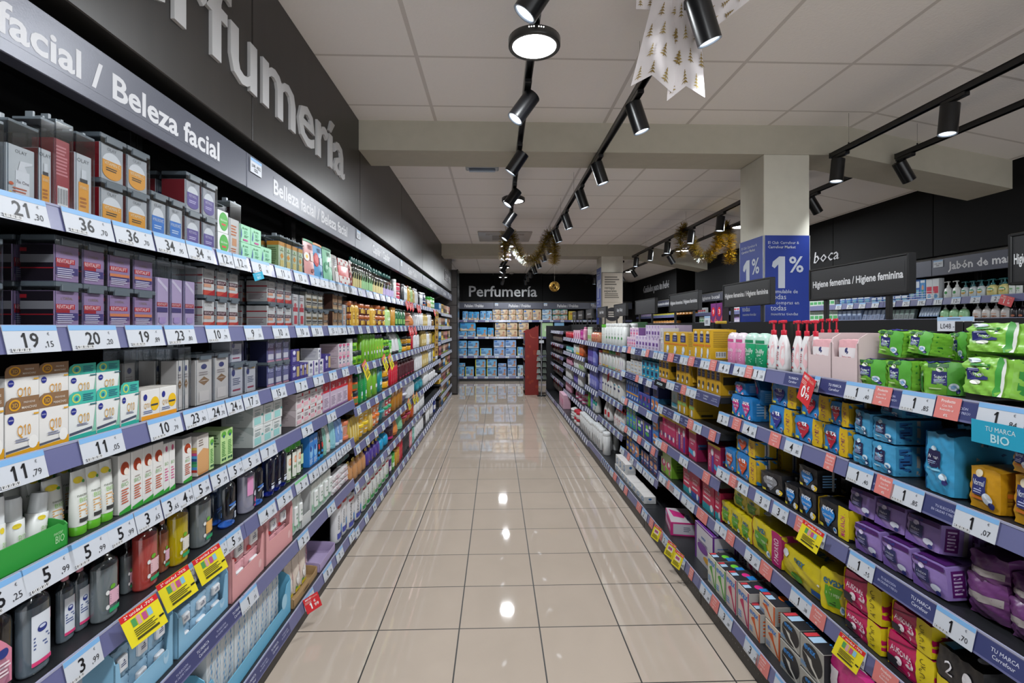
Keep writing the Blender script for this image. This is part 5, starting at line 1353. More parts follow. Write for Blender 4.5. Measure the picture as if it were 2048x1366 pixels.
bot('navycan', 'navy hair mousse can', '#1b2452', 'can', '#c4c6cc', name='hair_spray_can', lab='#d8d8de', g=[('t', 'NELLY', .5, .8, .1, '#e6e6ee', .8), ('r', .1, .5, .9, .6, '#e6e6ee'), ('e', .5, .36, .2, .06, '#3a8ad0'), ('r', 0, .1, 1, .2, '#e0783c')])
bot('goldb', 'pale gold hair bottle', '#cdb26a', 'flip', '#c4a85c', lab='#e4d4a0')
bot('greenb2', 'leaf green hair bottle', '#5cb03c', 'cyl', '#2fa03c', lab='#dcefd0')
bot('tealb2', 'petrol blue hair bottle', '#1e8496', 'egg', '#186a78', lab='#3ca4b4')
S('dye', BOX, 'hair_dye_box', 'box', 'hair dye box with portrait print', '#3a2c2a', d=.08, g=[('r', .04, .55, .96, .96, '#c48c74'), ('p', [(.05, .5), (.5, .98), (.95, .5), (.8, .2), (.2, .2)], '#6a3c2c'), ('e', .5, .66, .2, .14, '#e0b49c'), ('r', 0, 0, 1, .16, '#a8b83c')])
S('dyer', BOX, 'hair_dye_box', 'box', 'hair dye box with rose portrait print', '#5a2430', d=.08, g=[('r', .04, .1, .96, .96, '#c87c80'), ('p', [(.05, .3), (.5, .98), (.95, .3), (.8, .15), (.2, .15)], '#7c2c30'), ('e', .5, .66, .2, .14, '#e6bca8'), ('r', 0, 0, 1, .1, '#d8506c')])
S('dyek', BOX, 'hair_dye_box', 'box', 'hair dye box with gold and black print', '#1e1a18', d=.08, g=[('r', .1, .6, .9, .95, '#b8935c'), ('e', .5, .6, .22, .16, '#d8b494'), ('p', [(.2, .2), (.5, .9), (.8, .2)], '#3c2620'), ('r', 0, .04, 1, .14, '#b88a2c')])
S('dyew', BOX, 'hair_dye_box', 'box', 'pale hair dye box with blonde portrait print', '#d6ccc6', d=.08, g=[('r', .04, .4, .96, .9, '#c8a884'), ('e', .5, .62, .22, .16, '#eecdb8'), ('r', 0, 0, 1, .2, '#7c9a3c')])
run('B1', 'hy', *h1.r(70, 240, 120), n=4)
run('B1', 'hg', *h1.r(240, 460, 195), n=5)
run('B1', 'ho', *h1.r(462, 662, 320), n=4)
run('B1', 'ht', *h1.r(666, 880, 410), n=4)
run('B1', 'hw', *h1.r(882, 914, 565))
run('B1', 'jarred', *h1.r(922, 1015, 625), rows=2)
run('B1', 'blackb', *h1.r(1020, 1062, 655), n=2)
run('B1', 'clearb', *h1.r(1064, 1130, 690), n=2)
run('B1', 'ybot', *h6.r(172, 222, 100))
run('B1', 'gbot', *h6.r(224, 272, 120))
run('B1', 'goldb', *h6.r(273, 300, 190))
run('B1', 'whiteb', *h6.r(300, 362, 155), n=2)
run('B1', 'blackb', *h6.r(364, 392, 230), desc='black styling bottle among grey ones', n=2)
run('B1', 'clearb', *h6.r(396, 456, 230), n=2, desc='grey conical lotion bottle')
run('B1', 'navycan', *h6.r(462, 528, 235))
run('B1', 'greenb2', *h6.r(600, 690, 320), n=2)
run('B1', 'kraft', *h6.r(535, 600, 380), n=2, desc='brown carton below green-topped bottles')
S('bluebox', BOX, 'hair_dye_box', 'box', 'light blue and black kit box', '#3f8cc8', d=.08, g=[('r', .1, .5, .9, .9, '#e2ecf4'), ('r', .1, .1, .9, .3, '#15161c')])
S('yelbox', BOX, 'hair_dye_box', 'box', 'yellow and black kit box', '#e2b01e', d=.08, g=[('r', .1, .5, .9, .9, '#2a2620'), ('r', .1, .1, .9, .3, '#f2e2a0')])
run('B2', 'jarbrown', *h2.r(-12, 48, -180), rows=2, desc='dark brown jar with white label by the yellow bottle')
run('B2', 'ybot', *h2.r(52, 192, -185), n=2)
run('B2', 'jarbrown', *h2.r(200, 428, -130), n=2, rows=2)
run('B2', 'ybot', *h2.r(430, 524, -110), desc='honey yellow bottle between jar stacks')
run('B2', 'jarbrown', *h2.r(532, 716, -100), n=2, rows=2, desc='dark brown jar of the second stack')
run('B2', 'gbot', *h2.r(722, 822, -80))
run('B2', 'amber', *h2.r(826, 892, -60), n=2)
run('B2', 'dkgreen', *h2.r(898, 1090, -30), n=4)
run('B2', 'tubpeach', *h6.r(150, 220, 640), rows=2, desc='pale aqua and white small tub')
run('B2', 'orangebig', *h6.r(226, 302, 590), desc='orange and brown treatment tube')
run('B2', 'whiteb', *h6.r(312, 398, 630), n=2)
run('B2', 'hw', *h6.r(400, 460, 640), n=2, desc='white bottle with magenta print')
run('B2', 'goldb', *h6.r(464, 548, 650), n=3)
run('B2', 'whiteb', *h6.r(550, 622, 640), n=4, desc='white four-in-a-row hair bottle')
run('B2', 'amber', *h6.r(624, 664, 760), n=2, desc='amber bottle by the brown clip strip')
run('B2', 'clearb', *h6.r(738, 784, 690), n=2)
run('B3', 'hw', *h2.r(22, 78, 560), desc='slim clear-white spray by green jars')
run('B3', 'jargreen', *h2.r(80, 196, 540), rows=2)
run('B3', 'jargreen', *h2.r(198, 252, 790), desc='lime green jar beside the stacked pair')
run('B3', 'lime', *h2.r(256, 392, 470), n=2)
run('B3', 'lime', *h2.r(400, 502, 470), n=2, desc='tall lime bottle with violet label')
run('B3', 'limeflip', *h2.r(506, 675, 480), n=3)
run('B3', 'jargreen', *h2.r(680, 786, 510), n=2, rows=2, desc='small lime green jar')
run('B3', 'greenb2', *h2.r(790, 832, 590), desc='squat green bottle by white tubes')
run('B3', 'tubeW', *h2.r(852, 985, 440), n=2)
run('B3', 'tubeM', *h2.r(972, 1062, 430), n=1)
run('B3', 'jaryel', *h2.r(1066, 1140, 515), rows=2, desc='orange-yellow jar beyond mint tube')
run('B3', 'jaryel', *h6.r(190, 226, 1100), rows=2, desc='amber jar beside pink bottle')
run('B3', 'redbot', *h6.r(236, 272, 1030), desc='pink-red slim bottle')
run('B3', 'whiteb', *h6.r(278, 400, 1010), n=2)
run('B3', 'goldb', *h6.r(444, 530, 990), n=3)
run('B3', 'whiteb', *h6.r(534, 584, 1010), n=2, desc='white bottle between gold ones')
run('B3', 'goldb', *h6.r(586, 640, 1000), n=2, desc='gold bottle with blue cap')
S('yelblue', BOX, 'hair_dye_box', 'box', 'yellow and navy lightener box', '#ecc21c', d=.08, g=[('r', 0, 0, 1, .24, '#1f2f7c'), ('r', .1, .5, .9, .7, '#8a6ab0')])
run('B3', 'yelblue', *h6.r(710, 748, 1010), n=1)
run('B4', 'orangetube', *h3.r(84, 176, 230))
run('B4', 'jarorange', *h3.r(178, 312, 350), rows=2)
run('B4', 'green', *h3.r(300, 458, 190), n=2)
run('B4', 'lime', *h3.r(462, 655, 150), n=2, desc='lime bottle between green and teal')
run('B4', 'tealbot', *h3.r(657, 770, 100))
run('B4', 'jaryel', *h3.r(774, 894, 130), rows=2)
run('B4', 'redbot', *h3.r(896, 1042, 60), n=4)
run('B4', 'winebot', *h3.r(1060, 1372, 30), n=6)
run('B4', 'whiteb', *h7.r(414, 545, 150), n=3)
run('B4', 'goldb', *h7.r(552, 668, 100), n=3)
run('B4', 'clearb', *h7.r(682, 752, 90), n=2)
bot('yelcan', 'yellow spray can with blue band', '#e8c41c', 'can', '#e0b818', name='hair_spray_can', g=[('r', 0, .3, 1, .42, '#2c3a9c')])
run('B4', 'yelcan', *h7.r(758, 806, 60))
run('B4', 'whiteb', *h7.r(810, 848, 60), n=1, desc='white box-like bottle with violet band')
run('B5', 'tubpeach', *h4.r(230, 308, 340), rows=2)
run('B5', 'tubeGold', *h4.r(312, 462, 300), n=4)
run('B5', 'tubyel', *h4.r(464, 606, 185), n=2, rows=2)
run('B5', 'tubeGold', *h4.r(608, 664, 160), n=2, desc='gold tube behind orange tubs')
run('B5', 'tuborange', *h4.r(666, 768, 70), n=2, rows=2)
run('B5', 'tubteal', *h4.r(770, 856, 20), rows=2)
run('B5', 'tubwm', *h4.r(858, 950, -40), n=2, rows=2)
run('B5', 'amberp', *h3.r(948, 1142, 560), n=3)
run('B5', 'lilactub', *h3.r(1146, 1244, 510), rows=2)
run('B5', 'whiteb', *h7.r(270, 386, 720), n=3)
run('B5', 'tealb2', *h7.r(430, 560, 610), n=2)
run('B5', 'hw', *h7.r(576, 655, 540), n=3, desc='white bottle with dark red stripe')
run('B5', 'whiteb', *h7.r(676, 800, 520), n=3, desc='tall white bottle under red cards')
run('B5', 'whiteb', *h7.r(806, 848, 560), n=1, desc='broad white bottle with blue mark')
run('B6', 'tan', *h4.r(300, 566, 960), n=4)
run('B6', 'purp', *h4.r(568, 775, 740), n=4)
run('B6', 'sky', *h4.r(764, 912, 560), n=2)
run('B6', 'winejar', *h4.r(914, 994, 400), rows=1)
run('B6', 'orangebig', *h4.r(972, 1072, 240))
run('B6', 'tubeM', *h4.r(1074, 1128, 180))
run('B6', 'tubcoral', *h8.r(330, 500, 410), n=2, rows=2)
run('B6', 'orangetube', *h8.r(504, 560, 330), desc='terracotta orange bottle')
run('B6', 'whiteb', *h8.r(566, 690, 310), n=2)
run('B6', 'hw', *h8.r(692, 790, 130), n=3, desc='white bottle with black stripe')
run('B7', 'revg', *h5.r(660, 900, 500), n=4)
run('B7', 'revg', *h5.r(902, 1060, 230), n=3, desc='white green-foot shampoo bottle past the gap')
bot('plumb', 'plum and white bottle', '#4a2460', 'cyl', '#e6e2e6', lab='#e6dfe8')
run('B7', 'plumb', *h5.r(1064, 1108, 110))
run('B7', 'greenb2', *h5.r(1110, 1150, 60))
run('B7', 'amber', *h5.r(1156, 1216, 0), n=2)
run('B7', 'redbot', *h8.r(200, 300, 1180), n=3, desc='crimson bottle behind the amber ones')
run('B7', 'blackb', *h8.r(310, 450, 1080), n=4)
S('boxpink', BOX, 'hair_care_box', 'box', 'pink hair care box', '#e0808c', d=.1, g=[('l', .1, .2, .9, .8, 3, '#f6e0e4')])
S('boxmint', BOX, 'hair_care_box', 'box', 'mint hair care box', '#9cd8cc', d=.1, g=[('l', .1, .2, .9, .8, 3, '#2c5a54')])
run('B7', 'boxpink', *h8.r(452, 508, 960), rows=2)
run('B7', 'boxmint', *h8.r(510, 562, 880), rows=2)
run('B7', 'whiteb', *h8.r(566, 770, 800), n=5, desc='white bottle with royal blue cap')
run('B7', 'blackb', *h8.r(776, 830, 540), desc='tall black bottle with rounded shoulders')
run('B7', 'hw', *h8.r(834, 900, 430), n=2)
run('B7', 'hw', *h8.r(930, 1000, 110), desc='tall white box-like bottle')
run('B7', 'blueb', *h8.r(1010, 1058, 90), n=1)
yC = yl[5] + .03
for i in range(8):
    z = C_LV[i]
    hgt = (.21, .2, .2, .2, .2, .2, .2, .16)[i]
    y = yC
    k = 0
    while y < 10.7:
        st = ['dye', 'dyer', 'dyek', 'dyew', 'dye', 'dyek', 'bluebox', 'yelbox'][(i * 3 + k) % 8] if i else ['bluebox', 'yelbox', 'dyek', 'dye', 'dyew', 'dyer'][k % 6]
        n = 4
        w = .085
        y2 = min(y + n * w, 10.72)
        n = int((y2 - y) / w + .01)
        if n < 1:
            break
        parts = proto(STY[st], w * .95, hgt * .82)
        for q in range(n):
            place(parts, 'hair_dye_box', (XL - .03, y + (q + .5) * w, z - .005), (0, 0, R(90)), f'{STY[st]["desc"]}, {nth(k * 4 + q + 1)} box along {SH["C%d" % (i + 1)]["words"]}', 'box', 'hair dye boxes on ' + SH['C%d' % (i + 1)]['words'])
        y = y2 + .012
        k += 1
# ---------------------------------------------------------------- hygiene gondola
r1, r2, r3 = Crop(1600, 600, .2928), Crop(1600, 940, .3118), Crop(1300, 940, .3118)
r4, q1, q2 = Crop(1300, 620, .2636), Crop(1080, 620, .1171), Crop(1190, 640, .1171)
q3, q4, q5 = Crop(1200, 760, .1171), Crop(1080, 740, .1171), Crop(1180, 880, .1903)
q6 = Crop(1300, 780, .1318)
PADG = [('p', [(.14, .34), (.56, .3), (.6, .72), (.16, .76)], '#2b2f78'), ('e', .36, .8, .1, .08, '#e9ecdf'), ('e', .36, .8, .07, .05, '#4c9a3c')]
S('padG', 'pack', 'pad_pack', 'pads', 'bright green pad pack with blue label', '#7ec23e', d=.13, bulge=.1, wr=.008, n=8, seed=2,
  g=[('r', .55, .0, 1, 1, '#58ab3a'), ('r', .05, .86, .6, .98, '#2d6a3a')] + PADG + [('t', 'Super+', .37, .58, .11, '#eef0fa', .32), ('l', .2, .36, .54, .5, 4, '#b9bfe6'), ('e', .72, .26, .14, .12, '#dfe8f4'), ('e', .72, .26, .08, .06, '#8cb4e0'), ('e', .84, .14, .06, .07, '#2b2f78'), ('r', .08, .18, .4, .22, '#d6f0a8')],
  gs=[('r', .06, .06, .3, .94, '#2f8f36'), ('r', .42, .02, .52, .98, '#e6e8e2'), ('r', .6, .06, .82, .94, '#2f8f36'), ('b', .62, .55, .8, .9), ('e', .2, .3, .07, .1, '#1f4a24')], gt=[('r', .1, .1, .7, .5, '#2b2f78')])
S('padGbig', 'pack', 'pad_pack', 'pads', 'large bright green pad pack', '#8cc84a', d=.14, bulge=.1, wr=.012, n=10, seed=6,
  g=[('r', .72, 0, .84, 1, '#3f9c3a'), ('r', .84, 0, .9, 1, '#e6e8e2'), ('p', [(.08, .36), (.56, .4), (.56, .7), (.1, .66)], '#2b2f78'), ('t', 'Super+', .34, .53, .11, '#eef0fa', .36), ('e', .3, .32, .13, .06, '#e9ecdf'), ('l', .14, .6, .5, .68, 2, '#b9bfe6'), ('r', .12, .74, .62, .8, '#2f8f36'), ('l', .4, .75, .6, .79, 1, '#d8f0b0'), ('e', .2, .88, .16, .07, '#dfe8f4')], gs=[('r', .1, .02, .4, .98, '#2f8f36'), ('r', .5, .02, .6, .98, '#e6e8e2')])
S('padB', 'pack', 'pad_pack', 'pads', 'light blue pad pack with navy label', '#4aa3d2', d=.16, bulge=.08, wr=.006, n=8, seed=8,
  g=[('p', [(.14, .36), (.6, .32), (.64, .78), (.16, .8)], '#23204e'), ('e', .38, .84, .1, .08, '#c9dce9'), ('t', 'Normal+', .39, .6, .11, '#e9eef8', .38), ('l', .2, .38, .58, .52, 4, '#a9b4dc'), ('e', .74, .3, .13, .1, '#d3e6f2'), ('e', .74, .28, .07, .05, '#4a8cc4'), ('e', .82, .14, .08, .09, '#2a2c6a'), ('e', .82, .14, .05, .06, '#d3e6f2'), ('r', .12, .2, .5, .24, '#bfe2f4')],
  gs=[('r', .06, .08, .34, .92, '#2f6fae'), ('l', .08, .12, .32, .88, 7, '#1c2a56'), ('r', .44, .02, .52, .98, '#b9b7b0'), ('r', .6, .06, .9, .94, '#3b8cc4')], gt=[('r', .08, .1, .6, .5, '#2a2c6a')])
S('padBt', 'pack', 'pad_pack', 'pads', 'tall sky blue pad pack', '#43a6d6', d=.2, bulge=.05, wr=.008, n=9, seed=12,
  g=[('r', .12, .42, .62, .7, '#23204e'), ('e', .36, .73, .12, .04, '#c9dce9'), ('t', 'Normal+', .37, .59, .06, '#e9eef8', .42), ('l', .18, .44, .56, .53, 3, '#a9b4dc'), ('e', .72, .3, .14, .06, '#d3e6f2'), ('e', .76, .22, .08, .05, '#2a2c6a'), ('r', .1, .37, .6, .4, '#8cd0ec')], gs=[('r', .3, .02, .4, .98, '#b9b7b0'), ('r', .4, 0, 1, 1, '#255a86')])
S('padY', 'pack', 'pad_pack', 'pads', 'golden yellow pad pack with navy label', '#d39a1e', d=.16, bulge=.1, wr=.006, n=8, seed=14,
  g=[('r', .12, .34, .62, .8, '#2b3478'), ('e', .36, .86, .13, .09, '#e9dcc0'), ('t', 'Normal', .37, .64, .13, '#e9eef8', .4), ('l', .18, .38, .56, .54, 3, '#b9bfe6'), ('r', .08, .24, .5, .3, '#e07a2a'), ('e', .66, .3, .16, .14, '#dfe6f0'), ('e', .78, .16, .1, .08, '#2b3478')], gs=[('l', .1, .2, .9, .8, 6, '#a8741c'), ('r', .1, .4, .4, .5, '#e07a2a')])
S('padP', 'pack', 'pad_pack', 'pads', 'lavender night pad pack', '#9a7fc4', d=.15, bulge=.1, wr=.007, n=8, seed=16,
  g=[('r', .02, .84, .98, .99, '#4c1a66'), ('r', .08, .87, .5, .96, '#2b2f78'), ('r', .1, .3, .56, .72, '#262a5e'), ('e', .33, .76, .1, .08, '#d9cfea'), ('t', 'Night+', .33, .55, .1, '#e0e2f6', .36), ('l', .16, .34, .5, .46, 3, '#a9a6d6'), ('e', .72, .26, .14, .11, '#dce0f0'), ('e', .78, .12, .07, .08, '#2b2f78'), ('p', [(0, 0), (.5, 0), (.1, .3), (0, .4)], '#7d5eae')],
  gs=[('r', .08, .1, .36, .9, '#5a1668'), ('l', .12, .16, .32, .84, 6, '#c9b4d8'), ('r', .46, .02, .56, .98, '#a9a4aa'), ('r', .64, .06, .92, .94, '#5a1668'), ('b', .66, .5, .9, .86)], gt=[('r', .05, .04, .95, .4, '#4c1a66'), ('r', .1, .5, .6, .9, '#2b2f78')])
S('padD', 'pack', 'pad_pack', 'pads', 'plum pad pack lying end-on', '#6f3a74', d=.22, bulge=.2, wr=.008, n=8, seed=18, g=[('r', .04, .42, .96, .6, '#a39a98')])
AUS = [('p', [(0, .2), (.5, .0), (1, .1), (1, .16), (.5, .06), (0, .26)], '#7a1040'), ('p', [(0, .74), (.5, .92), (.66, 1), (.72, 1), (.5, .88), (0, .7)], '#7a1040')]
S('aus', 'pack', 'pad_pack', 'pads', 'magenta pad pack with yellow savings band', '#d01a62', d=.12, bulge=.06, wr=.005, n=8, seed=20,
  g=AUS + [('r', .66, 0, 1, 1, '#ecd41c'), ('T', 'AHORRO', .8, .5, .12, '#6a5a1c', .74), ('t', 'AUSONIA', .33, .58, .16, '#f7e6ee', .5, .012), ('e', .26, .3, .08, .12, '#f0e4ea'), ('r', 0, .06, .24, .32, '#1c1a26'), ('t', '9', .5, .16, .12, '#f7e6ee', .2), ('e', .52, .42, .1, .1, '#f2d8e2'), ('e', .48, .46, .09, .09, '#d01a62')],
  gs=[('r', 0, 0, .3, 1, '#ecd41c'), ('r', .3, 0, .36, 1, '#e6e2da'), ('r', .36, 0, .42, 1, '#1c1a22'), ('r', .42, 0, .52, 1, '#e6e2da'), ('r', .52, 0, 1, 1, '#e2c81c')], gt=[('r', .1, .1, .6, .5, '#a8144c')])
S('ausk', 'pack', 'pad_pack', 'pads', 'black and yellow pad pack with savings band', '#1d1c20', d=.14, bulge=.08, wr=.005, n=8, seed=22,
  g=[('r', 0, 0, 1, .5, '#ecd41c'), ('t', 'AHORRO', .45, .28, .22, '#a8307c', .7), ('t', '2', .3, .72, .2, '#e9e6ea', .2), ('e', .7, .72, .1, .12, '#e9e6ea')], gt=[('r', .04, .05, .3, .4, '#4aa3d8'), ('e', .7, .4, .12, .2, '#e6e2e8'), ('t', '2', .45, .5, .3, '#e9e6ea', .2)], gs=[('r', 0, 0, 1, .5, '#ecd41c')])
def evax(key, desc, heart, base='#2a86cf', d=.1, band=True, moon=False, **k):
    x1 = .70 if band else 1.0
    cx = x1 * .48
    g = [('e', cx - x1 * .14, .58, x1 * .2, .2, heart), ('e', cx + x1 * .14, .58, x1 * .2, .2, heart), ('p', [(cx - x1 * .32, .5), (cx, .12), (cx + x1 * .32, .5), (cx, .66)], heart),
         ('t', 'evax', cx, .76, .2, '#f2f4f8', x1 * .9, .02), ('t', 'Cottonlike', cx, .52, .09, '#e6ecf6', x1 * .56), ('l', cx - x1 * .12, .26, cx + x1 * .14, .4, 3, '#dfe6f4'),
         ('e', x1 * .84, .14, x1 * .09, .1, '#dfe6f2'), ('e', x1 * .84, .14, x1 * .06, .07, heart if not moon else '#2a86cf'), ('r', x1 * .08, .06, x1 * .26, .16, '#e6d63c')]
    if moon:
        g += [('e', x1 * .92, .16, x1 * .1, .14, '#e8c22c'), ('e', x1 * .86, .18, x1 * .1, .13, '#dfe6f2')]
    if band:
        g += [('r', .70, 0, 1, 1, k.get('bandc', '#e0b81c')), ('T', k.get('word', 'AHORRO'), .85, .48, .13, k.get('wordc', '#8a2a6a'), .74, .01)]
    S(key, 'pack', 'pad_pack', 'pads', desc, base, d=d, bulge=.07, wr=.006, n=8, g=g, seed=len(key) + 3,
      gs=[('r', 0, 0, .42, 1, k.get('bandc', '#d8b42c')), ('r', .42, 0, .5, 1, '#e6e0d0'), ('r', .5, 0, .56, 1, '#2f4a8c'), ('r', .56, 0, .66, 1, '#e6e0d0'), ('r', .66, 0, 1, 1, '#cfa81e')] if band else [('l', .2, .2, .8, .8, 5, '#7fb4e6'), ('r', .6, .05, .7, .95, '#b9b9b6')])
evax('evP', 'blue pad pack with violet heart and yellow band', '#34308c')
evax('evR', 'blue pad pack with red heart and yellow band', '#c01c36')
evax('evO', 'blue pad pack with orange heart and yellow band', '#d8501c')
evax('evOs', 'small blue pad pack with orange heart', '#d8501c', band=False)
evax('evM', 'small blue pad pack with pink heart', '#d83a8c', band=False)
evax('evKs', 'black pad pack with grey heart and moon', '#8c8c90', base='#1c1c20', band=False, moon=True)
evax('evKb', 'black pad pack with blue heart and moon', '#1e86d8', base='#1c1c20', band=False, moon=True)
evax('evKy', 'black pad pack with blue heart and yellow end', '#1e86d8', base='#1c1c20', bandc='#e6cf1e', word='MÁS ANCHA', wordc='#c0307c')
def ev_y(key, desc, band=False, **k):
    x1 = .72 if band else 1.0
    c = x1 * .5
    g = [('p', [(c - x1 * .32, .62), (c + x1 * .34, .62), (c + x1 * .2, .4), (c + x1 * .3, .16), (c - x1 * .2, .14), (c - x1 * .34, .4)], '#5aa02a'), ('t', 'evax', c, .76, .19, '#2c6a8c', x1 * .8, .02),
         ('t', 'fina y segura', c, .46, .09, '#dff0c8', x1 * .56), ('l', c - x1 * .2, .18, c + x1 * .14, .3, 2, '#2c4a1c'), ('e', x1 * .84, .16, x1 * .1, .1, '#e9eef2'), ('e', x1 * .84, .16, x1 * .06, .06, '#7aa4c8')]
    if band:
        g += [('r', .72, 0, 1, 1, '#b8186c'), ('T', 'AHORRO', .86, .46, .13, '#f4dfe9', .74, .012)]
    S(key, 'pack', 'pad_pack', 'pads', desc, '#e0cc1c', d=k.get('d', .1), bulge=.09, wr=.007, n=8, g=g, seed=len(key) + 5,
      gs=[('b', .2, .3, .6, .8), ('r', .72, .02, .8, .98, '#c9c4a8')] if not band else [('r', 0, 0, 1, 1, '#a8165f'), ('e', .6, .4, .08, .1, '#2c2a1c')])
ev_y('evY', 'small yellow pad pack with green leaf label')
ev_y('evYb', 'long yellow pad pack with magenta savings end', True, d=.12)
S('evYl', 'pack', 'pad_pack', 'pads', 'large yellow pad pack lying with white seam', '#dcc81a', d=.2, bulge=.14, wr=.01, n=9, seed=31,
  g=[('r', 0, 0, .12, 1, '#b8186c'), ('T', 'LONG', .06, .5, .07, '#f4dfe9', .7), ('p', [(.12, .52), (.96, .46), (.96, .52), (.12, .58)], '#e9e6dc'), ('e', .24, .76, .07, .14, '#e9eef2'), ('t', 'evax', .56, .8, .2, '#2c6a8c', .3, .02), ('e', .5, .2, .12, .14, '#5aa02a'), ('r', .8, .06, .96, .24, '#2f5a9c')],
  gs=[('r', .2, .4, .9, .5, '#e6e2d6'), ('r', .2, .54, .9, .58, '#2f4a8c'), ('r', .2, .62, .9, .66, '#e6e2d6')], gt=[('t', 'evax', .5, .5, .3, '#2c6a8c', .5, .02)])
S('pinktray', 'tray', 'display_tray', 'tray', 'pale pink display carton of intimate wipes', '#dcc6c6', d=.2, lo=.5, sh=1.0)
S('wipeI', 'pack', 'wipes_pack', 'wipes', 'pink intimate wipes pack', '#efb6bc', d=.045, bulge=.12, wr=.003, g=[('r', .04, .3, .96, .8, '#ece4e6'), ('e', .5, .72, .1, .08, '#333a6c'), ('t', 'Intimate', .5, .56, .1, '#c8505c', .5), ('l', .2, .36, .8, .48, 2, '#4a5a8c'), ('r', .0, .1, 1, .18, '#d8485c')], seed=33)
S('pumpw', 'bottle', 'pump_bottle', 'bottle', 'white intimate soap bottle with red pump', '#e9e6e7', prof='pump', cap='#d4243c', flat=.6, e=2.3, lab=(.04, .6), th=.9,
  g=[('p', [(.5, .3), (.62, .75), (.84, .95), (.98, .8), (.98, .2), (.8, .08)], '#f0c3c6'), ('e', .3, .74, .14, .06, '#2f3a6c'), ('e', .3, .77, .08, .03, '#d8404c'), ('l', .1, .28, .5, .6, 5, '#c8606a'), ('r', .06, .08, .42, .14, '#b8303c')])
S('gelP', 'bottle', 'gel_bottle', 'bottle', 'pink intimate gel bottle with frosted dome', '#e58cb8', prof='gel', cap='#ead9e4', flat=.6, e=2.8, lab=(.06, .82), th=.9, g=[('t', 'Chilly', .5, .5, .14, '#f9e6f0', .7, .01), ('r', .1, .84, .9, .96, '#d0508c'), ('l', .15, .06, .85, .36, 5, '#f4cfe2')])
S('gelG', 'bottle', 'gel_bottle', 'bottle', 'green intimate gel bottle with frosted dome', '#149a66', prof='gel', cap='#bfe0d2', flat=.6, e=2.8, lab=(.06, .82), th=.9, g=[('t', 'Chilly', .5, .54, .16, '#e4f6ec', .75, .01), ('t', 'gel', .5, .4, .09, '#e4f6ec', .3), ('r', .1, .84, .9, .96, '#1c8a5c'), ('l', .15, .06, .85, .28, 4, '#9cdcc0')])
YB = [('e', .5, .9, .22, .06, '#e9dcc0'), ('r', .2, .56, .8, .86, '#262c5e'), ('t', 'Normal', .5, .76, .06, '#dfe3f4', .5), ('l', .26, .6, .74, .7, 3, '#8c94c8'), ('r', .06, .42, .94, .49, '#e0801e'), ('e', .56, .24, .16, .13, '#e9ecf2'), ('e', .5, .1, .14, .07, '#c9d6ea')]
S('ybox', BOX, 'liner_box', 'box', 'yellow liner box with navy label', '#dcab16', d=.15, g=YB, gs=[('l', .1, .4, .9, .95, 9, '#9a7a1c'), ('b', .2, .06, .6, .26)], top='#d8b03a')
S('yboxw', BOX, 'liner_box', 'box', 'wide yellow liner box turned sideways', '#d6a51a', d=.1, g=[('l', .1, .4, .9, .95, 8, '#9a7a1c'), ('b', .2, .06, .5, .26)], top='#d8b03a')
S('ybox2', BOX, 'liner_box', 'box', 'yellow liner box with navy label and bow print', '#d3a213', d=.15, g=YB[:4] + [('e', .5, .3, .2, .1, '#3c3c44'), ('e', .4, .16, .16, .08, '#e9ecf2')], gs=[('r', .1, .4, .7, .7, '#3a3420'), ('l', .1, .75, .9, .95, 4, '#9a7a1c'), ('b', .3, .06, .8, .2)], top='#b88c14')
S('yboxg', BOX, 'liner_box', 'box', 'yellow liner box with green band', '#cfa516', d=.15, g=YB[:4] + [('r', 0, .38, 1, .52, '#8cb45c'), ('e', .56, .2, .18, .16, '#e2e6ee')], gs=[('l', .1, .3, .9, .95, 12, '#a07e1c'), ('r', .3, .08, .8, .18, '#3a3420')], top='#b88c14')
S('whitebx', BOX, 'liner_box', 'box', 'white and aqua liner box', '#c9d3d2', d=.12, g=[('r', .1, .1, .9, .3, '#4aa0b4'), ('e', .5, .6, .2, .14, '#9fc8cc')])
S('lav', BOX, 'intimate_care_box', 'box', 'slim lilac intimate care box', '#d9cbe2', d=.12, g=[('p', [(.3, .95), (.7, .95), (.6, .75), (.4, .75)], '#a88cc4'), ('r', .2, .3, .8, .56, '#8e6ab4'), ('e', .6, .42, .2, .1, '#5c2f7c'), ('l', .2, .08, .8, .24, 2, '#8a74a8')], side='#d3c2de', top='#e0d6e8')
S('lavp', BOX, 'intimate_care_box', 'box', 'pink and lilac intimate care box', '#e3c9da', d=.12, g=[('e', .5, .4, .3, .14, '#d85c8c'), ('r', .2, .6, .8, .8, '#b07cb8'), ('l', .2, .08, .8, .2, 2, '#8a4a8c')], side='#8a5aa0', top='#e0d6e8')
S('whslim', BOX, 'intimate_care_box', 'box', 'slim white intimate care box', '#dcdade', d=.12, g=[('l', .2, .2, .8, .7, 6, '#8c8ca0')])
S('ausb', BOX, 'liner_box', 'box', 'magenta liner box with yellow top strip', '#c42062', d=.12, g=[('r', 0, .9, 1, 1, '#d8b41c'), ('t', 'AUSONIA', .5, .64, .07, '#f0d4e0', .8), ('e', .62, .24, .2, .1, '#ecdfe8'), ('r', .06, .2, .34, .32, '#5a3a9c'), ('p', [(0, .74), (.5, .82), (1, .72), (1, .75), (.5, .85), (0, .77)], '#a01850')], side='#a3184e', top='#b01c54')
S('ausslim', BOX, 'liner_box', 'box', 'slim magenta liner box with violet stripe', '#b81c5a', d=.12, g=[('r', 0, .92, 1, 1, '#d8b41c'), ('T', 'AUSONIA', .3, .4, .24, '#f0d4e0', .5), ('r', .6, .04, .92, .6, '#5a3a9c'), ('e', .7, .72, .2, .12, '#e2dce6')], side='#a3184e', top='#b01c54')
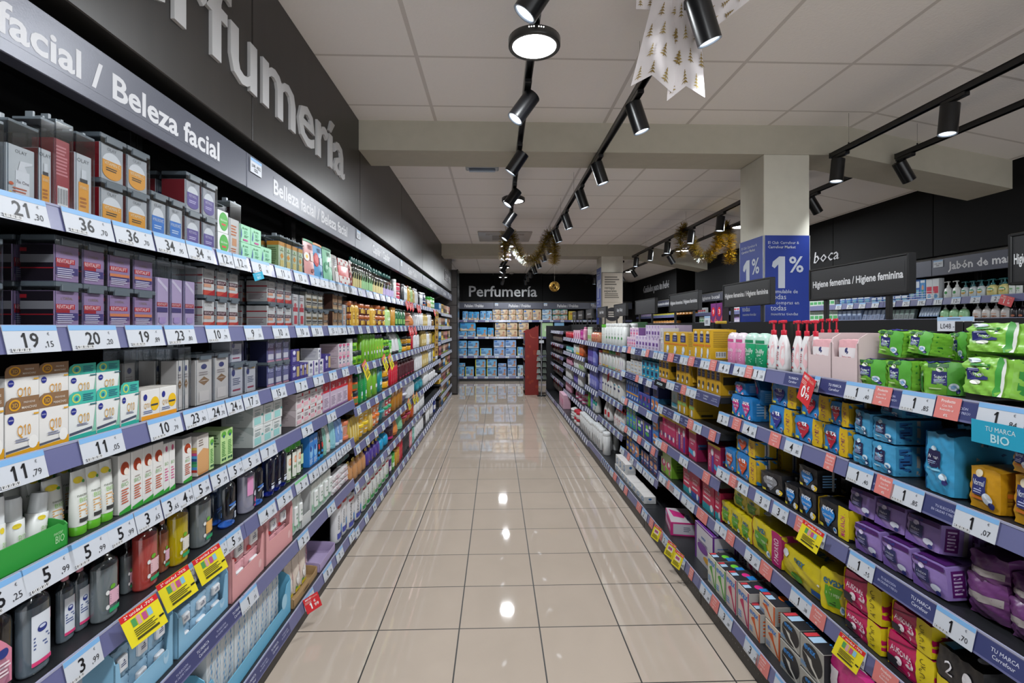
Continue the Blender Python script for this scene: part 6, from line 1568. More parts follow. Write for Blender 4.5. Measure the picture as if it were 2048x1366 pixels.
S('ausbl', BOX, 'liner_box', 'box', 'magenta liner box with cyan corner', '#b81f58', d=.13, g=[('r', 0, .9, 1, 1, '#d8b41c'), ('t', 'AUSONIA', .5, .66, .1, '#f0d4e0', .7), ('p', [(0, .2), (.8, .12), (.8, .28), (0, .36)], '#3aa8d8'), ('e', .76, .24, .16, .1, '#e2dce6'), ('l', .3, .5, .7, .58, 1, '#e0b4c8')], side='#8c1648', gs=[('r', .1, .4, .5, .48, '#2a2e5a'), ('r', .1, .5, .5, .57, '#2f6fa8'), ('b', .5, .7, .9, .95)], top='#7c1440')
S('care', BOX, 'liner_box', 'box', 'crimson liner box with teal foot', '#c4224e', d=.12, g=[('r', 0, 0, 1, .24, '#1e9aa8'), ('t', 'Carefree', .4, .74, .1, '#f4dfe6', .66), ('l', .16, .56, .84, .66, 2, '#f0c4d0'), ('r', .1, .4, .7, .46, '#f4dfe6'), ('e', .8, .2, .12, .12, '#e6eef0'), ('e', .66, .94, .16, .08, '#6a6a8c')], side='#a81c44', top='#a81c44')
S('careb', BOX, 'liner_box', 'box', 'crimson liner box with navy foot', '#c4224e', d=.12, g=[('r', 0, 0, 1, .26, '#2c4aa0'), ('t', 'Carefree', .45, .74, .1, '#f4dfe6', .7), ('l', .16, .56, .84, .66, 2, '#f0c4d0'), ('r', .1, .4, .8, .46, '#f4dfe6'), ('e', .76, .18, .12, .12, '#e6eef0')], side='#8c1a3c', top='#a81c44')
S('greenbx', BOX, 'liner_box', 'box', 'green liner box with pink flower', '#8cb83c', d=.13, g=[('r', 0, .3, 1, 1, '#b4cc8c'), ('e', .4, .92, .3, .06, '#2c3a24'), ('e', .4, .92, .26, .05, '#b4cc8c'), ('e', .5, .45, .4, .16, '#c83a6c'), ('e', .56, .5, .16, .1, '#ecdfe4'), ('p', [(.5, .1), (.7, .36), (.8, .1)], '#d8709c')], side='#6fa028', gs=[('l', .3, .2, .9, .8, 5, '#4a6a1c')], top='#86ac3c')
S('lyingbox', BOX, 'pad_box', 'box', 'magenta pad box lying on its back', '#c8287c', d=.16, g=[('r', .04, .62, .3, .9, '#b9c6e2'), ('r', .1, .26, .94, .5, '#dccfdc'), ('l', .1, .08, .5, .2, 1, '#f0d4e4')], gs=[('r', .1, .12, .92, .88, '#c9c4ce'), ('l', .5, .3, .8, .7, 3, '#7c7c90')], top='#c9c0c6', gt=[('p', [(.1, .1), (.6, .2), (.7, .6), (.4, .7)], '#c8287c'), ('t', 'evax', .66, .8, .2, '#2a5aa0', .5, .02), ('r', 0, .92, 1, 1, '#d8b41c')])
S('purplebx', BOX, 'pad_box', 'box', 'tall white and purple pad box', '#cfcbd2', d=.13, g=[('r', 0, .96, 1, 1, '#6a2c8c'), ('r', 0, 0, .1, 1, '#6a2c8c'), ('t', 'evax', .5, .72, .1, '#3a6ab0', .7, .02), ('e', .45, .42, .3, .12, '#7a3a96'), ('e', .7, .2, .2, .08, '#e0a83c'), ('l', .2, .52, .8, .6, 2, '#6a4a8c')], gs=[('r', 0, 0, .08, 1, '#6a2c8c'), ('r', .92, 0, 1, 1, '#6a2c8c'), ('r', 0, .96, 1, 1, '#6a2c8c')] + [('e', .24, .6 - .07 * i, .04, .016, '#8c2c4c') for i in range(6)] + [('l', .32, .18, .6, .62, 6, '#8c94b0'), ('l', .2, .66, .7, .7, 1, '#3a6ab0')], top='#6a2c8c', gt=[('e', .5, .4, .2, .2, '#e6d43c'), ('r', .2, .6, .7, .8, '#e2d6ea')])
def evbox(key, desc, leg, base, topc):
    S(key, BOX, 'pad_box', 'box', desc, base, d=.13, g=[('p', [(.25, .62), (.5, .7), (.6, .44), (.9, .06), (.8, .04), (.48, .4), (.2, .56)], leg), ('t', 'evax', .46, .82, .2, '#2f7fd0', .84, .025), ('l', .06, .1, .36, .3, 3, '#5a9ad8'), ('r', .9, 0, 1, 1, leg)],
      side='#3a3a40', gs=[('r', 0, 0, .5, 1, '#b9b7b2'), ('l', .1, .2, .9, .8, 5, leg)], top='#303036', gt=[('r', .04, .06, .2, .3, '#d8404a'), ('r', .24, .06, .5, .3, '#b4d4f0'), ('e', .5, .55, .2, .14, topc), ('r', .6, .5, .96, .8, '#2f8fe0')])
evbox('bxG', 'cream pad box with green figure', '#5aa83c', '#d9d6c6', '#7ad83c')
evbox('bxP', 'pale pink pad box with crimson figure', '#c02c5c', '#dcc8c2', '#e8308c')
evbox('bxO', 'cream pad box with orange figure', '#d85c1c', '#dcc9b6', '#f0702a')
S('bxK', BOX, 'pad_box', 'box', 'silver pad box with black oval', '#a9a69e', d=.15, g=[('e', .54, .5, .44, .44, '#1e1e22'), ('p', [(.1, .56), (.5, .5), (.56, .34), (.96, .04), (.9, .02), (.5, .26), (.3, .5)], '#d9d6cc'), ('t', 'evax', .44, .78, .2, '#2f8fe0', .84, .025), ('l', .04, .1, .3, .24, 3, '#6aa8e0')], side='#2a2a2e', top='#242428', gt=[('r', .04, .06, .2, .4, '#d8404a'), ('r', .24, .06, .5, .4, '#b4d4f0'), ('t', 'evax', .75, .55, .3, '#2f8fe0', .4, .02)])
S('magp', 'pack', 'pad_pack', 'pads', 'magenta and white pad pack at shelf foot', '#c8287c', d=.16, bulge=.12, wr=.008, n=8, seed=35, g=[('p', [(.3, .2), (1, .3), (1, .5), (.3, .4)], '#ecdfe6'), ('r', 0, .1, .24, .8, '#e6dce2')], gt=[('p', [(.1, .1), (.9, .2), (.9, .6), (.2, .7)], '#ecdfe6')])
# own-label pads
run('N1', 'padG', *r1.r(370, 580, 410), desc='bright green pad pack at start of lower row')
run('N1', 'padG', *r1.r(583, 760, 415), desc='bright green pad pack second in lower row')
run('N1', 'padG', *r1.r(892, 1090, 430), yaw=55, inset=.05, desc='bright green pad pack turned end-on')
run('N1', 'padG', *r1.r(520, 690, 215), z=.094, inset=.055, roll=6, desc='bright green pad pack leaning on the pink cartons')
run('N1', 'padG', *r1.r(715, 880, 250), z=.094, inset=.05, roll=6, lean=-6, desc='bright green pad pack tilted on the lower row')
run('N1', 'padG', *r1.r(1010, 1130, 215), z=.094, inset=.12, desc='bright green pad pack behind the big ones')
run('N1', 'padGbig', *r1.r(1090, 1420, 440), inset=.02, lean=-8, desc='large bright green pad pack facing out upside down')
run('N1', 'padGbig', *r1.r(1120, 1520, 205), z='s', inset=.06, lean=-10, desc='large bright green pad pack topmost beside location card')
run('P1', 'pinktray', *r1.r(45, 208, 225), inset=.02)
run('N1', 'pinktray', *r1.r(212, 392, 228), inset=.02, desc='torn pale pink carton nearer the green packs')
run('P1', 'wipeI', *r1.r(62, 190, 262), inset=.03, pin=.02, z=.004, deep=2)
run('N1', 'wipeI', *r1.r(236, 366, 262), inset=.03, pin=.02, z=.004, deep=2, desc='pink wipes pack in the torn carton')
run('P1', 'pumpw', *r4.r(868, 1052, 68), n=2, gap=.06, ex=1)
run('P1', 'pumpw', *r4.r(1060, 1250, 68), n=3, inset=.03, gap=-.1, desc='white red-pump bottle crowded by pink carton')
run('N1', 'pumpw', *r4.r(1255, 1420, 55), n=3, inset=.15, gap=.1, desc='white red-pump bottle behind the pink cartons')
run('P1', 'gelP', *r4.r(572, 702, 172), n=2, gap=.04)
run('P1', 'gelG', *r4.r(698, 870, 176), n=2, gap=.06)
run('N2', 'padB', *r1.r(345, 478, 945), desc='light blue pad pack in lower corner')
run('N2', 'padB', *r1.r(347, 478, 770), z='s', inset=.035, yaw=-10, roll=3, desc='light blue pad pack upper corner, label sideways')
run('N2', 'padB', *r1.r(482, 642, 998), desc='light blue pad pack below its twin')
run('N2', 'padB', *r1.r(484, 640, 820), z='s', inset=.034, desc='light blue pad pack above its twin')
run('N2', 'padB', *r1.r(540, 690, 722), z='s', inset=.075, desc='shaded blue pad pack under the rail')
run('N2', 'padBt', *r1.r(845, 1045, 915))
run('N2', 'padBt', *r1.r(1060, 1180, 850), inset=.17, desc='shaded blue pad pack deep in shelf')
run('N2', 'padY', *r1.r(1140, 1352, 1170))
run('N2', 'padY', *r2.r(1352, 1560, 65), desc='golden pad pack cut by the picture edge')
run('N2', 'padY', *r1.r(1440, 1600, 1000), z='s', inset=.03, desc='golden pad pack upper, beneath the cyan card')
run('N3', 'padP', *r2.r(350, 940, 640), n=3, lean=4, roll=-2)
run('N3', 'padP', *r2.r(300, 885, 400), n=3, z='s', inset=.04, lean=-7, roll=-2, desc='lavender night pad pack on upper layer')
run('N3', 'padP', *r2.r(980, 1140, 440), n=1, inset=.14, z=.08, desc='lavender night pad pack half hidden behind')
run('N3', 'padD', *r2.r(1040, 1310, 770), n=1, inset=.05, roll=-6)
run('N3', 'padD', *r2.r(1310, 1560, 930), n=1, inset=.05, roll=-6, desc='plum pad pack end-on at the picture edge')
run('N3', 'padD', *r2.r(1060, 1320, 610), n=1, z=.07, inset=.06, roll=-6, desc='plum pad pack end-on, upper one')
run('N3', 'padD', *r2.r(1330, 1570, 760), n=1, z=.075, inset=.06, roll=-6, desc='plum pad pack end-on, upper by picture edge')
shelf('N4b', 'R', XG, .445, 'fourth own-label-pad shelf')
run('N4', 'aus', *r2.r(282, 530, 1022), desc='magenta yellow-band pad pack under its twin')
run('N4', 'aus', *r2.r(282, 528, 780), desc='magenta yellow-band pad pack, column at unit joint', rows=1, z='s')
run('N4', 'aus', *r2.r(552, 860, 1235), desc='magenta yellow-band pad pack lower, second column')
run('N4', 'aus', *r2.r(582, 852, 1010), z='s', desc='magenta yellow-band pad pack upper, second column')
run('N4', 'ausk', *r2.r(866, 1180, 1300))
# winged pads
run('P2', 'evM', *r4.r(616, 770, 668), n=2, gap=.02)
run('P2', 'evM', *r4.r(640, 720, 552), z='s', inset=.035, desc='small blue pink-heart pack on top')
run('P2', 'evM', *r4.r(735, 880, 590), z=.08, inset=.09, roll=24, yaw=-20, desc='small blue pink-heart pack toppled sideways')
run('P2', 'evM', *r4.r(790, 900, 545), z=.11, inset=.14, roll=-12, desc='small blue pink-heart pack jammed at the back')
run('P2', 'evP', *r4.r(898, 1088, 760))
run('P2', 'evP', *r4.r(918, 1112, 585), z='s', inset=.04, desc='blue violet-heart pack on upper layer')
run('P2', 'evR', *r1.r(-45, 155, 830))
run('P2', 'evR', *r1.r(160, 330, 885), n=1, desc='blue red-heart pack beside the light blue packs')
run('P2', 'evR', *r1.r(0, 200, 660), z='s', inset=.04, desc='blue red-heart pack upper, under red card')
run('P2', 'evR', *r1.r(205, 332, 705), z='k', inset=.045, desc='blue red-heart pack upper, at unit joint')
run('P3', 'evOs', *r4.r(564, 642, 1070))
run('P3', 'evO', *r4.r(652, 812, 1140))
run('P3', 'evO', *r4.r(652, 806, 1000), z='s', inset=.035, desc='blue orange-heart pack on upper layer')
run('P3', 'evO', *r4.r(900, 1010, 1020), z=.05, inset=.16, desc='blue orange-heart pack deep in shelf')
run('P3', 'evKs', *r3.r(706, 852, 68), roll=-6)
run('P3', 'evKb', *r3.r(860, 945, 110), desc='black blue-heart pack beside grey-heart one')
run('P3', 'evKb', *r3.r(950, 1062, 155))
run('P3', 'evKb', *r3.r(948, 1066, 0), z='s', inset=.035, desc='black blue-heart pack on upper layer')
run('P3', 'evKy', *r3.r(1076, 1276, 262))
run('P3', 'evKb', *r3.r(1090, 1260, 60), z=.09, inset=.18, desc='black pad pack deep in shelf')
run('P4', 'evY', *r3.r(456, 648, 330), n=3)
run('P4', 'evY', *r3.r(532, 702, 210), n=2, z='s', inset=.06, desc='small yellow leaf-label pack on upper layer')
run('P4', 'evYb', *r3.r(646, 848, 425))
run('P4', 'evYb', *r3.r(790, 960, 380), z=.02, inset=.18, desc='long yellow magenta-end pack behind')
run('P4', 'evYb', *r3.r(1000, 1200, 500), z=.02, inset=.18, desc='long yellow magenta-end pack at the back near joint')
run('P4', 'evYl', *r3.r(790, 1105, 660), inset=.03)
run('P4', 'evY', *r3.r(1116, 1240, 690), n=1, inset=.04, yaw=25, desc='small yellow pack turned at unit end')
run('P5', 'bxG', *r3.r(366, 482, 655), n=2)
run('P5', 'bxP', *r3.r(484, 634, 800), n=2, gap=.1)
run('P5', 'bxP', *r3.r(616, 690, 590), n=1, z=.09, inset=.17, desc='pale pink pad box standing at the back')
run('P5', 'bxO', *r3.r(630, 700, 930), n=1)
run('P5', 'bxO', *r3.r(735, 832, 1050), n=1, inset=.05, desc='cream orange-figure box under its twin')
run('P5', 'bxO', *r3.r(697, 802, 885), n=1, z='s', inset=.055, desc='cream orange-figure box on top')
run('P5', 'bxK', *r3.r(832, 958, 1210), desc='silver black-oval box under its twin', inset=.04)
run('P5', 'bxK', *r3.r(832, 954, 1035), z='s', inset=.045, desc='silver black-oval box on top')
run('P5', 'bxK', *r3.r(960, 1110, 1420), inset=.04, desc='silver black-oval box, lower of the nearer pair')
run('P5', 'bxK', *r3.r(960, 1112, 1190), z='s', inset=.045, desc='silver black-oval box, upper of the nearer pair')
run('P5', 'magp', *r3.r(1140, 1400, 1380), inset=.06)
run('N5', 'magp', *r3.r(1410, 1640, 1620), inset=.06, desc='magenta pad pack at the picture foot')
# liner boxes
run('Q1', 'ybox', *r4.r(104, 284, 170), n=3, deep=1)
run('Q1', 'yboxw', *r4.r(286, 325, 172), n=1)
run('Q1', 'ybox', *r4.r(327, 456, 150), n=3, gap=.01, desc='yellow navy-label box in the second trio')
run('Q1', 'ybox', *r4.r(327, 456, 145), n=3, inset=.19, deep=1, desc='yellow liner box in back rows')
S('snagged', 'pouch', 'plastic_wrap', 'wrapper', 'torn yellow wrapper lying on the boxes', '#c9a81e', kind='gloss', d=.02)
run('Q1', 'snagged', *r4.r(480, 570, 100), z=.208, inset=.26, roll=0)
run('Q2', 'ybox2', *r4.r(64, 142, 385), n=3)
run('Q2', 'ybox2', *r4.r(194, 302, 400), n=3, gap=.08, desc='yellow bow-print box leaning at centre')
run('Q2', 'ybox2', *r4.r(355, 536, 450), n=5, deep=2, desc='yellow bow-print box by the unit joint')
run('Q2', 'ybox2', *r4.r(270, 345, 555), n=1, inset=.04, roll=70, z=.02, desc='yellow bow-print box fallen forward')
run('Q3', 'yboxg', *q6.r(415, 548, 45), n=2)
run('Q3', 'yboxg', *q6.r(588, 662, 95), n=1, deep=2, desc='yellow green-band box at row end')
run('Q3', 'whitebx', *q6.r(326, 412, 5), inset=.06, n=1)
run('Q4', 'ausb', *q6.r(140, 380, 470), n=4, gap=.005)
run('Q4', 'ausslim', *q6.r(384, 538, 560), n=2)
run('Q4', 'ausbl', *q6.r(582, 700, 640), n=1)
run('Q4', 'ausslim', *q6.r(868, 968, 835), n=1, desc='slim magenta box with cyan stripe near joint')
run('Q4', 'ausbl', *q6.r(974, 1068, 880), n=1, desc='magenta cyan-corner box at unit joint')
run('Q5', 'greenbx', *q6.r(166, 324, 985), n=2)
run('Q5', 'care', *q5.r(975, 1064, 330), n=1)
run('Q5', 'careb', *q5.r(1066, 1150, 390), n=1)
run('Q5', 'care', *r3.r(334, 412, 110), n=1, desc='crimson teal-foot box second along')
run('Q5', 'care', *r3.r(414, 450, 150), n=1, desc='crimson teal-foot box at unit joint')
run('Q6', 'lyingbox', *q5.r(745, 890, 865), inset=.06, yaw=-12)
run('Q6', 'purplebx', *r3.r(286, 402, 432), n=1, inset=.08, deep=3)
run('Q6', 'purplebx', *r3.r(190, 250, 230), n=1, inset=.32, desc='tall magenta-edged box at the back')
# tampons
S('tmini', BOX, 'tampon_box', 'box', 'small white box with amber mark', '#d2d2d0', d=.06, g=[('e', .6, .4, .2, .2, '#b4c8dc'), ('r', .2, .16, .7, .26, '#d0a040'), ('l', .2, .6, .8, .8, 2, '#7c8494')])
S('tteal', BOX, 'tampon_box', 'box', 'small turquoise tampon box', '#1fa0c4', d=.07, g=[('r', .2, .4, .7, .9, '#1c2a54'), ('p', [(.1, .1), (.8, .1), (.7, .26)], '#e0a02c'), ('p', [(.5, .1), (.9, .3), (.8, .1)], '#e6eef2')], side='#157c9c')
S('tblue', BOX, 'tampon_box', 'box', 'slim blue tampon box', '#2a5fb4', d=.09, g=[('r', .2, .46, .8, .84, '#1a2354'), ('e', .5, .88, .2, .05, '#dfe6ee'), ('r', 0, .3, 1, .38, '#e0a02c'), ('p', [(.2, .1), (.8, .28), (.7, .08)], '#e6eef2')], side='#1f458c')
S('tviolet', BOX, 'tampon_box', 'box', 'low violet-blue tampon box', '#3c46a4', d=.09, g=[('r', .2, .4, .6, .8, '#1a2354'), ('r', .66, .5, .9, .8, '#c83a4c'), ('r', .2, .12, .6, .24, '#5ab04c')], side='#2c3484')
S('tnavy', BOX, 'tampon_box', 'box', 'navy tampon box with orange foot', '#2c3a8c', d=.1, g=[('r', .2, .36, .7, .9, '#1a1f48'), ('p', [(.1, .1), (.9, .26), (.9, .12)], '#e0702c'), ('e', .44, .86, .16, .06, '#dfe6ee')], side='#1c2658', top='#1c2658')
S('ttall', BOX, 'tampon_box', 'box', 'blue and green tampon box', '#1f84c8', d=.1, g=[('e', .5, .6, .4, .26, '#8cc83c'), ('r', .1, .46, .9, .64, '#2c3aa0'), ('e', .5, .2, .3, .14, '#4cb04c'), ('l', .2, .5, .8, .6, 1, '#e6ecf8')], side='#17506c', gs=[('r', 0, .4, 1, .46, '#b88a2c'), ('r', 0, .6, 1, .64, '#2f8f4c')])
S('tflat', BOX, 'tampon_box', 'box', 'flat navy tampon box with yellow edge', '#22309c', d=.1, g=[('r', 0, 0, .07, 1, '#e6d63c'), ('e', .46, .7, .16, .12, '#7ac83c'), ('r', .3, .46, .7, .6, '#e6ecf8'), ('e', .5, .3, .24, .12, '#4cb04c'), ('r', .72, .7, .94, .9, '#dfe6ee')], top='#2a6a44')
S('torange', BOX, 'tampon_box', 'box', 'blue and orange tampon box', '#2f78c4', d=.1, g=[('e', .4, .7, .24, .14, '#e0883c'), ('e', .76, .5, .2, .3, '#ec8a2c'), ('r', .1, .4, .6, .54, '#dfe6f4'), ('e', .36, .2, .2, .12, '#e0883c')], side='#17506c', gs=[('r', 0, .4, 1, .46, '#b88a2c')])
S('tyel', BOX, 'tampon_box', 'box', 'navy and yellow tampon box', '#233a94', d=.1, g=[('e', .5, .76, .3, .16, '#d8b44c'), ('r', .1, .42, .9, .58, '#4a6ac4'), ('e', .5, .2, .34, .16, '#e0b01c')], side='#17506c')
S('tdark', BOX, 'tampon_box', 'box', 'deep blue tampon box with orange cap print', '#2c3c84', d=.1, g=[('e', .46, .7, .34, .2, '#d8986c'), ('r', .1, .3, .8, .44, '#c9d0e6'), ('r', .2, .08, .5, .2, '#e07a2c')], side='#1c2658')
S('wcube', BOX, 'tampon_box', 'box', 'small white cube box with blue disc', '#dcdcdc', d=.09, g=[('e', .6, .5, .24, .3, '#3a86c0'), ('e', .6, .5, .14, .18, '#dcdcdc'), ('l', .1, .1, .5, .3, 2, '#8c8c94')], gs=[('e', .5, .66, .14, .14, '#2a6aa8'), ('r', .2, .1, .9, .4, '#c4c6c8')], top='#e0dcda')
run('T1', 'lav', *q2.r(690, 1086, 292), n=7)
run('T1', 'lavp', *q2.r(545, 688, 298), n=4)
run('T1', 'lav', *q2.r(858, 1108, 85), n=5, z='s', desc='slim lilac box on upper layer', deep=2)
run('T1', 'lavp', *q2.r(594, 740, 132), n=3, z='k', inset=.05, desc='pink and lilac box on upper layer')
run('Q1', 'whslim', *q2.r(1112, 1162, 335), n=1)
run('Q1', 'whslim', *q2.r(1112, 1160, 140), n=1, z='s', desc='slim white box on upper layer')
run('T2', 'tmini', *q2.r(508, 602, 715), n=2, rows=1, desc='slim white box with dark mark')
run('T2', 'tmini', *q2.r(606, 796, 715), n=3, rows=2)
run('T2', 'tmini', *q2.r(606, 806, 615), n=3, z='s', inset=.06, desc='small white box of the top layer')
run('T2', 'tteal', *q2.r(800, 1084, 740), n=4, rows=2)
run('T2', 'tteal', *q2.r(884, 1090, 640), n=3, z='s', inset=.08, desc='small turquoise box of the top layer')
run('T3', 'tblue', *q3.r(382, 652, 70), n=5)
run('T3', 'tviolet', *q3.r(654, 852, 285), n=3)
run('T3', 'tnavy', *q3.r(736, 850, 95), n=1, z='s', inset=.04, desc='navy box with green foot')
run('T3', 'tnavy', *q3.r(900, 990, 130), n=1, z='k', inset=.04)
run('T3', 'torange', *q3.r(862, 994, 330), n=2, rows=1, desc='bright blue tampon box with red dot')
run('T4', 'ttall', *q3.r(402, 606, 520), n=3, rows=2)
run('T4', 'tflat', *q3.r(608, 872, 770), n=2)
run('T4', 'ttall', *q3.r(620, 860, 560), n=2, inset=.16, desc='blue and green box behind the flat ones')
run('T4', 'torange', *q3.r(888, 994, 672), n=1, rows=2)
run('T5', 'tyel', *q3.r(410, 600, 940), n=3, rows=2)
run('T5', 'torange', *q3.r(538, 662, 1120), n=2, inset=.02, desc='blue box with yellow disc print')
run('T5', 'tdark', *q5.r(535, 618, 160), n=3, rows=1)
run('T5', 'tdark', *q5.r(622, 712, 140), n=2, rows=2, desc='deep blue box column by unit joint')
run('T6', 'wcube', *q5.r(245, 566, 600), n=8, gap=.02, deep=1)
run('T6', 'wcube', *q5.r(245, 370, 260), n=3, z='s', gap=.02, inset=.035, desc='small white cube box on upper layer')
run('T6', 'wcube', *q5.r(330, 420, 270), n=2, z=.04, inset=.14, desc='small white cube box behind the front row')
# deodorants, shower gels
bot('deow', 'tall white deodorant bottle with leaf mark', '#e3e6e4', 'cyl', '#e9ebea', 'deodorant_bottle', g=[('e', .55, .45, .16, .1, '#2f8f3c'), ('l', .3, .7, .7, .8, 1, '#8c8c90')])
bot('deog', 'white deodorant bottle with lime cap', '#e3e8e2', 'cyl', '#62c02c', 'deodorant_bottle', g=[('e', .5, .7, .1, .04, '#c83a3c'), ('l', .2, .1, .8, .5, 5, '#7aa06c')])
def inv(key, desc, cap, c):
    S(key, 'bottle', 'roll_on', 'bottle', desc, '#dcdddc', prof='cyl', cap=cap, flat=.6, e=2.4, g=[('p', [(.1, .1), (.9, .1), (.7, .5), (.5, .95), (.3, .5)], c), ('r', .1, .0, .9, .12, c)])
inv('rolR', 'white roll-on with coral flame', '#c83a3c', '#e0604c')
inv('rolY', 'white roll-on with yellow flame', '#e0c01c', '#d8b01c')
inv('rolG', 'white roll-on with green stripe', '#2a9a3c', '#8cc88c')
inv('rolB', 'white roll-on with copper flame', '#b85a2a', '#c8925c')
inv('rolV', 'white roll-on with violet flame', '#dcdce0', '#b07cc8')
bot('nivl', 'lavender body deodorant bottle', '#9a98dc', 'flip', '#a4a2e0', 'deodorant_bottle', g=[('e', .6, .55, .16, .08, '#1e2460'), ('l', .2, .1, .8, .3, 3, '#d8d6f4')])
bot('nivw', 'white deodorant bottle with navy disc', '#dedfde', 'flip', '#e6e4da', 'deodorant_bottle', g=[('e', .6, .6, .18, .08, '#1e2460'), ('p', [(.3, .1), (.6, .4), (.5, .1)], '#d8b04c')])
bot('dovew', 'white cream deodorant bottle with navy disc', '#e0e0de', 'flip', '#e6e6e4', 'deodorant_bottle', g=[('e', .5, .62, .22, .1, '#1e2460'), ('r', .3, .86, .7, .96, '#3aa0b8')])
bot('gelteal', 'white shower bottle with teal band', '#e2e4e2', 'drop', '#e6e6e4', 'shower_bottle', g=[('r', 0, .5, 1, .8, '#1e9a8c'), ('r', 0, .8, 1, .86, '#1e2a34'), ('e', .5, .3, .2, .12, '#8cb4d0')])
bot('gelwhite', 'white shower bottle with red mark', '#e0e0e0', 'drop', '#e4e4e4', 'shower_bottle', g=[('r', .5, .2, .9, .6, '#c8323c'), ('l', .1, .1, .4, .4, 3, '#5a5a80')])
S('gelred', 'bottle', 'shower_bottle', 'bottle', 'boxy white bottle with red cap', '#e4e4e4', prof='pump', cap='#c8182c', flat=.7, e=6, lab=(.06, .5), g=[('l', .2, .2, .8, .9, 7, '#c84a54')])
bot('cylw', 'white cylindrical shower gel', '#e3e4e4', 'cyl', '#e9ebec', 'shower_bottle', flat=.8, g=[('e', .5, .5, .1, .24, '#2a2a34'), ('l', .4, .1, .7, .3, 2, '#8c5a5a')])
bot('greentri', 'green shower bottle', '#6ab03c', 'drop', '#62a838', 'shower_bottle', g=[('r', .2, .3, .8, .6, '#2a7a3c'), ('e', .4, .16, .2, .1, '#d84c2c')])
bot('vio', 'violet shower gel tube', '#4a3a9c', 'cyl', '#3f308c', 'shower_bottle', lab='#8c80cc')
bot('vio2', 'lilac blue shower gel tube', '#7478d0', 'cyl', '#6a6ec8', 'shower_bottle', lab='#a8aae6')
S('tubpink', 'bottle', 'body_cream_tub', 'jar', 'pink and white body cream tub', '#dcd6da', prof='jar', cap='#b8186c', lab=(.06, .6), g=[('r', .05, .1, .95, .5, '#d0588c')])
S('tubwhite', 'bottle', 'body_cream_tub', 'jar', 'white body cream tub', '#e4e4e4', prof='jar', cap='#e6e6e6', lab=(.06, .6), g=[('e', .5, .5, .1, .2, '#4a4a60')])
S('tubredw', 'bottle', 'body_cream_tub', 'jar', 'white cream tub with red lid', '#e6e4e4', prof='jar', cap='#c01c30', lab=(.06, .6), g=[('r', .1, .2, .9, .4, '#d8a0a4')])
bot('pumpor', 'peach pump bottle', '#d8906c', 'soap', '#2a2426', 'shower_bottle', g=[('e', .5, .6, .16, .14, '#e85a7c'), ('r', .2, .1, .8, .3, '#b86a4c')], lab=(.06, .6))
bot('slimg', 'slim white and green spray', '#dfe6d6', 'cyl', '#c9d8c0', 'shower_bottle', lab='#a8cc7c')
bot('pinkb', 'pink lotion bottle', '#e39ab8', 'flip', '#d87ca4', 'lotion_bottle', lab='#f0c4d4')
S('pinkbox', BOX, 'gift_box', 'box', 'pale pink gift box', '#e8b8cc', d=.12, g=[('e', .4, .5, .24, .24, '#d0588c'), ('l', .2, .1, .8, .3, 2, '#8a3a64')])
bot('magb', 'magenta spray bottle', '#b01c84', 'cyl', '#9a1874', 'lotion_bottle', lab='#d878b8')
bot('yelb2', 'white bottle with yellow foot', '#d6d2c0', 'cyl', '#b8b4a8', 'lotion_bottle', g=[('r', 0, 0, 1, .3, '#e8c82c')])
bot('orb2', 'terracotta lotion bottle', '#c8683c', 'cyl', '#b85a30', 'lotion_bottle', g=[('r', 0, 0, 1, .3, '#e05a24')])
run('D1', 'deow', *q2.r(170, 474, 55), n=6, gap=.02, deep=2)
run('D1', 'deog', *q2.r(64, 168, 75), n=3)
for nm, a, b in (('rolR', 62, 95), ('rolY', 95, 215), ('rolG', 217, 330), ('rolB', 332, 415), ('rolV', 417, 478)):
    run('D2', nm, *q2.r(a, b, 505 + a * .16), n=2)
run('D3', 'nivl', *q2.r(64, 104, 885), n=2)
run('D3', 'nivw', *q2.r(106, 288, 930), n=4)
run('D3', 'dovew', *q2.r(290, 438, 1000), n=2)
run('W4', 'gelteal', *q4.r(880, 1010, 430), n=2, gap=.06, ex=1)
run('D4', 'gelwhite', *q3.r(46, 222, 395), n=2, ex=1)
run('D4', 'gelred', *q3.r(226, 392, 478), n=4)
run('W5', 'cylw', *q4.r(642, 858, 900), n=7, gap=.0, deep=3)
run('D5', 'cylw', *q4.r(866, 1020, 1020), n=5, gap=.0, deep=3)
run('D5', 'cylw', *q4.r(1052, 1150, 1140), n=1, ex=1, desc='white cylindrical shower gel standing apart')
run('W1', 'pumpor', *q1.r(864, 980, 290), n=3)
run('W1', 'slimg', *q1.r(768, 862, 290), n=4)
run('V1', 'pinkb', *q1.r(730, 766, 290), n=2)
run('W2', 'vio', *q1.r(772, 890, 620), n=3)
run('W2', 'vio2', *q1.r(892, 940, 640), n=2)
run('W3', 'vio2', *q1.r(838, 958, 1010), n=4)
run('W3', 'tubwhite', *q1.r(774, 836, 1100), n=1, rows=1)
run('W4', 'greentri', *q4.r(768, 852, 320), n=1, ex=1)
run('W4', 'vio2', *q4.r(856, 884, 385), n=1)
run('V5', 'tubpink', *q4.r(586, 748, 420), n=3, rows=2)
run('V6', 'tubwhite', *q4.r(500, 562, 690), n=1, rows=2)
run('V6', 'tubredw', *q4.r(566, 634, 735), n=2, rows=2, inset=.02)
run('V1', 'pinkbox', *q1.r(556, 680, 350), n=3)
run('V1', 'magb', *q1.r(682, 730, 335), n=3)
run('V2', 'clearb', *q1.r(556, 600, 590), n=2, desc='pale lotion bottle at unit end')
run('V2', 'yelb2', *q1.r(602, 656, 600), n=2)
run('V2', 'orb2', *q1.r(658, 724, 590), n=2)
run('V3', 'whiteb', *q1.r(540, 648, 810), n=3, desc='white lotion bottle with grey label')
run('V3', 'slimg', *q1.r(650, 730, 850), n=3)
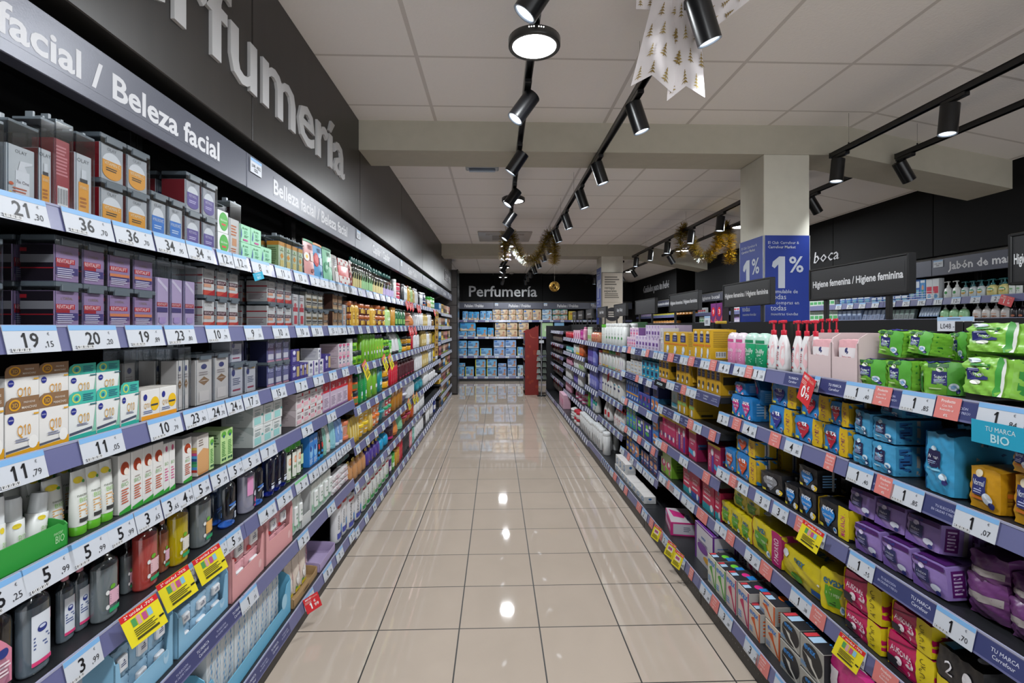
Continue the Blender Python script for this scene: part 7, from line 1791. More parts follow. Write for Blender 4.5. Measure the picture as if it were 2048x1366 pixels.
run('V4', 'vio', *q1.r(540, 630, 1090), n=3, desc='blue lotion pack under red card')
run('V4', 'whiteb', *q1.r(632, 700, 1070), n=2, desc='white lotion bottle with green leaf')
bot('scrub', 'teal scrub bottle', '#5ab4b8', 'cyl', '#4aa4a8', 'lotion_bottle')
run('U1', 'redbot', *q1.r(432, 538, 375), n=5, desc='crimson and teal packaged bottle')
run('U2', 'scrub', *q1.r(440, 538, 640), n=4)
run('U3', 'pinkb', *q1.r(440, 530, 830), n=4)
run('U4', 'whiteb', *q1.r(412, 520, 980), n=4, desc='white and pink shaving bottle')
run('U5', 'pinkb', *q4.r(408, 516, 210), n=5, desc='pink and white shaving bottle')
run('U6', 'pinkbox', *q4.r(286, 400, 420), n=3)
S('blister', BOX, 'blister_pack', 'blister pack', 'hanging black and silver accessory pack', '#2a2528', d=.02, g=[('r', .2, .1, .8, .6, '#9c948c'), ('e', .5, .5, .16, .14, '#c8a890'), ('r', .1, .74, .9, .94, '#6a3a44')])
for i, zt in enumerate((.15, .13, .11, .13, .2)):
    z = G_LV['M'][i]
    for k in range(12):
        y = 9.35 + k * .125
        place(proto(STY['blister'], .07, zt), 'blister_pack', (XG + .04, y, z - zt - .065), (0, 0, R(-90)), f'hanging accessory pack, {nth(k + 1)} along hooks under {SH["M%d" % (i + 1)]["words"]}', 'blister pack', 'hanging packs under ' + SH['M%d' % (i + 1)]['words'])
        if k % 2 == 0:
            h = MB()
            h.tube((0, 0, 0), (0, .36, 0), .003, mat('#8c8c90', 'metal'), 6)
            h.tube((0, 0, 0), (0, -.002, .02), .003, mat('#8c8c90', 'metal'), 6)
            obj('display_hook', h.mesh('display_hook'), None, (XG + .03, y + .03, z - .06), (0, 0, R(-90)), f'metal display hook, {nth(k // 2 + 1)} along under {SH["M%d" % (i + 1)]["words"]}', 'hook', 'display hooks under ' + SH['M%d' % (i + 1)]['words'])
bot('basket', 'dark purple storage pot', '#3a2060', 'tub', '#2c184c', 'storage_pot', g=[])
# ---------------------------------------------------------------- far wall of nappies
f1, f2 = Crop(880, 640, .1172), Crop(880, 440, .2636)
def nappy(key, desc, base, c2, sx=.75, **k):
    S(key, 'pack', 'nappy_pack', 'nappies', desc, base, d=.18, bulge=.05, wr=.004, n=5, seed=len(key),
      g=[('r', .05, .74, .3, .9, '#2a6fc0'), ('p', [(0, 0), (1, 0), (1, .2), (0, .3)], c2), ('l', .06, .3, .5, .62, 3, '#5a7aa8'),
         ('p', [(sx - .26, .14), (sx + .16, .1), (sx + .14, .3), (sx + .04, .5), (sx - .1, .34)], '#c8987c'), ('e', sx + .05, .62, .1, .14, '#b98468'), ('e', sx + .05, .7, .09, .06, '#5a3a2c'), ('r', .1, .12, .4, .22, '#e6ecf4')] + k.get('g', []))
nappy('nb', 'light blue nappy pack', '#6fb2e2', '#a9cfea')
nappy('nby', 'light blue nappy pack with yellow edge', '#74b6e2', '#b4d4ea', g=[('r', 0, 0, .06, 1, '#d8d23c')])
nappy('nbc', 'bright cyan and beige nappy pack', '#3aa6e0', '#d8c4a0')
nappy('nbe', 'beige nappy pack', '#d6bc96', '#c9a87c')
nappy('nbl', 'lilac-blue nappy pack', '#8cb0e0', '#b4c8ea')
nappy('nw', 'pale blue and white nappy pack', '#b9d6e6', '#dfe8ee')
nappy('ng', 'white and green nappy pack', '#d9dcd0', '#c48c6c', g=[('p', [(0, 1), (1, 1), (1, .84), (.5, .92), (0, .7)], '#1e8a6c')])
def nap(key, st, cr, x0, x1, yt, n=1, rows=1, **k):
    run(key, st, *cr.r(x0, x1, yt), n=n, rows=rows, jit=.3, **k)
nap('F1', 'nb', f2, 170, 213, 690, desc='light blue nappy pack, start of top row')
nap('F1', 'nbc', f2, 215, 298, 694, n=2, desc='small cyan nappy pack')
nap('F1', 'nb', f2, 304, 396, 688, n=2, desc='light blue nappy pack beside beige ones')
nap('F1', 'nbe', f2, 398, 516, 676, n=2, rows=2)
nap('F1', 'nbe', f2, 518, 630, 674, n=2, rows=2, desc='beige nappy pack of second block')
nap('F1', 'nbe', f2, 632, 770, 676, n=2, rows=1, desc='large beige nappy pack behind red display')
nap('F1', 'nw', f2, 774, 850, 676, n=1, rows=2)
nap('F1', 'ng', f2, 854, 968, 676, n=2, rows=2)
S('nyel', 'pack', 'nappy_pack', 'nappies', 'yellow swim nappy pack', '#e0c82c', d=.15, g=[('r', .2, .6, .8, .8, '#d8902c')])
nap('F1', 'nyel', f2, 975, 1030, 690)
nap('F2', 'nb', f1, 322, 612, 188, n=2, rows=1, desc='long light blue pack lying under cyan pack')
nap('F2', 'nbc', f1, 335, 614, 30, z='s')
nap('F2', 'nbc', f1, 622, 806, 122, desc='cyan and beige nappy pack at row centre')
nap('F2', 'nbc', f1, 812, 918, 130, desc='narrow cyan nappy pack')
nap('F2', 'nbe', f1, 934, 1328, 40, n=2, rows=2)
nap('F2', 'nbe', f1, 1336, 1520, 34, n=1, rows=2, desc='beige nappy pack partly behind red display')
S('ngreenbox', BOX, 'wipes_box', 'box', 'pale green wipes box', '#b9dca8', d=.2, g=[('r', .3, .4, .9, .6, '#e6f0dc')])
S('nbluebox', BOX, 'wipes_box', 'box', 'sky blue wipes box', '#8cc0e8', d=.2, g=[('e', .5, .4, .3, .3, '#2a6fc0'), ('e', .5, .36, .22, .22, '#dfecf6')])
nap('F2', 'ngreenbox', f1, 1720, 1930, 48)
nap('F2', 'nbluebox', f1, 1950, 2120, 44)
nap('F3', 'nb', f1, 316, 462, 350, n=1, rows=2)
nap('F3', 'nb', f1, 470, 666, 355, n=1, rows=2, desc='light blue crawling-baby pack by the gap')
nap('F3', 'nby', f1, 678, 894, 480, n=1)
nap('F3', 'nbl', f1, 914, 1304, 336, n=2, rows=2)
nap('F3', 'nby', f1, 1318, 1420, 460, desc='yellow-edged pack half behind red display')
nap('F4', 'nb', f1, 312, 418, 795, desc='light blue nappy pack, floor row start')
nap('F4', 'nb', f1, 314, 430, 735, z='s', desc='thin light blue pack lying on the first')
nap('F4', 'nby', f1, 428, 580, 795, desc='yellow-edged pack standing alone')
nap('F4', 'nby', f1, 598, 784, 668, n=1, rows=2)
nap('F4', 'nby', f1, 792, 974, 665, n=1, rows=2, desc='yellow-edged pack of second stack')
nap('F4', 'nbl', f1, 986, 1140, 795, desc='lilac-blue pack under a flat one')
nap('F4', 'nbl', f1, 990, 1136, 740, z='s', desc='flat lilac-blue pack on the stack')
nap('F4', 'nbl', f1, 1150, 1308, 652, n=1, rows=2, desc='lilac-blue pack of tallest stack')
nap('F4', 'nw', f1, 1322, 1420, 770, desc='pale white pack half behind red display')
# far-aisle wall of oral care and hand soap, seen above the gondola
a1 = Crop(1600, 380, .2196)
S('soapw', 'bottle', 'soap_bottle', 'bottle', 'white foam soap bottle', '#e9ecea', prof='soap', cap='#e4e6e4', flat=.7, lab=(.08, .6), g=[('e', .5, .5, .2, .16, '#3f9a4c'), ('l', .25, .1, .75, .24, 2, '#8cb08c')])
S('soapc', 'bottle', 'soap_bottle', 'bottle', 'clear soap bottle with teal pump', '#d3dde0', prof='soap', cap='#14686c', flat=.75, lab=(.1, .6), g=[('e', .5, .5, .36, .26, '#2a9a6c'), ('e', .5, .4, .3, .18, '#f0a82c'), ('r', .2, .46, .8, .6, '#dfeee0')])
S('soapy', 'bottle', 'soap_bottle', 'bottle', 'honey yellow soap bottle with teal pump', '#e0d58c', prof='soap', cap='#14686c', flat=.75, lab=(.1, .6), g=[('e', .5, .5, .36, .26, '#2a9a6c'), ('e', .5, .4, .3, .18, '#f0b83c'), ('r', .2, .46, .8, .6, '#f0eed0')])
S('soapbig', 'bottle', 'soap_bottle', 'bottle', 'broad white aloe soap refill', '#e4e9e4', prof='flip', cap='#e9ecea', flat=.6, g=[('e', .5, .5, .3, .1, '#8cc08c'), ('l', .2, .2, .8, .35, 2, '#6a8a6c')])
S('soapg', 'bottle', 'soap_bottle', 'bottle', 'mint green soap bottle', '#a9dfa8', prof='soap', cap='#b4bcb8', flat=.7, lab=(.06, .6), g=[('e', .4, .16, .3, .14, '#e0a83c'), ('e', .5, .12, .16, .08, '#d84c2c'), ('l', .3, .6, .7, .7, 1, '#3f8a4c')])
S('soapa', 'bottle', 'soap_bottle', 'bottle', 'white almond soap bottle', '#e3dedb', prof='soap', cap='#b4b8b8', flat=.7, lab=(.06, .6), g=[('e', .5, .16, .36, .1, '#a86c4c'), ('r', .2, .4, .8, .5, '#e8b8a0')])
S('soapd', 'bottle', 'soap_bottle', 'bottle', 'dark plum soap bottle', '#1f1622', prof='soap', cap='#15121a', flat=.7, lab=(.06, .6), g=[('e', .5, .2, .3, .12, '#c87a5c')])
S('paste', BOX, 'toothpaste_box', 'box', 'blue toothpaste pack', '#3a6cc0', d=.04, g=[('r', .1, .6, .9, .9, '#dfe8f4'), ('r', .2, .2, .8, .5, '#7cc0dc')])
S('pastekid', BOX, 'toothpaste_box', 'box', 'light blue toothbrush pack with figure print', '#4a96d8', d=.04, g=[('e', .5, .6, .2, .14, '#d8a488'), ('r', .3, .3, .7, .5, '#2c9a9c'), ('r', .1, .84, .9, .96, '#e6f0f8')])
S('pastew', BOX, 'toothpaste_box', 'box', 'white toothpaste box with red panel', '#dde2e6', d=.05, g=[('r', .1, .3, .9, .62, '#d83a54'), ('e', .5, .16, .3, .1, '#6aa8d8')])
S('dentc', BOX, 'dental_carton', 'box', 'white and green dental carton', '#d9e2da', d=.06, g=[('r', .1, .2, .9, .5, '#5ab06c'), ('r', .1, .6, .9, .8, '#b9d8c0')])
S('brush', BOX, 'toothbrush_pack', 'toothbrush pack', 'slate blue toothbrush blister', '#6a7a9c', d=.03, g=[('r', .2, .5, .8, .9, '#b4c4dc'), ('l', .2, .1, .8, .4, 3, '#2c3450')])
S('brushg', BOX, 'toothbrush_pack', 'toothbrush pack', 'grey green toothbrush blister', '#5c6a6c', d=.03, g=[('r', .2, .5, .8, .9, '#8ca8a0'), ('l', .2, .1, .8, .4, 3, '#2c3434')])
S('tubeblue', 'tube', 'toothpaste_tube', 'tube', 'slim blue-white toothpaste tube', '#b9c8dc', cap='#8ca4cc', g=[('l', .2, .2, .8, .8, 4, '#3a62a8')])
run('X1', 'paste', *a1.r(990, 1045, 812), n=1, inset=.02)
run('X1', 'paste', *a1.r(1048, 1090, 812), n=1, inset=.02, desc='clear and blue toothbrush pack')
run('X1', 'pastekid', *a1.r(1092, 1142, 812), n=1, inset=.02)
run('X1', 'pastew', *a1.r(1144, 1262, 800), n=2, inset=.02)
run('X1', 'soapw', *a1.r(1288, 1440, 818), n=2)
run('X1', 'soapc', *a1.r(1442, 1668, 812), n=3, deep=2)
run('X1', 'soapy', *a1.r(1670, 1882, 790), n=2, deep=2)
run('X1', 'soapbig', *a1.r(1886, 2010, 795), n=2)
run('X2', 'soapg', *a1.r(1254, 1508, 1020), n=3)
run('X2', 'soapa', *a1.r(1550, 1890, 1010), n=4)
run('X2', 'soapd', *a1.r(1896, 2040, 1005), n=2)
run('X1', 'paste', *a1.r(360, 640, 950), n=5, inset=.05, desc='small blue-white pack behind wire front')
run('X1', 'dentc', *a1.r(86, 315, 965), n=6)
run('X1', 'paste', *a1.r(645, 980, 955), n=6, inset=.05, desc='small pack behind second wire front')
run('X2', 'dentc', *a1.r(90, 340, 1090), n=6, desc='white and green dental carton')
run('X2', 'brush', *a1.r(342, 560, 1090), n=5)
run('X2', 'brush', *a1.r(562, 760, 1085), n=5, lean=-14, desc='slanted purple-grey toothbrush blister')
run('X2', 'brushg', *a1.r(806, 1030, 1085), n=5, lean=-14)
run('X2', 'tubeblue', *a1.r(1070, 1250, 1080), n=7, lean=-16)
# wire fronts
for nm, x0, x1 in (('over the small blue packs', 330, 640), ('over the toothpaste packs', 650, 1215)):
    y0, y1 = on_x(XR, a1.x(x0))[0], on_x(XR, a1.x(x1))[0]
    m = MB()
    w = abs(y1 - y0)
    for z in (.005, .025, .045, .065):
        m.tube((-w / 2, 0, z), (w / 2, 0, z), .0018, mat('#b4b4b6', 'metal'), 6)
    for i in range(7):
        x = -w / 2 + w * i / 6
        m.tube((x, 0, .0), (x, 0, .066), .0015, mat('#b4b4b6', 'metal'), 6)
    obj('wire_front', m.mesh('wire_front'), None, (XR + .004, (y0 + y1) / 2, X_LV[0]), (0, 0, R(-90)), 'low chromed wire front ' + nm, 'wire front')
g6 = Crop(1200, 460, .2246)
S('jarfood', 'bottle', 'food_jar', 'jar', 'orange baby food jar', '#d8862c', prof='jar', cap='#e0a04c', kind='gloss', g=[('r', .1, .2, .9, .7, '#f0c48c')])
S('jarfoody', BOX, 'baby_food_box', 'box', 'yellow and teal baby food box', '#d8cc4c', d=.1, g=[('r', .1, .1, .9, .4, '#4ab0b8'), ('e', .5, .7, .2, .14, '#e09a4c')])
S('lilacbox', BOX, 'baby_food_box', 'box', 'pale lilac baby milk box', '#c9bcd8', d=.1, g=[('r', .1, .5, .9, .9, '#a88cc4'), ('r', .1, .1, .9, .3, '#e6e0ee')])
run('X1', 'jarfoody', *g6.r(465, 660, 738), n=7)
run('X1', 'lilacbox', *g6.r(365, 450, 748), n=4)
run('X2', 'jarfood', *g6.r(465, 660, 805), n=8, desc='small orange baby food jar')
run('X1', 'jarfood', *g6.r(664, 812, 728), n=5)
run('X1', 'pastew', *g6.r(870, 940, 690), n=4, desc='light blue and white carton by promotion stand')
run('X2', 'dentc', *g6.r(885, 945, 770), n=3, desc='white carton under promotion stand')
run('X1', 'pastew', *g6.r(1165, 1242, 680), n=3, desc='white carton beside blue poster')
run('X2', 'lilacbox', *g6.r(1165, 1242, 755), n=3, desc='pink-white carton beside blue poster')
run('X1', 'dentc', *g6.r(1866, 2048, 620), n=6, desc='white carton beyond the blue poster pillar') if False else None
# violet promotion stand in the far aisle
m = MB()
m.box(-.3, .3, 0, .3, 0, 1.25, mat('#2b2f7c', 'gloss'), .004)
py_ = on_x(3.3, 1436)
po = obj('promotion_stand', m.mesh('promotion_stand'), None, (3.3, py_[0], 0), (0, 0, R(-90)), 'violet and red promotion stand in the far aisle, topped by two tall cards', 'display stand')
for k, (x, c) in enumerate(((-.2, '#6a2c6a'), (0.0, '#6a2c6a'), (.2, '#1c1420'))):
    q = MB()
    q.box(x - .095, x + .095, .02, .03, 1.25, 1.84, mat(c, 'gloss'), .002)
    if k < 2:
        draw(q, [('r', 0, 0, 1, .3, '#3a4aa8'), ('p', [(0, .3), (1, .3), (1, .7), (.5, .5), (0, .6)], '#c84a5c'), ('e', .5, .78, .3, .12, '#c81e30'), ('t', '3' if k else '9', .5, .78, .12, '#f4e6e6', .3), ('e', .75, .14, .14, .05, '#e6e2e6')],
             lambda u, v, o: (x - .095 + u * .19, .02 - o, 1.25 + v * .59), .19, .59)
    part('header_card', q, po)

# ---------------------------------------------------------------- red cardboard display at the aisle end
dx0, dx1 = on_y(10.7, 1050)[0], on_y(10.7, 1077)[0]
dw = dx1 - dx0
m = MB()
redm = mat('#8c1c14', 'paper')
topz = 1.5
pts = [(0, 0), (dw, 0), (dw, topz + .01), (dw * .9, topz - .03), (dw * .7, topz - .05), (dw * .5, topz - .09), (dw * .3, topz - .08), (dw * .1, topz - .11), (0, topz - .12)]
n = len(pts)
for y in (0, .62):
    vs = [(x, y, z) for x, z in pts] + [(x, y + .012, z) for x, z in pts]
    m.add(vs, [tuple(range(n)), tuple(range(2 * n - 1, n - 1, -1))] + [(i, (i + 1) % n, n + (i + 1) % n, n + i) for i in range(n)], redm)
draw(m, [('e', .2 + .17 * (i * 3 % 5), [.56, .6, .7, .12, .2, .26, .63, .18][i], .12 - .02 * (i % 3), .02 + .004 * (i % 2), '#a53a24') for i in range(8)] + [('p', [(.3, .9), (.5, .84), (.9, .83), (.6, .82), (.4, .84)], '#b04a3a')],
     lambda u, v, o: (u * dw, -o, v * topz), dw, topz)
m.box(dw - .012, dw, .012, .62, 0, topz - .02, redm)
rd = obj('display_stand', m.mesh('display_stand'), None, (dx0, 10.7, 0), (0, 0, 0), 'tall dark red cardboard display stand with torn top edge at aisle end', 'display stand')
for i, z in enumerate((.1, .42, .75, 1.08)):
    q = MB()
    q.box(-.02, dw - .014, .014, .6, z, z + .012, mat('#6a5a3a', 'paper'))
    part('shelf', q, rd)
S('violetbox', BOX, 'gift_box', 'box', 'brown and violet gift box', '#3a2a4c', d=.2, g=[('r', .1, .3, .9, .8, '#8a6a2c')])
for i, z in enumerate((.112, .432, .762, 1.092)):
    for k in range(2):
        place(proto(STY['violetbox'], .24, .25), 'gift_box', (dx0 - .005, 10.86 + k * .27, z + .001), (0, 0, R(-90)), f'{["brown", "violet"][k]} gift box on the {ONES[i + 1]} red-stand shelf from floor', 'box', 'gift boxes in the red display stand')
# clip strip on a pole beside it
cx_ = on_y(10.9, 1080)[0]
m = MB()
m.tube((0, 0, 0), (0, 0, 1.58), .012, mat('#b9bcc0', 'metal'), 8)
m.box(-.09, .09, -.09, .09, 0, .012, mat('#3a3a3e', 'metal'), .003)
cs = obj('clip_stand', m.mesh('clip_stand'), None, (cx_, 10.55, 0), (0, 0, 0), 'thin metal pole with clipped sachets beside the red display', 'stand')
q = MB()
q.box(-.05, .05, -.016, -.012, 1.13, 1.19, mat('#dfe3ea', 'paper'))
part('price_card', q, cs)
for k in range(10):
    m = MB()
    m.add([(-.03, 0, 0), (.03, 0, 0), (.045, -.03, -.1), (-.045, -.03, -.1), (-.03, .01, 0), (.03, .01, 0), (.045, .03, -.1), (-.045, .03, -.1)], [(0, 1, 2, 3), (7, 6, 5, 4), (0, 4, 5, 1), (3, 2, 6, 7), (1, 5, 6, 2), (0, 3, 7, 4)], mat('#5a645c' if k % 2 else '#8c908c', 'gloss'))
    obj('hanging_sachet', m.mesh('hanging_sachet'), None, (cx_ + (.062 if k % 2 else -.062), 10.53, .98 - (k // 2) * .13), (0, 0, 0), f'grey hanging sachet, {nth(k // 2 + 1)} down on {"outer" if k % 2 else "inner"} side of the clip pole', 'sachet', 'sachets on the clip pole')
# brown clip strip of sachets in front of the hair shelves
ys_ = on_x(XL + .02, 871)[0]
for k in range(6):
    m = MB()
    m.box(-.055, .055, -.01, 0, -.11, 0, mat('#a8874a', 'gloss'), .002)
    draw(m, [('e', .5, .5, .3, .2, '#5a3a1c')], lambda u, v, o: (u * .11 - .055, -.01 - o, (v - 1) * .11), .11, .11)
    obj('hanging_sachet', m.mesh('hanging_sachet'), None, (XL + .03, ys_ - k * .012, 1.72 - k * .115), (R(-4), 0, R(90 - 20)), f'gold brown sachet, {nth(k + 1)} down on the strip hanging before hair shelves', 'sachet', 'sachets on the hair shelf clip strip')
# ---------------------------------------------------------------- gondola blade signs, location card, posters
def blade(y0, y1, z0, z1, txt, label, tb=.42):
    w = abs(y1 - y0)
    m = MB()
    m.box(-w / 2, w / 2, -.012, .012, z0, z1, mat('#1b1b1d', 'steel'), .002)
    XS = 1.655
    o = obj('blade_sign', m.mesh('blade_sign'), None, (XS, (y0 + y1) / 2, 0), (0, 0, R(-90)), label, 'sign', 'blade signs along the gondola spine')
    f = MB()
    for s in (-1, 1):
        f.box(s * w / 2 - .006, s * w / 2 + .006, -.016, .016, z0 - .004, z1 + .004, mat('#121214', 'plastic'), .002)
    for z in (z0, z1):
        f.box(-w / 2, w / 2, -.016, .016, z - .005, z + .005, mat('#121214', 'plastic'), .002)
    part('sign_frame', f, o)
    for s in (-.32, .32):
        p = MB()
        p.box(s * w - .012, s * w + .012, -.008, .008, 1.526, z0, mat('#121214', 'plastic'), .002)
        part('post', p, o)
    if txt:
        l = MB()
        l.box(-w * .47, w * .47, -.0124, -.0118, (z0 + z1) / 2 - .05, (z0 + z1) / 2 + .05, mat('#1b1b1d', 'steel'))
        draw(l, [('t', txt, .5, .5, tb, '#e2e2e4', -.92 if len(txt) > 20 else .92, .024)], lambda u, v, q: (u * w - w / 2, -.0124 - q, z0 + v * (z1 - z0)), w, z1 - z0)
        part('sign_lettering', l, o)
XS = 1.655
def ys2(a, b):
    return on_x(XS - .012, a)[0], on_x(XS - .012, b)[0]
bz0, bz1 = on_x(XS, 1817, 585)[1], on_x(XS, 1817, 508)[1]
HF = 'Higiene femenina / Higiene feminina'
blade(*ys2(2240, 2021), bz0, bz1, HF, 'black blade sign cut by the picture edge, above the nearest green pad packs', .2)
blade(*ys2(1817, 1620), bz0, bz1, HF, 'black blade sign Higiene femenina standing above the pink intimate cartons', .2)
blade(*ys2(1541, 1447), bz0, bz1, HF, 'black blade sign Higiene femenina in front of the blue pillar poster', .2)
blade(*ys2(1397, 1339), bz0, bz1, HF, 'black blade sign Higiene femenina above the lilac care boxes', .2)
blade(*ys2(1310, 1271), bz0, bz1, None, 'blank black blade sign between two lettered ones')
blade(*ys2(1252, 1228), bz0, bz1, 'Body / Body', 'black blade sign Body above the white deodorant bottles', .26)
blade(*ys2(1212, 1195), bz0, bz1, 'Body / Body', 'black blade sign Body beyond the deodorants, above peach pump bottles', .26)
blade(*ys2(1184, 1172), bz0, bz1, 'Cuidado corporal', 'small dark blade sign above body lotions, third from far gondola end', .2)
blade(*ys2(1165, 1156), bz0, bz1, 'Cuidado corporal', 'small dark blade sign second from the far gondola end', .2)
blade(*ys2(1152, 1145), bz0, bz1, 'Afeitado', 'small dark blade sign at the far gondola end', .2)
m = MB()
lw, lh = .14, .052
m.box(-lw / 2, lw / 2, -.003, 0, 0, lh, mat('#dfe2ea', 'paper'))
draw(m, [('r', 0, .72, 1, 1, '#a9cbee'), ('t', 'L048 - M010', .5, .36, .34, '#2c2c34', .8), ('l', .3, .8, .7, .92, 1, '#4a5a7a')], lambda u, v, o: (u * lw - lw / 2, -.003 - o, v * lh), lw, lh)
ly = on_x(XG + .44, 1911)[0]
obj('location_card', m.mesh('location_card'), None, (XG + .44, ly, 1.48), (0, 0, R(-90)), 'white location card L048 - M010 behind the green pad packs', 'card')
m = MB()
m.box(-.05, .05, -.003, 0, 0, .075, mat('#dfe2ea', 'paper'))
draw(m, [('r', 0, .8, 1, 1, '#a9cbee'), ('l', .2, .2, .8, .6, 3, '#4a4a52')], lambda u, v, o: (u * .1 - .05, -.003 - o, v * .075), .1, .075)
obj('location_card', m.mesh('location_card'), None, (XG + .44, on_x(XG + .44, 1415)[0], 1.5), (0, 0, R(-90)), 'small white location card above the yellow liner boxes', 'card')
gs_ = MB()
gs_.box(-.3, .3, 0, .01, 1.31, 1.54, mat('#2c5a2c', 'gloss'), .003)
obj('green_panel', gs_.mesh('green_panel'), None, (XG + .38, on_x(XG + .38, 1277)[0], .0), (0, 0, R(-90)), 'dark green panel behind the lilac care boxes', 'panel')
# club posters on the near pillar
def poster(loc, rot, w, z0, z1, label):
    m = MB()
    h = z1 - z0
    m.box(-w / 2, w / 2, -.004, 0, 0, h, mat('#1f3fa8', 'paper'))
    G = [('t', 'El Club Carrefour &', .42, .945, .02, '#dfe6f6', .72, .006), ('t', 'Carrefour Market', .38, .912, .02, '#eef2fb', .62, .01),
         ('p', [(.3, .6), (.45, .6), (.45, .84), (.32, .84), (.18, .8), (.16, .765), (.22, .75), (.3, .78)], '#dfe6f2'), ('t', '%', .7, .78, .115, '#dfe6f2', .36, .015), ('t', 'acumulable de', .42, .575, .026, '#dfe6f6', .74, .004),
         ('t', 'todas', .3, .535, .038, '#dfe6f6', .6), ('t', 'tus compras en', .42, .49, .026, '#dfe6f6', .74, .004), ('t', 'todas', .3, .45, .038, '#dfe6f6', .6), ('t', 'nuestras tiendas', .44, .405, .022, '#dfe6f6', .78)]
    draw(m, G, lambda u, v, q: (u * w - w / 2, -.0042 - q, v * h), w, h)
    o = obj('poster', m.mesh('poster'), None, loc, rot, label, 'poster', 'blue club posters')
    e = MB()
    for s in (-1, 1):
        e.box(s * w / 2 - .002, s * w / 2 + .002, -.005, 0, 0, h, mat('#c9ccd0', 'plastic'))
    part('edge_trim', e, o)
pz1, pz0 = on_y(3.52, 1570, 471)[1], 1.2
pw = CX1 - CX0 - .004
poster(((CX0 + CX1) / 2, CY0 - .001, pz0), (0, 0, 0), pw, pz0, pz1, 'blue club poster with large 1% on the near pillar, facing the camera')
poster((CX0 - .001, (CY0 + CY1) / 2, pz0), (0, 0, R(-90)), CY1 - CY0 - .006, pz0, pz1, 'blue club poster with 1% on the side of the near pillar, beside the aisle')
# far pillar: beige notice and blue poster
m = MB()
w2 = DX1 - DX0 - .02
m.box(-w2 / 2, w2 / 2, -.012, 0, 0, .95, mat('#cbbfae', 'paper'), .002)
draw(m, [('l', .12, .76, .86, .94, 4, '#6a6258'), ('t', 'ventajas', .36, .72, .05, '#2c2a28', .5, .012), ('t', 'especiales', .4, .66, .05, '#2c2a28', .6, .012), ('l', .12, .52, .86, .62, 3, '#6a6258'), ('e', .5, .22, .38, .13, '#26242a'), ('l', .3, .16, .7, .28, 3, '#cfc6ba'), ('r', .06, .44, .94, .445, '#8c8274')], lambda u, v, o: (u * w2 - w2 / 2, -.012 - o, v * .95), w2, .95)
no = obj('notice_board', m.mesh('notice_board'), None, ((DX0 + DX1) / 2, 8.78, on_y(8.78, 1225, 652)[1]), (0, 0, 0), 'beige notice with black disc on the far pillar', 'notice')
e = MB()
e.box(-w2 / 2 - .008, w2 / 2 + .008, -.008, 0, -.008, .958, mat('#1c1a1c', 'plastic'))
part('frame', e, no)
poster((DX0 - .001, 8.99, 1.2), (0, 0, R(-90)), .4, 1.2, 2.55, 'blue club poster on the side of the far pillar')

# ---------------------------------------------------------------- lighting tracks, spotlights, round lights
TZ = 2.70
blackm, lensm = mat('#121215', 'plastic'), None
def glow(strength, name, col=(1, .98, .95, 1)):
    m = bpy.data.materials.new(name)
    m.use_nodes = True
    b = m.node_tree.nodes['Principled BSDF']
    b.inputs['Emission Color'].default_value = col
    b.inputs['Emission Strength'].default_value = strength
    b.inputs['Base Color'].default_value = (.8, .8, .8, 1)
    return m
lens_m, ring_m, disc_m = glow(2.2, 'lamp_lens', (.86, .93, 1, 1)), mat('#c9d8ea', 'plastic'), glow(7.0, 'lamp_disc', (1, 1, 1, 1))
def track(x, y0, y1, label, cables):
    m = MB()
    for a, b in ((-.0175, -.011), (.011, .0175)):
        m.box(a, b, y0, y1, TZ, TZ + .032, blackm, .001)
    m.box(-.0175, .0175, y0, y1, TZ + .026, TZ + .034, blackm, .001)
    m.box(-.0175, .0175, y0 - .006, y0, TZ - .002, TZ + .036, blackm)
    m.box(-.0175, .0175, y1, y1 + .006, TZ - .002, TZ + .036, blackm)
    o = obj('lighting_track', m.mesh('lighting_track'), None, (x, 0, 0), (0, 0, 0), label, 'lighting track')
    for y in cables:
        c = MB()
        c.tube((0, y, TZ + .034), (0, y, ceil_z(x)), .0012, mat('#9a958f', 'metal'), 5)
        c.tube((0, y, TZ + .03), (0, y, TZ + .05), .005, blackm, 6)
        part('suspension_cable', c, o)
    return o
track(.155, -2.0, 3.46, 'black lighting track above the aisle, section before the near beam', (-1, .6, 2.0))
track(.155, 3.47, 13.3, 'black lighting track above the aisle, running beyond the near beam to the nappy wall', (4.7, 6.9, 8.6, 10.2, 12.4))
track(.73, -2.0, 3.46, 'black lighting track over the hygiene gondola aisle side, section before the near beam', (-.6, 1.2, 2.5))
track(.73, 3.47, 13.2, 'black lighting track right of the round lights, running beyond the near beam', (4.65, 5.6, 7.2, 9.8, 12.0))
track(2.4, .2, 3.47, 'black lighting track in front of the pillar, ending at the near beam', (.9, 3.3))
track(2.4, 3.9, 8.64, 'black lighting track beyond the pillar with gold garland hung on it', (4.6, 6.2, 7.9))
track(2.88, .2, 3.47, 'black lighting track over the far aisle, ending at the near beam', (1.0, 3.3))
track(2.88, 3.9, 8.5, 'black lighting track over the far aisle beyond the near beam', (4.8, 6.8))
track(2.4, 9.3, 13.2, 'black lighting track in the third ceiling field above far pillar side', (10.0, 12.5))
track(2.88, 9.3, 13.2, 'black lighting track in the third ceiling field over the far aisle', (10.2, 12.4))
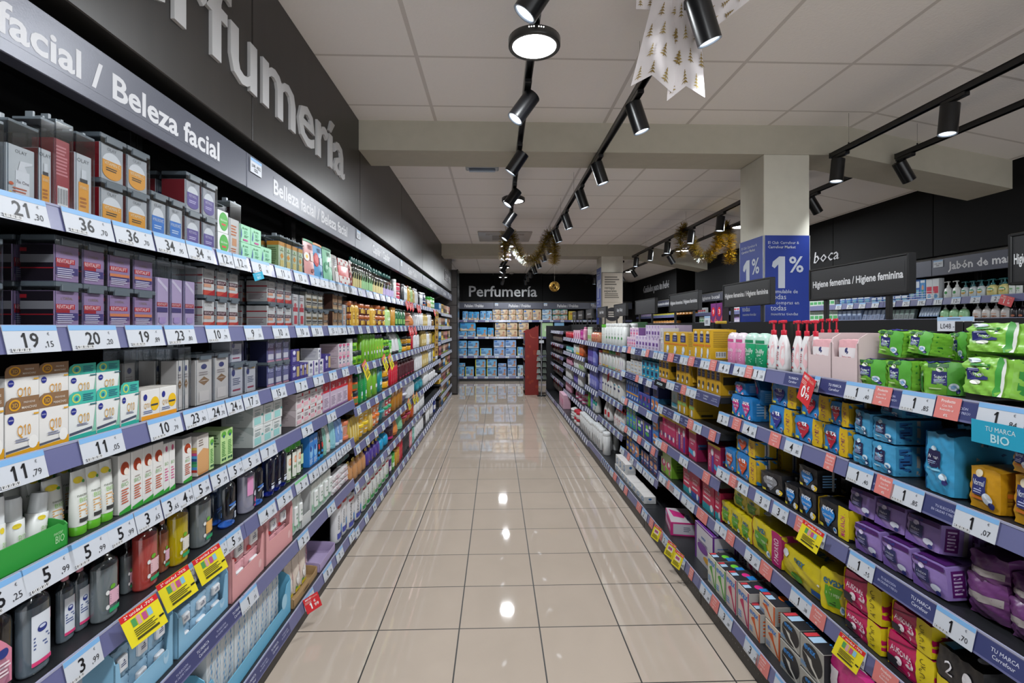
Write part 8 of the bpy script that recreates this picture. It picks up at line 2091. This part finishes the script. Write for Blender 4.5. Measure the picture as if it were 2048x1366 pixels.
def spot(x, y, d, label, group, power=1.0, cone=105):
    """track spotlight: adapter, stem, tubular head aimed along d, glowing lens"""
    a = MB()
    a.box(-.017, .017, -.07, .07, -.022, 0, blackm, .003)
    o = obj('track_spotlight', a.mesh('track_spotlight'), None, (x, y, TZ - .0005), (0, 0, 0), label, 'spotlight', group)
    s = MB()
    s.tube((0, .03, -.022), (0, .03, -.075), .009, blackm, 10)
    s.tube((0, .03, -.022), (0, .03, -.03), .016, blackm, 10)
    part('stem', s, o)
    d = Vector(d).normalized()
    c = Vector((0, .03, -.075))
    L = .155
    p0 = c - d * .045
    p1 = p0 + d * L
    h = MB()
    h.tube(p0, p1, .043, blackm, 22, caps=False)
    h.tube(p0 - d * .0005, p0 + d * .002, .043, blackm, 22)
    h.tube(p1 - d * .03, p1, .040, blackm, 22, caps=False)
    part('lamp_head', h, o)
    r = MB()
    u = d.orthogonal().normalized()
    w = d.cross(u)
    n = 22
    rr = [[tuple(q + (u * math.cos(t) + w * math.sin(t)) * rad) for t in (2 * math.pi * i / n for i in range(n))] for q, rad in ((p1 + d * .0005, .0432), (p1 + d * .0008, .037), (p1 - d * .006, .036))]
    r.rings(rr, ring_m, True, False, False)
    rg = part('lens_ring', r, o)
    g = MB()
    g.tube(p1 - d * .008, p1 - d * .006, .0365, lens_m, 22)
    part('lens', g, o)
    ld = bpy.data.lights.new('spot_beam', 'SPOT')
    ld.energy = SPOT_W * power
    ld.color = (.91, .965, 1)
    ld.spot_size = R(cone)
    ld.spot_blend = .8
    ld.shadow_soft_size = .035
    lo = bpy.data.objects.new('spot_beam', ld)
    COL.objects.link(lo)
    lo.location = Vector((x, y, TZ)) + p1 + d * .012
    lo.rotation_euler = d.to_track_quat('-Z', 'Y').to_euler()
def disc(x, y, label, group, power=1.0, z=None, r=.108, housing=True):
    z = TZ - .002 if z is None else z
    m = MB()
    n = 36
    hm = mat('#3a3a38', 'plastic')
    rg = [[(math.cos(2 * math.pi * i / n) * q, math.sin(2 * math.pi * i / n) * q, zz) for i in range(n)] for q, zz in ((r * .9, 0), (r, -.006), (r, -.034), (r * .985, -.038), (r * .86, -.038), (r * .84, -.034))]
    m.rings(rg, hm, True, True, False)
    for k in range(7):
        if k in (3,):
            continue
        t = -math.pi / 2 + (k - 3) * .09
        m.tube((math.cos(t) * r, math.sin(t) * r, -.014), (math.cos(t) * (r + .0006), math.sin(t) * (r + .0006), -.014), .0025, mat('#e6e6e2', 'glow'), 6)
    o = obj('round_ceiling_light', m.mesh('round_ceiling_light'), None, (x, y, z), (0, 0, 0), label, 'light', group)
    g = MB()
    g.tube((0, 0, -.035), (0, 0, -.033), r * .845, disc_m, n)
    part('diffuser', g, o)
    ld = bpy.data.lights.new('disc_light', 'AREA')
    ld.shape = 'DISK'
    ld.size = r * 1.6
    ld.energy = DISC_W * power
    ld.color = (.93, .97, 1)
    lo = bpy.data.objects.new('disc_light', ld)
    COL.objects.link(lo)
    lo.location = (x, y, z - .041)
GA, GB_, GC, GD = 'spotlights on the aisle track', 'spotlights on the gondola track', 'spotlights on the pillar track', 'spotlights on the far aisle track'
pos = ['first', 'second', 'third', 'fourth', 'fifth', 'sixth', 'seventh', 'eighth', 'ninth', 'tenth', 'eleventh', 'twelfth', 'thirteenth', 'fourteenth', 'fifteenth']
va = [1.60, 2.46, 3.30, 4.22, 5.05, 5.9, 6.8, 7.7, 8.55, 9.6, 10.5, 11.4, 12.3]
for i, y in enumerate(va):
    spot(.155, y, (-.55, -.12 if i % 2 else .1, -.8) if i < 10 else (-.2, .7, -.75), f'black track spotlight tilted to facial shelves, {pos[i]} along the aisle track', GA)
for k, y in enumerate((-1.5, -.6, .35)):
    spot(.155, y, (-.55, .1, -.8), f'black aisle-track spotlight behind the camera, {pos[k]} from its rear end', GA)
vb = [1.72, 2.55, 3.5, 4.24, 5.15, 5.98, 6.95, 7.8, 8.7, 9.6, 10.5, 11.4, 12.3]
for i, y in enumerate(vb):
    spot(.73, y, ((.30, .0, -.9) if i else (.34, .1, -.9)) if i < 10 else (.1, .75, -.75), f'black track spotlight tilted to the gondola, {pos[i]} along the gondola track', GB_)
for k, y in enumerate((-1.4, -.4, .6)):
    spot(.73, y, (.34, .1, -.9), f'black gondola-track spotlight behind the camera, {pos[k]} from its rear end', GB_)
for i, y in enumerate((.7, 1.6, 2.52, 3.38, 4.2, 5.2, 6.0, 6.85, 7.6, 8.4, 10.0, 11.0, 12.0)):
    spot(2.4, y, (-.1, .0, -.99), f'black track spotlight over gondola rear, {pos[i]} along the pillar track', GC, 1.7, 70)
for i, y in enumerate((.6, 1.5, 2.4, 3.4, 4.4, 5.3, 6.3, 7.2, 8.1, 10.3, 11.3, 12.3)):
    spot(2.88, y, (.55, .05, -.83), f'black track spotlight tilted to the far aisle wall, {pos[i]} along the far aisle track', GD, .7, 70)
GR = 'round lights on the aisle track'
for i, y in enumerate((2.06, 4.62, 7.25, 9.9, 11.9)):
    disc(.158, y, f'dark-rimmed round ceiling light, {pos[i]} along the aisle track', GR, 1.0 if i == 0 else 1.25)
for k, y in enumerate((-1.1, -.1)):
    disc(.158, y, f'dark-rimmed round ceiling light behind the camera, {pos[k]} from the rear', GR)
for i, y in enumerate((1.2, 5.75, 7.6, 10.6)):
    disc(2.88 if i else 2.4, y, f'dark-rimmed round ceiling light, {pos[i]} of those over the far aisle', 'round lights over the far aisle')

# ---------------------------------------------------------------- ceiling fittings
m = MB()
cw = mat('#d3cbc2', 'plastic')
ax, ay = on_y(8.1, 1009)[0], 8.0
m.box(-.42, .42, -.42, .42, -.022, 0, cw, .006)
m.box(-.30, .30, -.30, .30, -.03, -.02, cw, .006)
ac = obj('air_conditioner', m.mesh('air_conditioner'), None, (ax, ay, CEIL), (0, 0, 0), 'square white air conditioning cassette in the ceiling above the first garland', 'air conditioner')
g = MB()
g.box(-.2, .2, -.2, .2, -.032, -.029, mat('#4a453e', 'plastic'))
for k in range(9):
    g.box(-.2, .2, -.19 + k * .045, -.178 + k * .045, -.037, -.03, cw)
part('grille', g, ac)
for s in (-1, 1):
    f = MB()
    f.box(s * .27 - .03, s * .27 + .03, -.26, .26, -.036, -.03, cw, .002)
    part('flap', f, ac)
m = MB()
m.box(-.15, .15, -.06, .06, -.03, 0, mat('#cfd4d8', 'plastic'), .01)
em = obj('emergency_light', m.mesh('emergency_light'), None, (on_y(4.45, 964)[0], 4.5, CEIL), (0, 0, 0), 'flat white emergency light on the ceiling just past the near beam', 'emergency light')
q = MB()
q.box(-.12, .12, -.04, .04, -.045, -.03, mat('#dfe8f2', 'clear'), .008)
part('cover', q, em)
m = MB()
n = 20
m.rings([[(math.cos(2 * math.pi * i / n) * r_, math.sin(2 * math.pi * i / n) * r_, z) for i in range(n)] for r_, z in ((.06, 0), (.06, -.03), (.05, -.05))], mat('#dcdcd8', 'plastic'), True, True, True)
cm_ = obj('dome_camera', m.mesh('dome_camera'), None, (on_y(13.4, 1023)[0], 13.4, CEIL), (0, 0, 0), 'small white dome camera on the ceiling above the far Perfumería word', 'camera')
q = MB()
q.rings([[(math.cos(2 * math.pi * i / n) * .045 * math.cos(t), math.sin(2 * math.pi * i / n) * .045 * math.cos(t), -.05 - .04 * math.sin(t)) for i in range(n)] for t in (0, .4, .8, 1.2, 1.5)], mat('#1c1c20', 'gloss'), True, False, True)
part('dome', q, cm_)
# golden openwork ball
m = MB()
rr_ = random.Random(5)
gb = on_y(9.0, 1109, 573)
for k in range(16):
    ax_ = Vector((rr_.uniform(-1, 1), rr_.uniform(-1, 1), rr_.uniform(-1, 1))).normalized()
    u = ax_.orthogonal().normalized()
    w = ax_.cross(u)
    pts = [tuple((u * math.cos(t) + w * math.sin(t)) * .092) for t in (2 * math.pi * i / 24 for i in range(25))]
    for a, b in zip(pts, pts[1:]):
        m.tube(a, b, .0035, mat('#a8833a', 'metal'), 5, caps=False)
bo = obj('openwork_ball', m.mesh('openwork_ball'), None, (gb[0], 9.0, gb[1]), (0, 0, 0), 'golden openwork ball hanging right of the far Perfumería word', 'ornament')
q = MB()
q.tube((0, 0, .09), (0, 0, CEIL - gb[1]), .0015, mat('#8c8478', 'metal'), 5)
part('thread', q, bo)

# ---------------------------------------------------------------- tinsel garlands and fabric bow
def tinsel(pts, rad, label, seed):
    rr = random.Random(seed)
    m = MB()
    cols = [mat('#d8aa18', 'gloss'), mat('#f0d048', 'gloss'), mat('#8c6c10', 'gloss'), mat('#c2a020', 'foil')]
    m0 = pts
    for a, b in zip(m0, m0[1:]):
        a, b = Vector(a), Vector(b)
        d = (b - a)
        L = d.length
        d.normalize()
        u = d.orthogonal().normalized()
        w = d.cross(u)
        m.tube(a, b, .004, cols[2], 5, caps=False)
        for k in range(int(L * 3200)):
            p = a + (b - a) * rr.random()
            t = rr.uniform(0, 6.283)
            o = u * math.cos(t) + w * math.sin(t)
            q = p + o * rad * rr.uniform(.7, 1.1) + d * rr.uniform(-.02, .02)
            s = d.cross(o) * .0028 + d * rr.uniform(-.001, .001)
            m.add([tuple(p - s), tuple(p + s), tuple(q + s), tuple(q - s)], [(0, 1, 2, 3)], cols[rr.randrange(4)])
    return obj('tinsel_garland', m.mesh('tinsel_garland'), None, (0, 0, 0), (0, 0, 0), label, 'garland')
def swag(A, B, sag, n=14):
    A, B = Vector(A), Vector(B)
    return [tuple(A + (B - A) * (i / n) + Vector((0, 0, -sag * (1 - (2 * i / n - 1) ** 2)))) for i in range(n + 1)]
def garland(ya_, xa, yb_, xb_, px, label, seed, rad, za, zb, sag):
    """drop, swag and drop hung over two tracks"""
    A, B = (xa, ya_, TZ + .0), (xb_, yb_, TZ + .0)
    p = [(xa - .045, ya_, za)] + [(xa - .045, ya_, za + (TZ + .02 - za) * i / 4) for i in range(1, 4)] + [(xa - .03, ya_, TZ + .05), (xa + .03, ya_, TZ + .05)]
    p += swag((xa + .045, ya_, TZ + .02), (xb_ - .045, yb_, TZ + .02), sag)
    p += [(xb_ - .03, yb_, TZ + .05), (xb_ + .03, yb_, TZ + .05)] + [(xb_ + .045, yb_, TZ + .02 - (TZ + .02 - zb) * i / 4) for i in range(5)]
    return tinsel(p, rad, label, seed)
ga = 6.6
garland(ga, .155, ga, .73, None, 'gold tinsel garland draped between the aisle and gondola tracks', 3, .085, 2.38, 2.33, .36)
garland(on_x(2.4, 1368)[0], 2.4, on_x(2.88, 1452)[0], 2.88, None, 'gold tinsel garland draped between two tracks beside the pillar', 4, .085, 2.38, 2.28, .36)
# bow of white fabric with gold fir trees
def ribbon(fn, nu, nv, m):
    m.grid(fn, nu, nv, mat('#d9d3d3', 'matte'))
    base = MB()
def trees(fn, n, seed, cols=('#a88a3c', '#c0a456')):
    rr = random.Random(seed)
    G = []
    rows_ = int(math.sqrt(n * 2.4))
    for j in range(rows_):
        for i in range(3):
            cu, cv = .18 + .32 * i + (.12 if j % 2 else -.04), (j + .5) / rows_
            c = cols[rr.randrange(2)]
            s = .3 / rows_ * 2.0
            for t in range(4):
                wq = .085 * (1.1 - t * .26)
                z0 = cv - s * .5 + t * s * .24
                G.append(('p', [(cu - wq, z0), (cu, z0 + s * .06), (cu + wq, z0), (cu + wq * .3, z0 + s * .16), (cu, z0 + s * .12), (cu - wq * .3, z0 + s * .16)], c))
            G.append(('r', cu - .008, cv - s * .6, cu + .008, cv + s * .5, c))
    return G
bowY = 1.9
def bow_pt(px, py, dy=0.0):
    x, z = on_y(bowY + dy, px, py)
    return x, bowY + dy, z
bo_ = None
tails = [('tail', [(1262, 172), (1345, 186), (1385, 0), (1305, 0)], .0, (1305, 150)), ('tail', [(1334, 202), (1410, 195), (1398, 0), (1345, 0)], -.02, (1372, 172)), ('loop', [(1398, 0), (1418, 64), (1500, 0), (1480, -70)], -.05, None), ('loop', [(1272, 18), (1330, 20), (1350, -80), (1275, -90)], .02, None)]
bxx, byy, bzz = bow_pt(1380, -20)
kn = MB()
kn.add(*chamfer_box(-.04, .04, -.03, .03, -.04, .04, .02), mat('#d9d3d3', 'matte'), True)
bo_ = obj('fabric_bow', kn.mesh('fabric_bow'), None, (bxx, byy, bzz), (0, 0, 0), 'white fabric bow printed with gold fir trees, hanging from the gondola track', 'decoration')
for nm, q, dy, notch in tails:
    (x0, y0), (x1, y1), (x2, y2), (x3, y3) = q
    def fn(u, v, o=0.0, q=q, dy=dy, notch=notch):
        (ax0, ay0), (ax1, ay1), (ax2, ay2), (ax3, ay3) = q
        bx = ax0 + (ax1 - ax0) * u
        by = ay0 + (ay1 - ay0) * u
        if notch:
            k = 1 - abs(2 * u - 1)
            by = by + (notch[1] - (ay0 + ay1) / 2) * k
        tx = ax3 + (ax2 - ax3) * u
        ty = ay3 + (ay2 - ay3) * u
        p = bow_pt(bx + (tx - bx) * v, by + (ty - by) * v, dy + .02 * math.sin(u * 5 + v * 3))
        return p[0] - bxx, p[1] - byy - o, p[2] - bzz
    m = MB()
    m.grid(lambda u, v: fn(u, v), 10, 10, mat('#d9d3d3', 'matte'))
    m.grid(lambda u, v: fn(u, v, -.0012), 10, 10, mat('#d9d3d3', 'matte'))
    draw(m, trees(fn, 9 if nm == 'tail' else 5, len(m.v)), fn, .09, .2, off=.0012)
    part(nm, m, bo_)
m = MB()
m.tube((0, 0, .03), (0, 0, CEIL - bzz), .002, mat('#b4aca4', 'matte'), 5)
part('hanging_loop', m, bo_)
# ---------------------------------------------------------------- price tags
def TG(key, cr, *items):
    for x0, x1, *t in items:
        k = t[1] if len(t) > 1 else 'w'
        tag(key, cr.x(x0), cr.x(x1), t[0] if t else None, k)
TG('A1', c1, (-60, 240, '21,30'), (325, 590, '36,70'), (605, 815, '36,70'), (830, 1000, '34,95'), (1005, 1150, '34,90'), (1175, 1258, '12,45'), (1262, 1340, '12,95'))
TG('A1', c4, (425, 560, '8,95'), (600, 710, '11,50'), (735, 830, '13,50'), (850, 930, '2,45'), (920, 1000, '2,45'), (985, 1060, '2,45'), (1035, 1105, '1,95'), (1085, 1150, '1,95'), (1130, 1180, '1,95'))
TG('A2', c1, (0, 290, '19,15'), (362, 620, '20,20'), (675, 872, '19,89'), (888, 1050, '23,80'), (1110, 1240, '10,79'))
TG('A2', c4, (375, 505, '9,55'), (580, 695, '10,45'), (750, 840, '10,85'), (862, 940, '10,35'), (985, 1050, '15,90'), (1052, 1115, '20,95'), (1122, 1168, '25,95'))
TG('A3', c2, (-90, 300, '11,79'), (548, 862, '11,05'), (1050, 1278, '10,79'), (1300, 1472, '23,90'), (1468, 1605, '24,70'), (1610, 1725, '24,85'))
TG('A3', c5, (350, 455, '17,25'), (545, 640, '15,65'), (708, 785, '7,95'), (832, 900, '7,45'), (940, 992, '7,85'), (1030, 1072, '7,85'))
TG('A4', c3, (-150, 112, '6,25'), (110, 385, '5,99'), (365, 590, '5,99'), (590, 735, '5,99'), (740, 890, '3,65'), (895, 985, '3,65'), (985, 1065, '4,99'), (1070, 1160, '5,99'), (1170, 1265, '5,19'), (1268, 1352, '5,95'))
TG('A4', c5, (335, 460, '5,55'), (470, 572, '7,15'), (750, 825, '9,35'), (925, 985, '5,85'))
TG('A5', c3, (345, 545, '3,99'), (1032, 1075, '5,29'), (1175, 1262, '5,29'), (1262, 1340, '5,35'))
TG('A5', c5, (455, 570, '4,95'), (585, 680, '5,95'), (710, 790, '2,85', 'g'), (800, 865, '6,65'), (868, 920, '6,50'), (925, 985, '5,35'), (988, 1022, '4,15'), (1024, 1056, '3,95'), (1058, 1088, '2,95'))
TG('A6', c6, (580, 690, '1,15'), (962, 1030, '2,49'), (1155, 1205, '2,65'))
TG('A7', c6, (1000, 1065, '1,99'), (1130, 1185, '0,89'), (1215, 1258, '2,15'), (1300, 1335, '3,49'))
def auto(key, px0, px1, n, txt=None, wf=.42, kind='w', every=None):
    sh = SH[key]
    f = (lambda p: on_x(sh['X'], p)[0]) if sh['side'] != 'F' else (lambda p: on_y(sh['X'], p)[0])
    a, b = f(px0), f(px1)
    for i in range(n):
        t = None
        if txt:
            t = txt[i % len(txt)]
        put_tag(key, a + (b - a) * (i + .5) / n, min(abs(b - a) / n * wf, .085), t, kind)
PR = ['4,35', '3,75', '4,95', '2,95', '4,25', '6,15', '5,45']
for i, (p0, p1) in enumerate(((707, 843), (707, 843), (704, 843), (703, 842), (701, 842), (699, 840), (700, 838))):
    auto('B%d' % (i + 1), p0 + 2, p1, 14 if i < 3 else 12, PR[i:] + PR[:i] if i < 6 else PR, .5)
TG('N1', r1, (330, 525, '1,40'), (708, 945, '1,85'), (1240, 1560, '1,84'))
TG('N1', r1, (522, 640, None, 's'), (950, 1116, None, 's'))
TG('P1', r4, (537, 618, '4,85'), (650, 740, '4,15'), (790, 888, '1,50'), (1262, 1305, '0,99'))
TG('P1', r4, (735, 800, None, 's'))
TG('Q1', r4, (70, 112, '1,15'), (240, 302, '1,25'), (395, 465, '1,15'))
TG('Q1', r4, (146, 188, None, 's'), (298, 345, None, 's'), (465, 515, None, 's'))
TG('N2', r1, (345, 512, '1,40'), (648, 860, '1,85'))
TG('N2', r2, (1020, 1285, '1,07'))
TG('N2', r1, (540, 658, None, 's'))
TG('P2', r4, (530, 610, '2,19'), (722, 820, '4,85'), (1040, 1170, '4,85'))
TG('P2', r4, (642, 700, None, 's'), (926, 1002, None, 's'), (1205 - 0 + 140, 1420, None, 's'))
TG('N3', r2, (332, 490, '1,15'), (885, 1145, '1,70'))
TG('P3', r3, (440, 520, '2,89'), (562, 640, '4,15'), (688, 780, '3,09'), (800, 900, '3,05'), (1090, 1140, '3,99'))
TG('P3', r3, (522, 575, None, 's'), (945, 1020, None, 's'))
TG('P4', r3, (428, 502, '1,39'), (625, 715, '3,65'), (918, 1045, '1,38'), (1342, 1400, '1,35'))
TG('P4', r3, (502, 552, None, 's'), (722, 790, None, 's'), (1045, 1140, None, 's'))
TG('N4', r2, (495, 640, None, 's'))
TG('P5', r3, (335, 405, '3,09'), (455, 540, '3,09'), (620, 715, '3,09'), (815, 920, '3,09'))
TG('P5', r3, (400, 450, None, 's'), (700, 775, None, 's'))
TG('Q2', r4, (135, 195, '1,25'), (283, 362, '1,25'))
TG('Q2', r4, (92, 130, None, 's'), (245, 288, None, 's'))
TG('Q3', r4, (66, 105, '1,75'), (190, 236, '1,15'), (337, 402, '0,95'))
TG('Q3', r4, (298, 340, None, 's'), (460, 510, None, 's'))
TG('Q4', r4, (52, 96, '1,65'), (235, 298, '1,15'))
TG('Q4', r4, (96, 140, None, 's'), (412, 465, None, 's'))
TG('Q5', q5, (742, 828, '2,25'), (850, 960, '2,65'), (980, 1110, '2,69'))
TG('Q5', q5, (808, 890, None, 's'), (1140, 1250, None, 's'))
TG('Q6', q5, (560, 612, '2,15'), (775, 835, '2,85'), (965, 1010, '2,85'))
TG('Q6', q5, (640, 676, None, 's'), (738, 780, None, 's'), (1060, 1100, None, 's'))
TG('T1', q2, (482, 545, '1,35'), (632, 700, '1,15'), (815, 885, '1,20'), (1018, 1085, '0,95'))
TG('T1', q2, (575, 628, None, 's'), (888, 940, None, 's'))
TG('T2', q2, (468, 530, '1,99'), (760, 830, '1,85'), (900, 985, '1,95'))
TG('T2', q2, (710, 768, None, 's'))
TG('T3', q3, (382, 440, '2,15'), (505, 572, '2,49'), (595, 670, '2,49'), (815, 905, '2,19'))
TG('T3', q3, (438, 484, None, 's'))
TG('T4', q3, (362, 440, '4,35'), (480, 545, '4,15'), (580, 655, '5,95'), (780, 865, '4,45'))
TG('T4', q3, (435, 490, None, 's'), (660, 720, None, 's'), (895, 960, None, 's'))
TG('T5', q3, (360, 430, '4,25'), (524, 590, '4,35'))
TG('T5', q5, (500, 560, '3,55'), (570, 625, '4,15'), (628, 685, '4,25'))
TG('T5', q3, (482, 535, None, 's'))
TG('T6', q5, (220, 255, '2,95'), (322, 362, '2,35'))
TG('T6', q5, (258, 288, None, 's'), (372, 405, None, 's'), (505, 548, None, 's'))
for i in range(5):
    auto('D%d' % (i + 1), 1204, 1243 if i < 4 else 1220, 5, PR[i:], .42)
for i in range(4):
    auto('F%d' % (i + 1), 920, 1178 if i < 2 else 1046, 12 if i < 2 else 6, None, .3)
auto('X1', 1772, 2018, 7, ['13,75', '21,50', '19,80', '11,45', '12,95', '2,75', '2,65'], .5)
auto('X1', 1668, 1766, 4, ['32,95', '25,90', '21,45', '9,95'], .5)
# everything past the counted tags: the hair-dye rails and the far end of the gondola, as one strip of paper
far = MB()
def far_tags(key, y0, y1, n):
    sh = SH[key]
    s = 1 if sh['side'] == 'L' else -1
    for i in range(n):
        y = y0 + (y1 - y0) * (i + .5) / n
        w = abs(y1 - y0) / n * .21
        x = sh['X']
        far.add([(x + s * (RT + .0022), y - w, sh['z'] - RH), (x + s * (RT + .0022), y + w, sh['z'] - RH), (x + s * .0022, y + w, sh['z']), (x + s * .0022, y - w, sh['z'])], [(0, 1, 2, 3)], mat('#dfe3ea', 'paper'))
for i in range(8):
    far_tags('C%d' % (i + 1), yl[5] + .05, 10.7, 26)
for i in range(7):
    far_tags('B%d' % (i + 1), yl[4] + .05, yl[5] - .05, 12)
for k in 'WVU':
    for i in range(len(G_LV[k])):
        j = 'NPQTDWVUM'.index(k)
        far_tags(k + str(i + 1), GB[j] + .05, GB[j + 1] - .05, 6)
for i in range(6):
    far_tags('M%d' % (i + 1), 9.3, 10.8, 10)
obj('price_tag_strip', far.mesh('price_tag_strip'), None, label='rows of tiny white price tags on the farthest rails', cat='price tags', kind='stuff')

# ---------------------------------------------------------------- promotion cards
promo('A5', 275, 1212, 'yellow second-unit discount card before the first blue carton, lowest of three', size=.09, yaw=28)
promo('A5', 344, 1150, 'yellow second-unit discount card, middle of three along the micellar rail', size=.09, yaw=28)
promo('A5', 411, 1104, 'yellow second-unit discount card by the 5,29 tag, furthest of three', size=.09, yaw=28)
promo('A7', 620, 1192, 'red one-euro price card standing out from the floor rail by cotton pads', 'r', size=.075, yaw=50)
promo('A1', 515, 545, 'cyan promotion card under the 8,95 tag on the top facial rail', 'b', size=.06, yaw=10, hs=.5)
for i, (px, py, key) in enumerate(((727, 724, 'B3'), (766, 712, 'B3'), (778, 710, 'B3'))):
    promo(key, px, py, 'yellow discount card, ' + pos[i] + ' along the lime shampoo rail', size=.085, yaw=4, hs=1.6, roll=28)
for i, (px, py) in enumerate(((812, 602), (818, 604), (823, 606), (834, 610), (838, 612), (868, 620), (872, 622))):
    promo('B1', px, py, 'red price card, ' + pos[i] + ' along the top hair rail', 'r', size=.075, yaw=4, hs=1.3, roll=28)
for i, (px, py) in enumerate(((818, 654), (823, 654), (829, 654))):
    promo('B2', px, py, 'red price card, ' + pos[i] + ' along the second hair rail', 'r', size=.075, yaw=4, hs=1.3, roll=28)
for i, (px, py) in enumerate(((816, 800), (826, 790), (832, 787))):
    promo('B5', px, py, 'yellow discount card, ' + pos[i] + ' along the fifth hair rail', size=.08, yaw=4, hs=1.4, roll=28)
promo('N1', 2000, 848, 'cyan own-brand card under the 1,84 tag below the big green packs', 'b', size=.14, yaw=0, hs=.4, inset=-.016, roll=0, lean=0)
promo('P1', 1620, 752, 'red zero-ninety-nine price card hanging under the red-pump bottles', 'r', size=.1, yaw=-10, hs=1.1, inset=-.02)
promo('P3', 1628, 1053, 'yellow second-unit card on the rail below the black pad packs', size=.085, yaw=20, inset=-.02)
promo('P4', 1706, 1284, 'yellow second-unit card overlapping the magenta pad packs at unit joint', size=.085, yaw=20, inset=-.02)
promo('Q6', 1317, 1053, 'yellow discount card hanging from floor rail, far one of three', size=.062, yaw=30, hs=1.5, inset=-.02)
promo('Q6', 1345, 1086, 'yellow discount card hanging from floor rail, middle of three', size=.062, yaw=30, hs=1.5, inset=-.02)
promo('Q6', 1360, 1105, 'yellow discount card hanging from floor rail, near one of three', size=.062, yaw=30, hs=1.5, inset=-.02)
promo('D2', 1217, 747, 'red price card on the rail below the roll-ons', 'r', size=.06, yaw=-30, hs=1.5)
promo('T2', 1322, 762, 'black rail card folded out beside the yellow boxes', 'k', size=.09, yaw=40, hs=.5)
for i in range(14):
    key = 'M%d' % (2 + i % 4)
    y = 9.5 + (i // 4) * .35
    px = 993 + 990 * 1.2 / y
    promo(key, PX0 + F * math.tan(math.atan2(XG, y) - YAW), HORIZON + (EYE - SH[key]['z'] + .02) * F / y, 'red price card, ' + pos[i // 4] + ' along the ' + SH[key]['words'] + ' rail', 'r', size=.07, yaw=-20, hs=1.3)
promo('X1', 2016, 592, 'red price card on the upper hand-soap rail', 'r', size=.12, yaw=-10, hs=.6)
print('objects', len(bpy.data.objects), 'tags', NTAG[0])
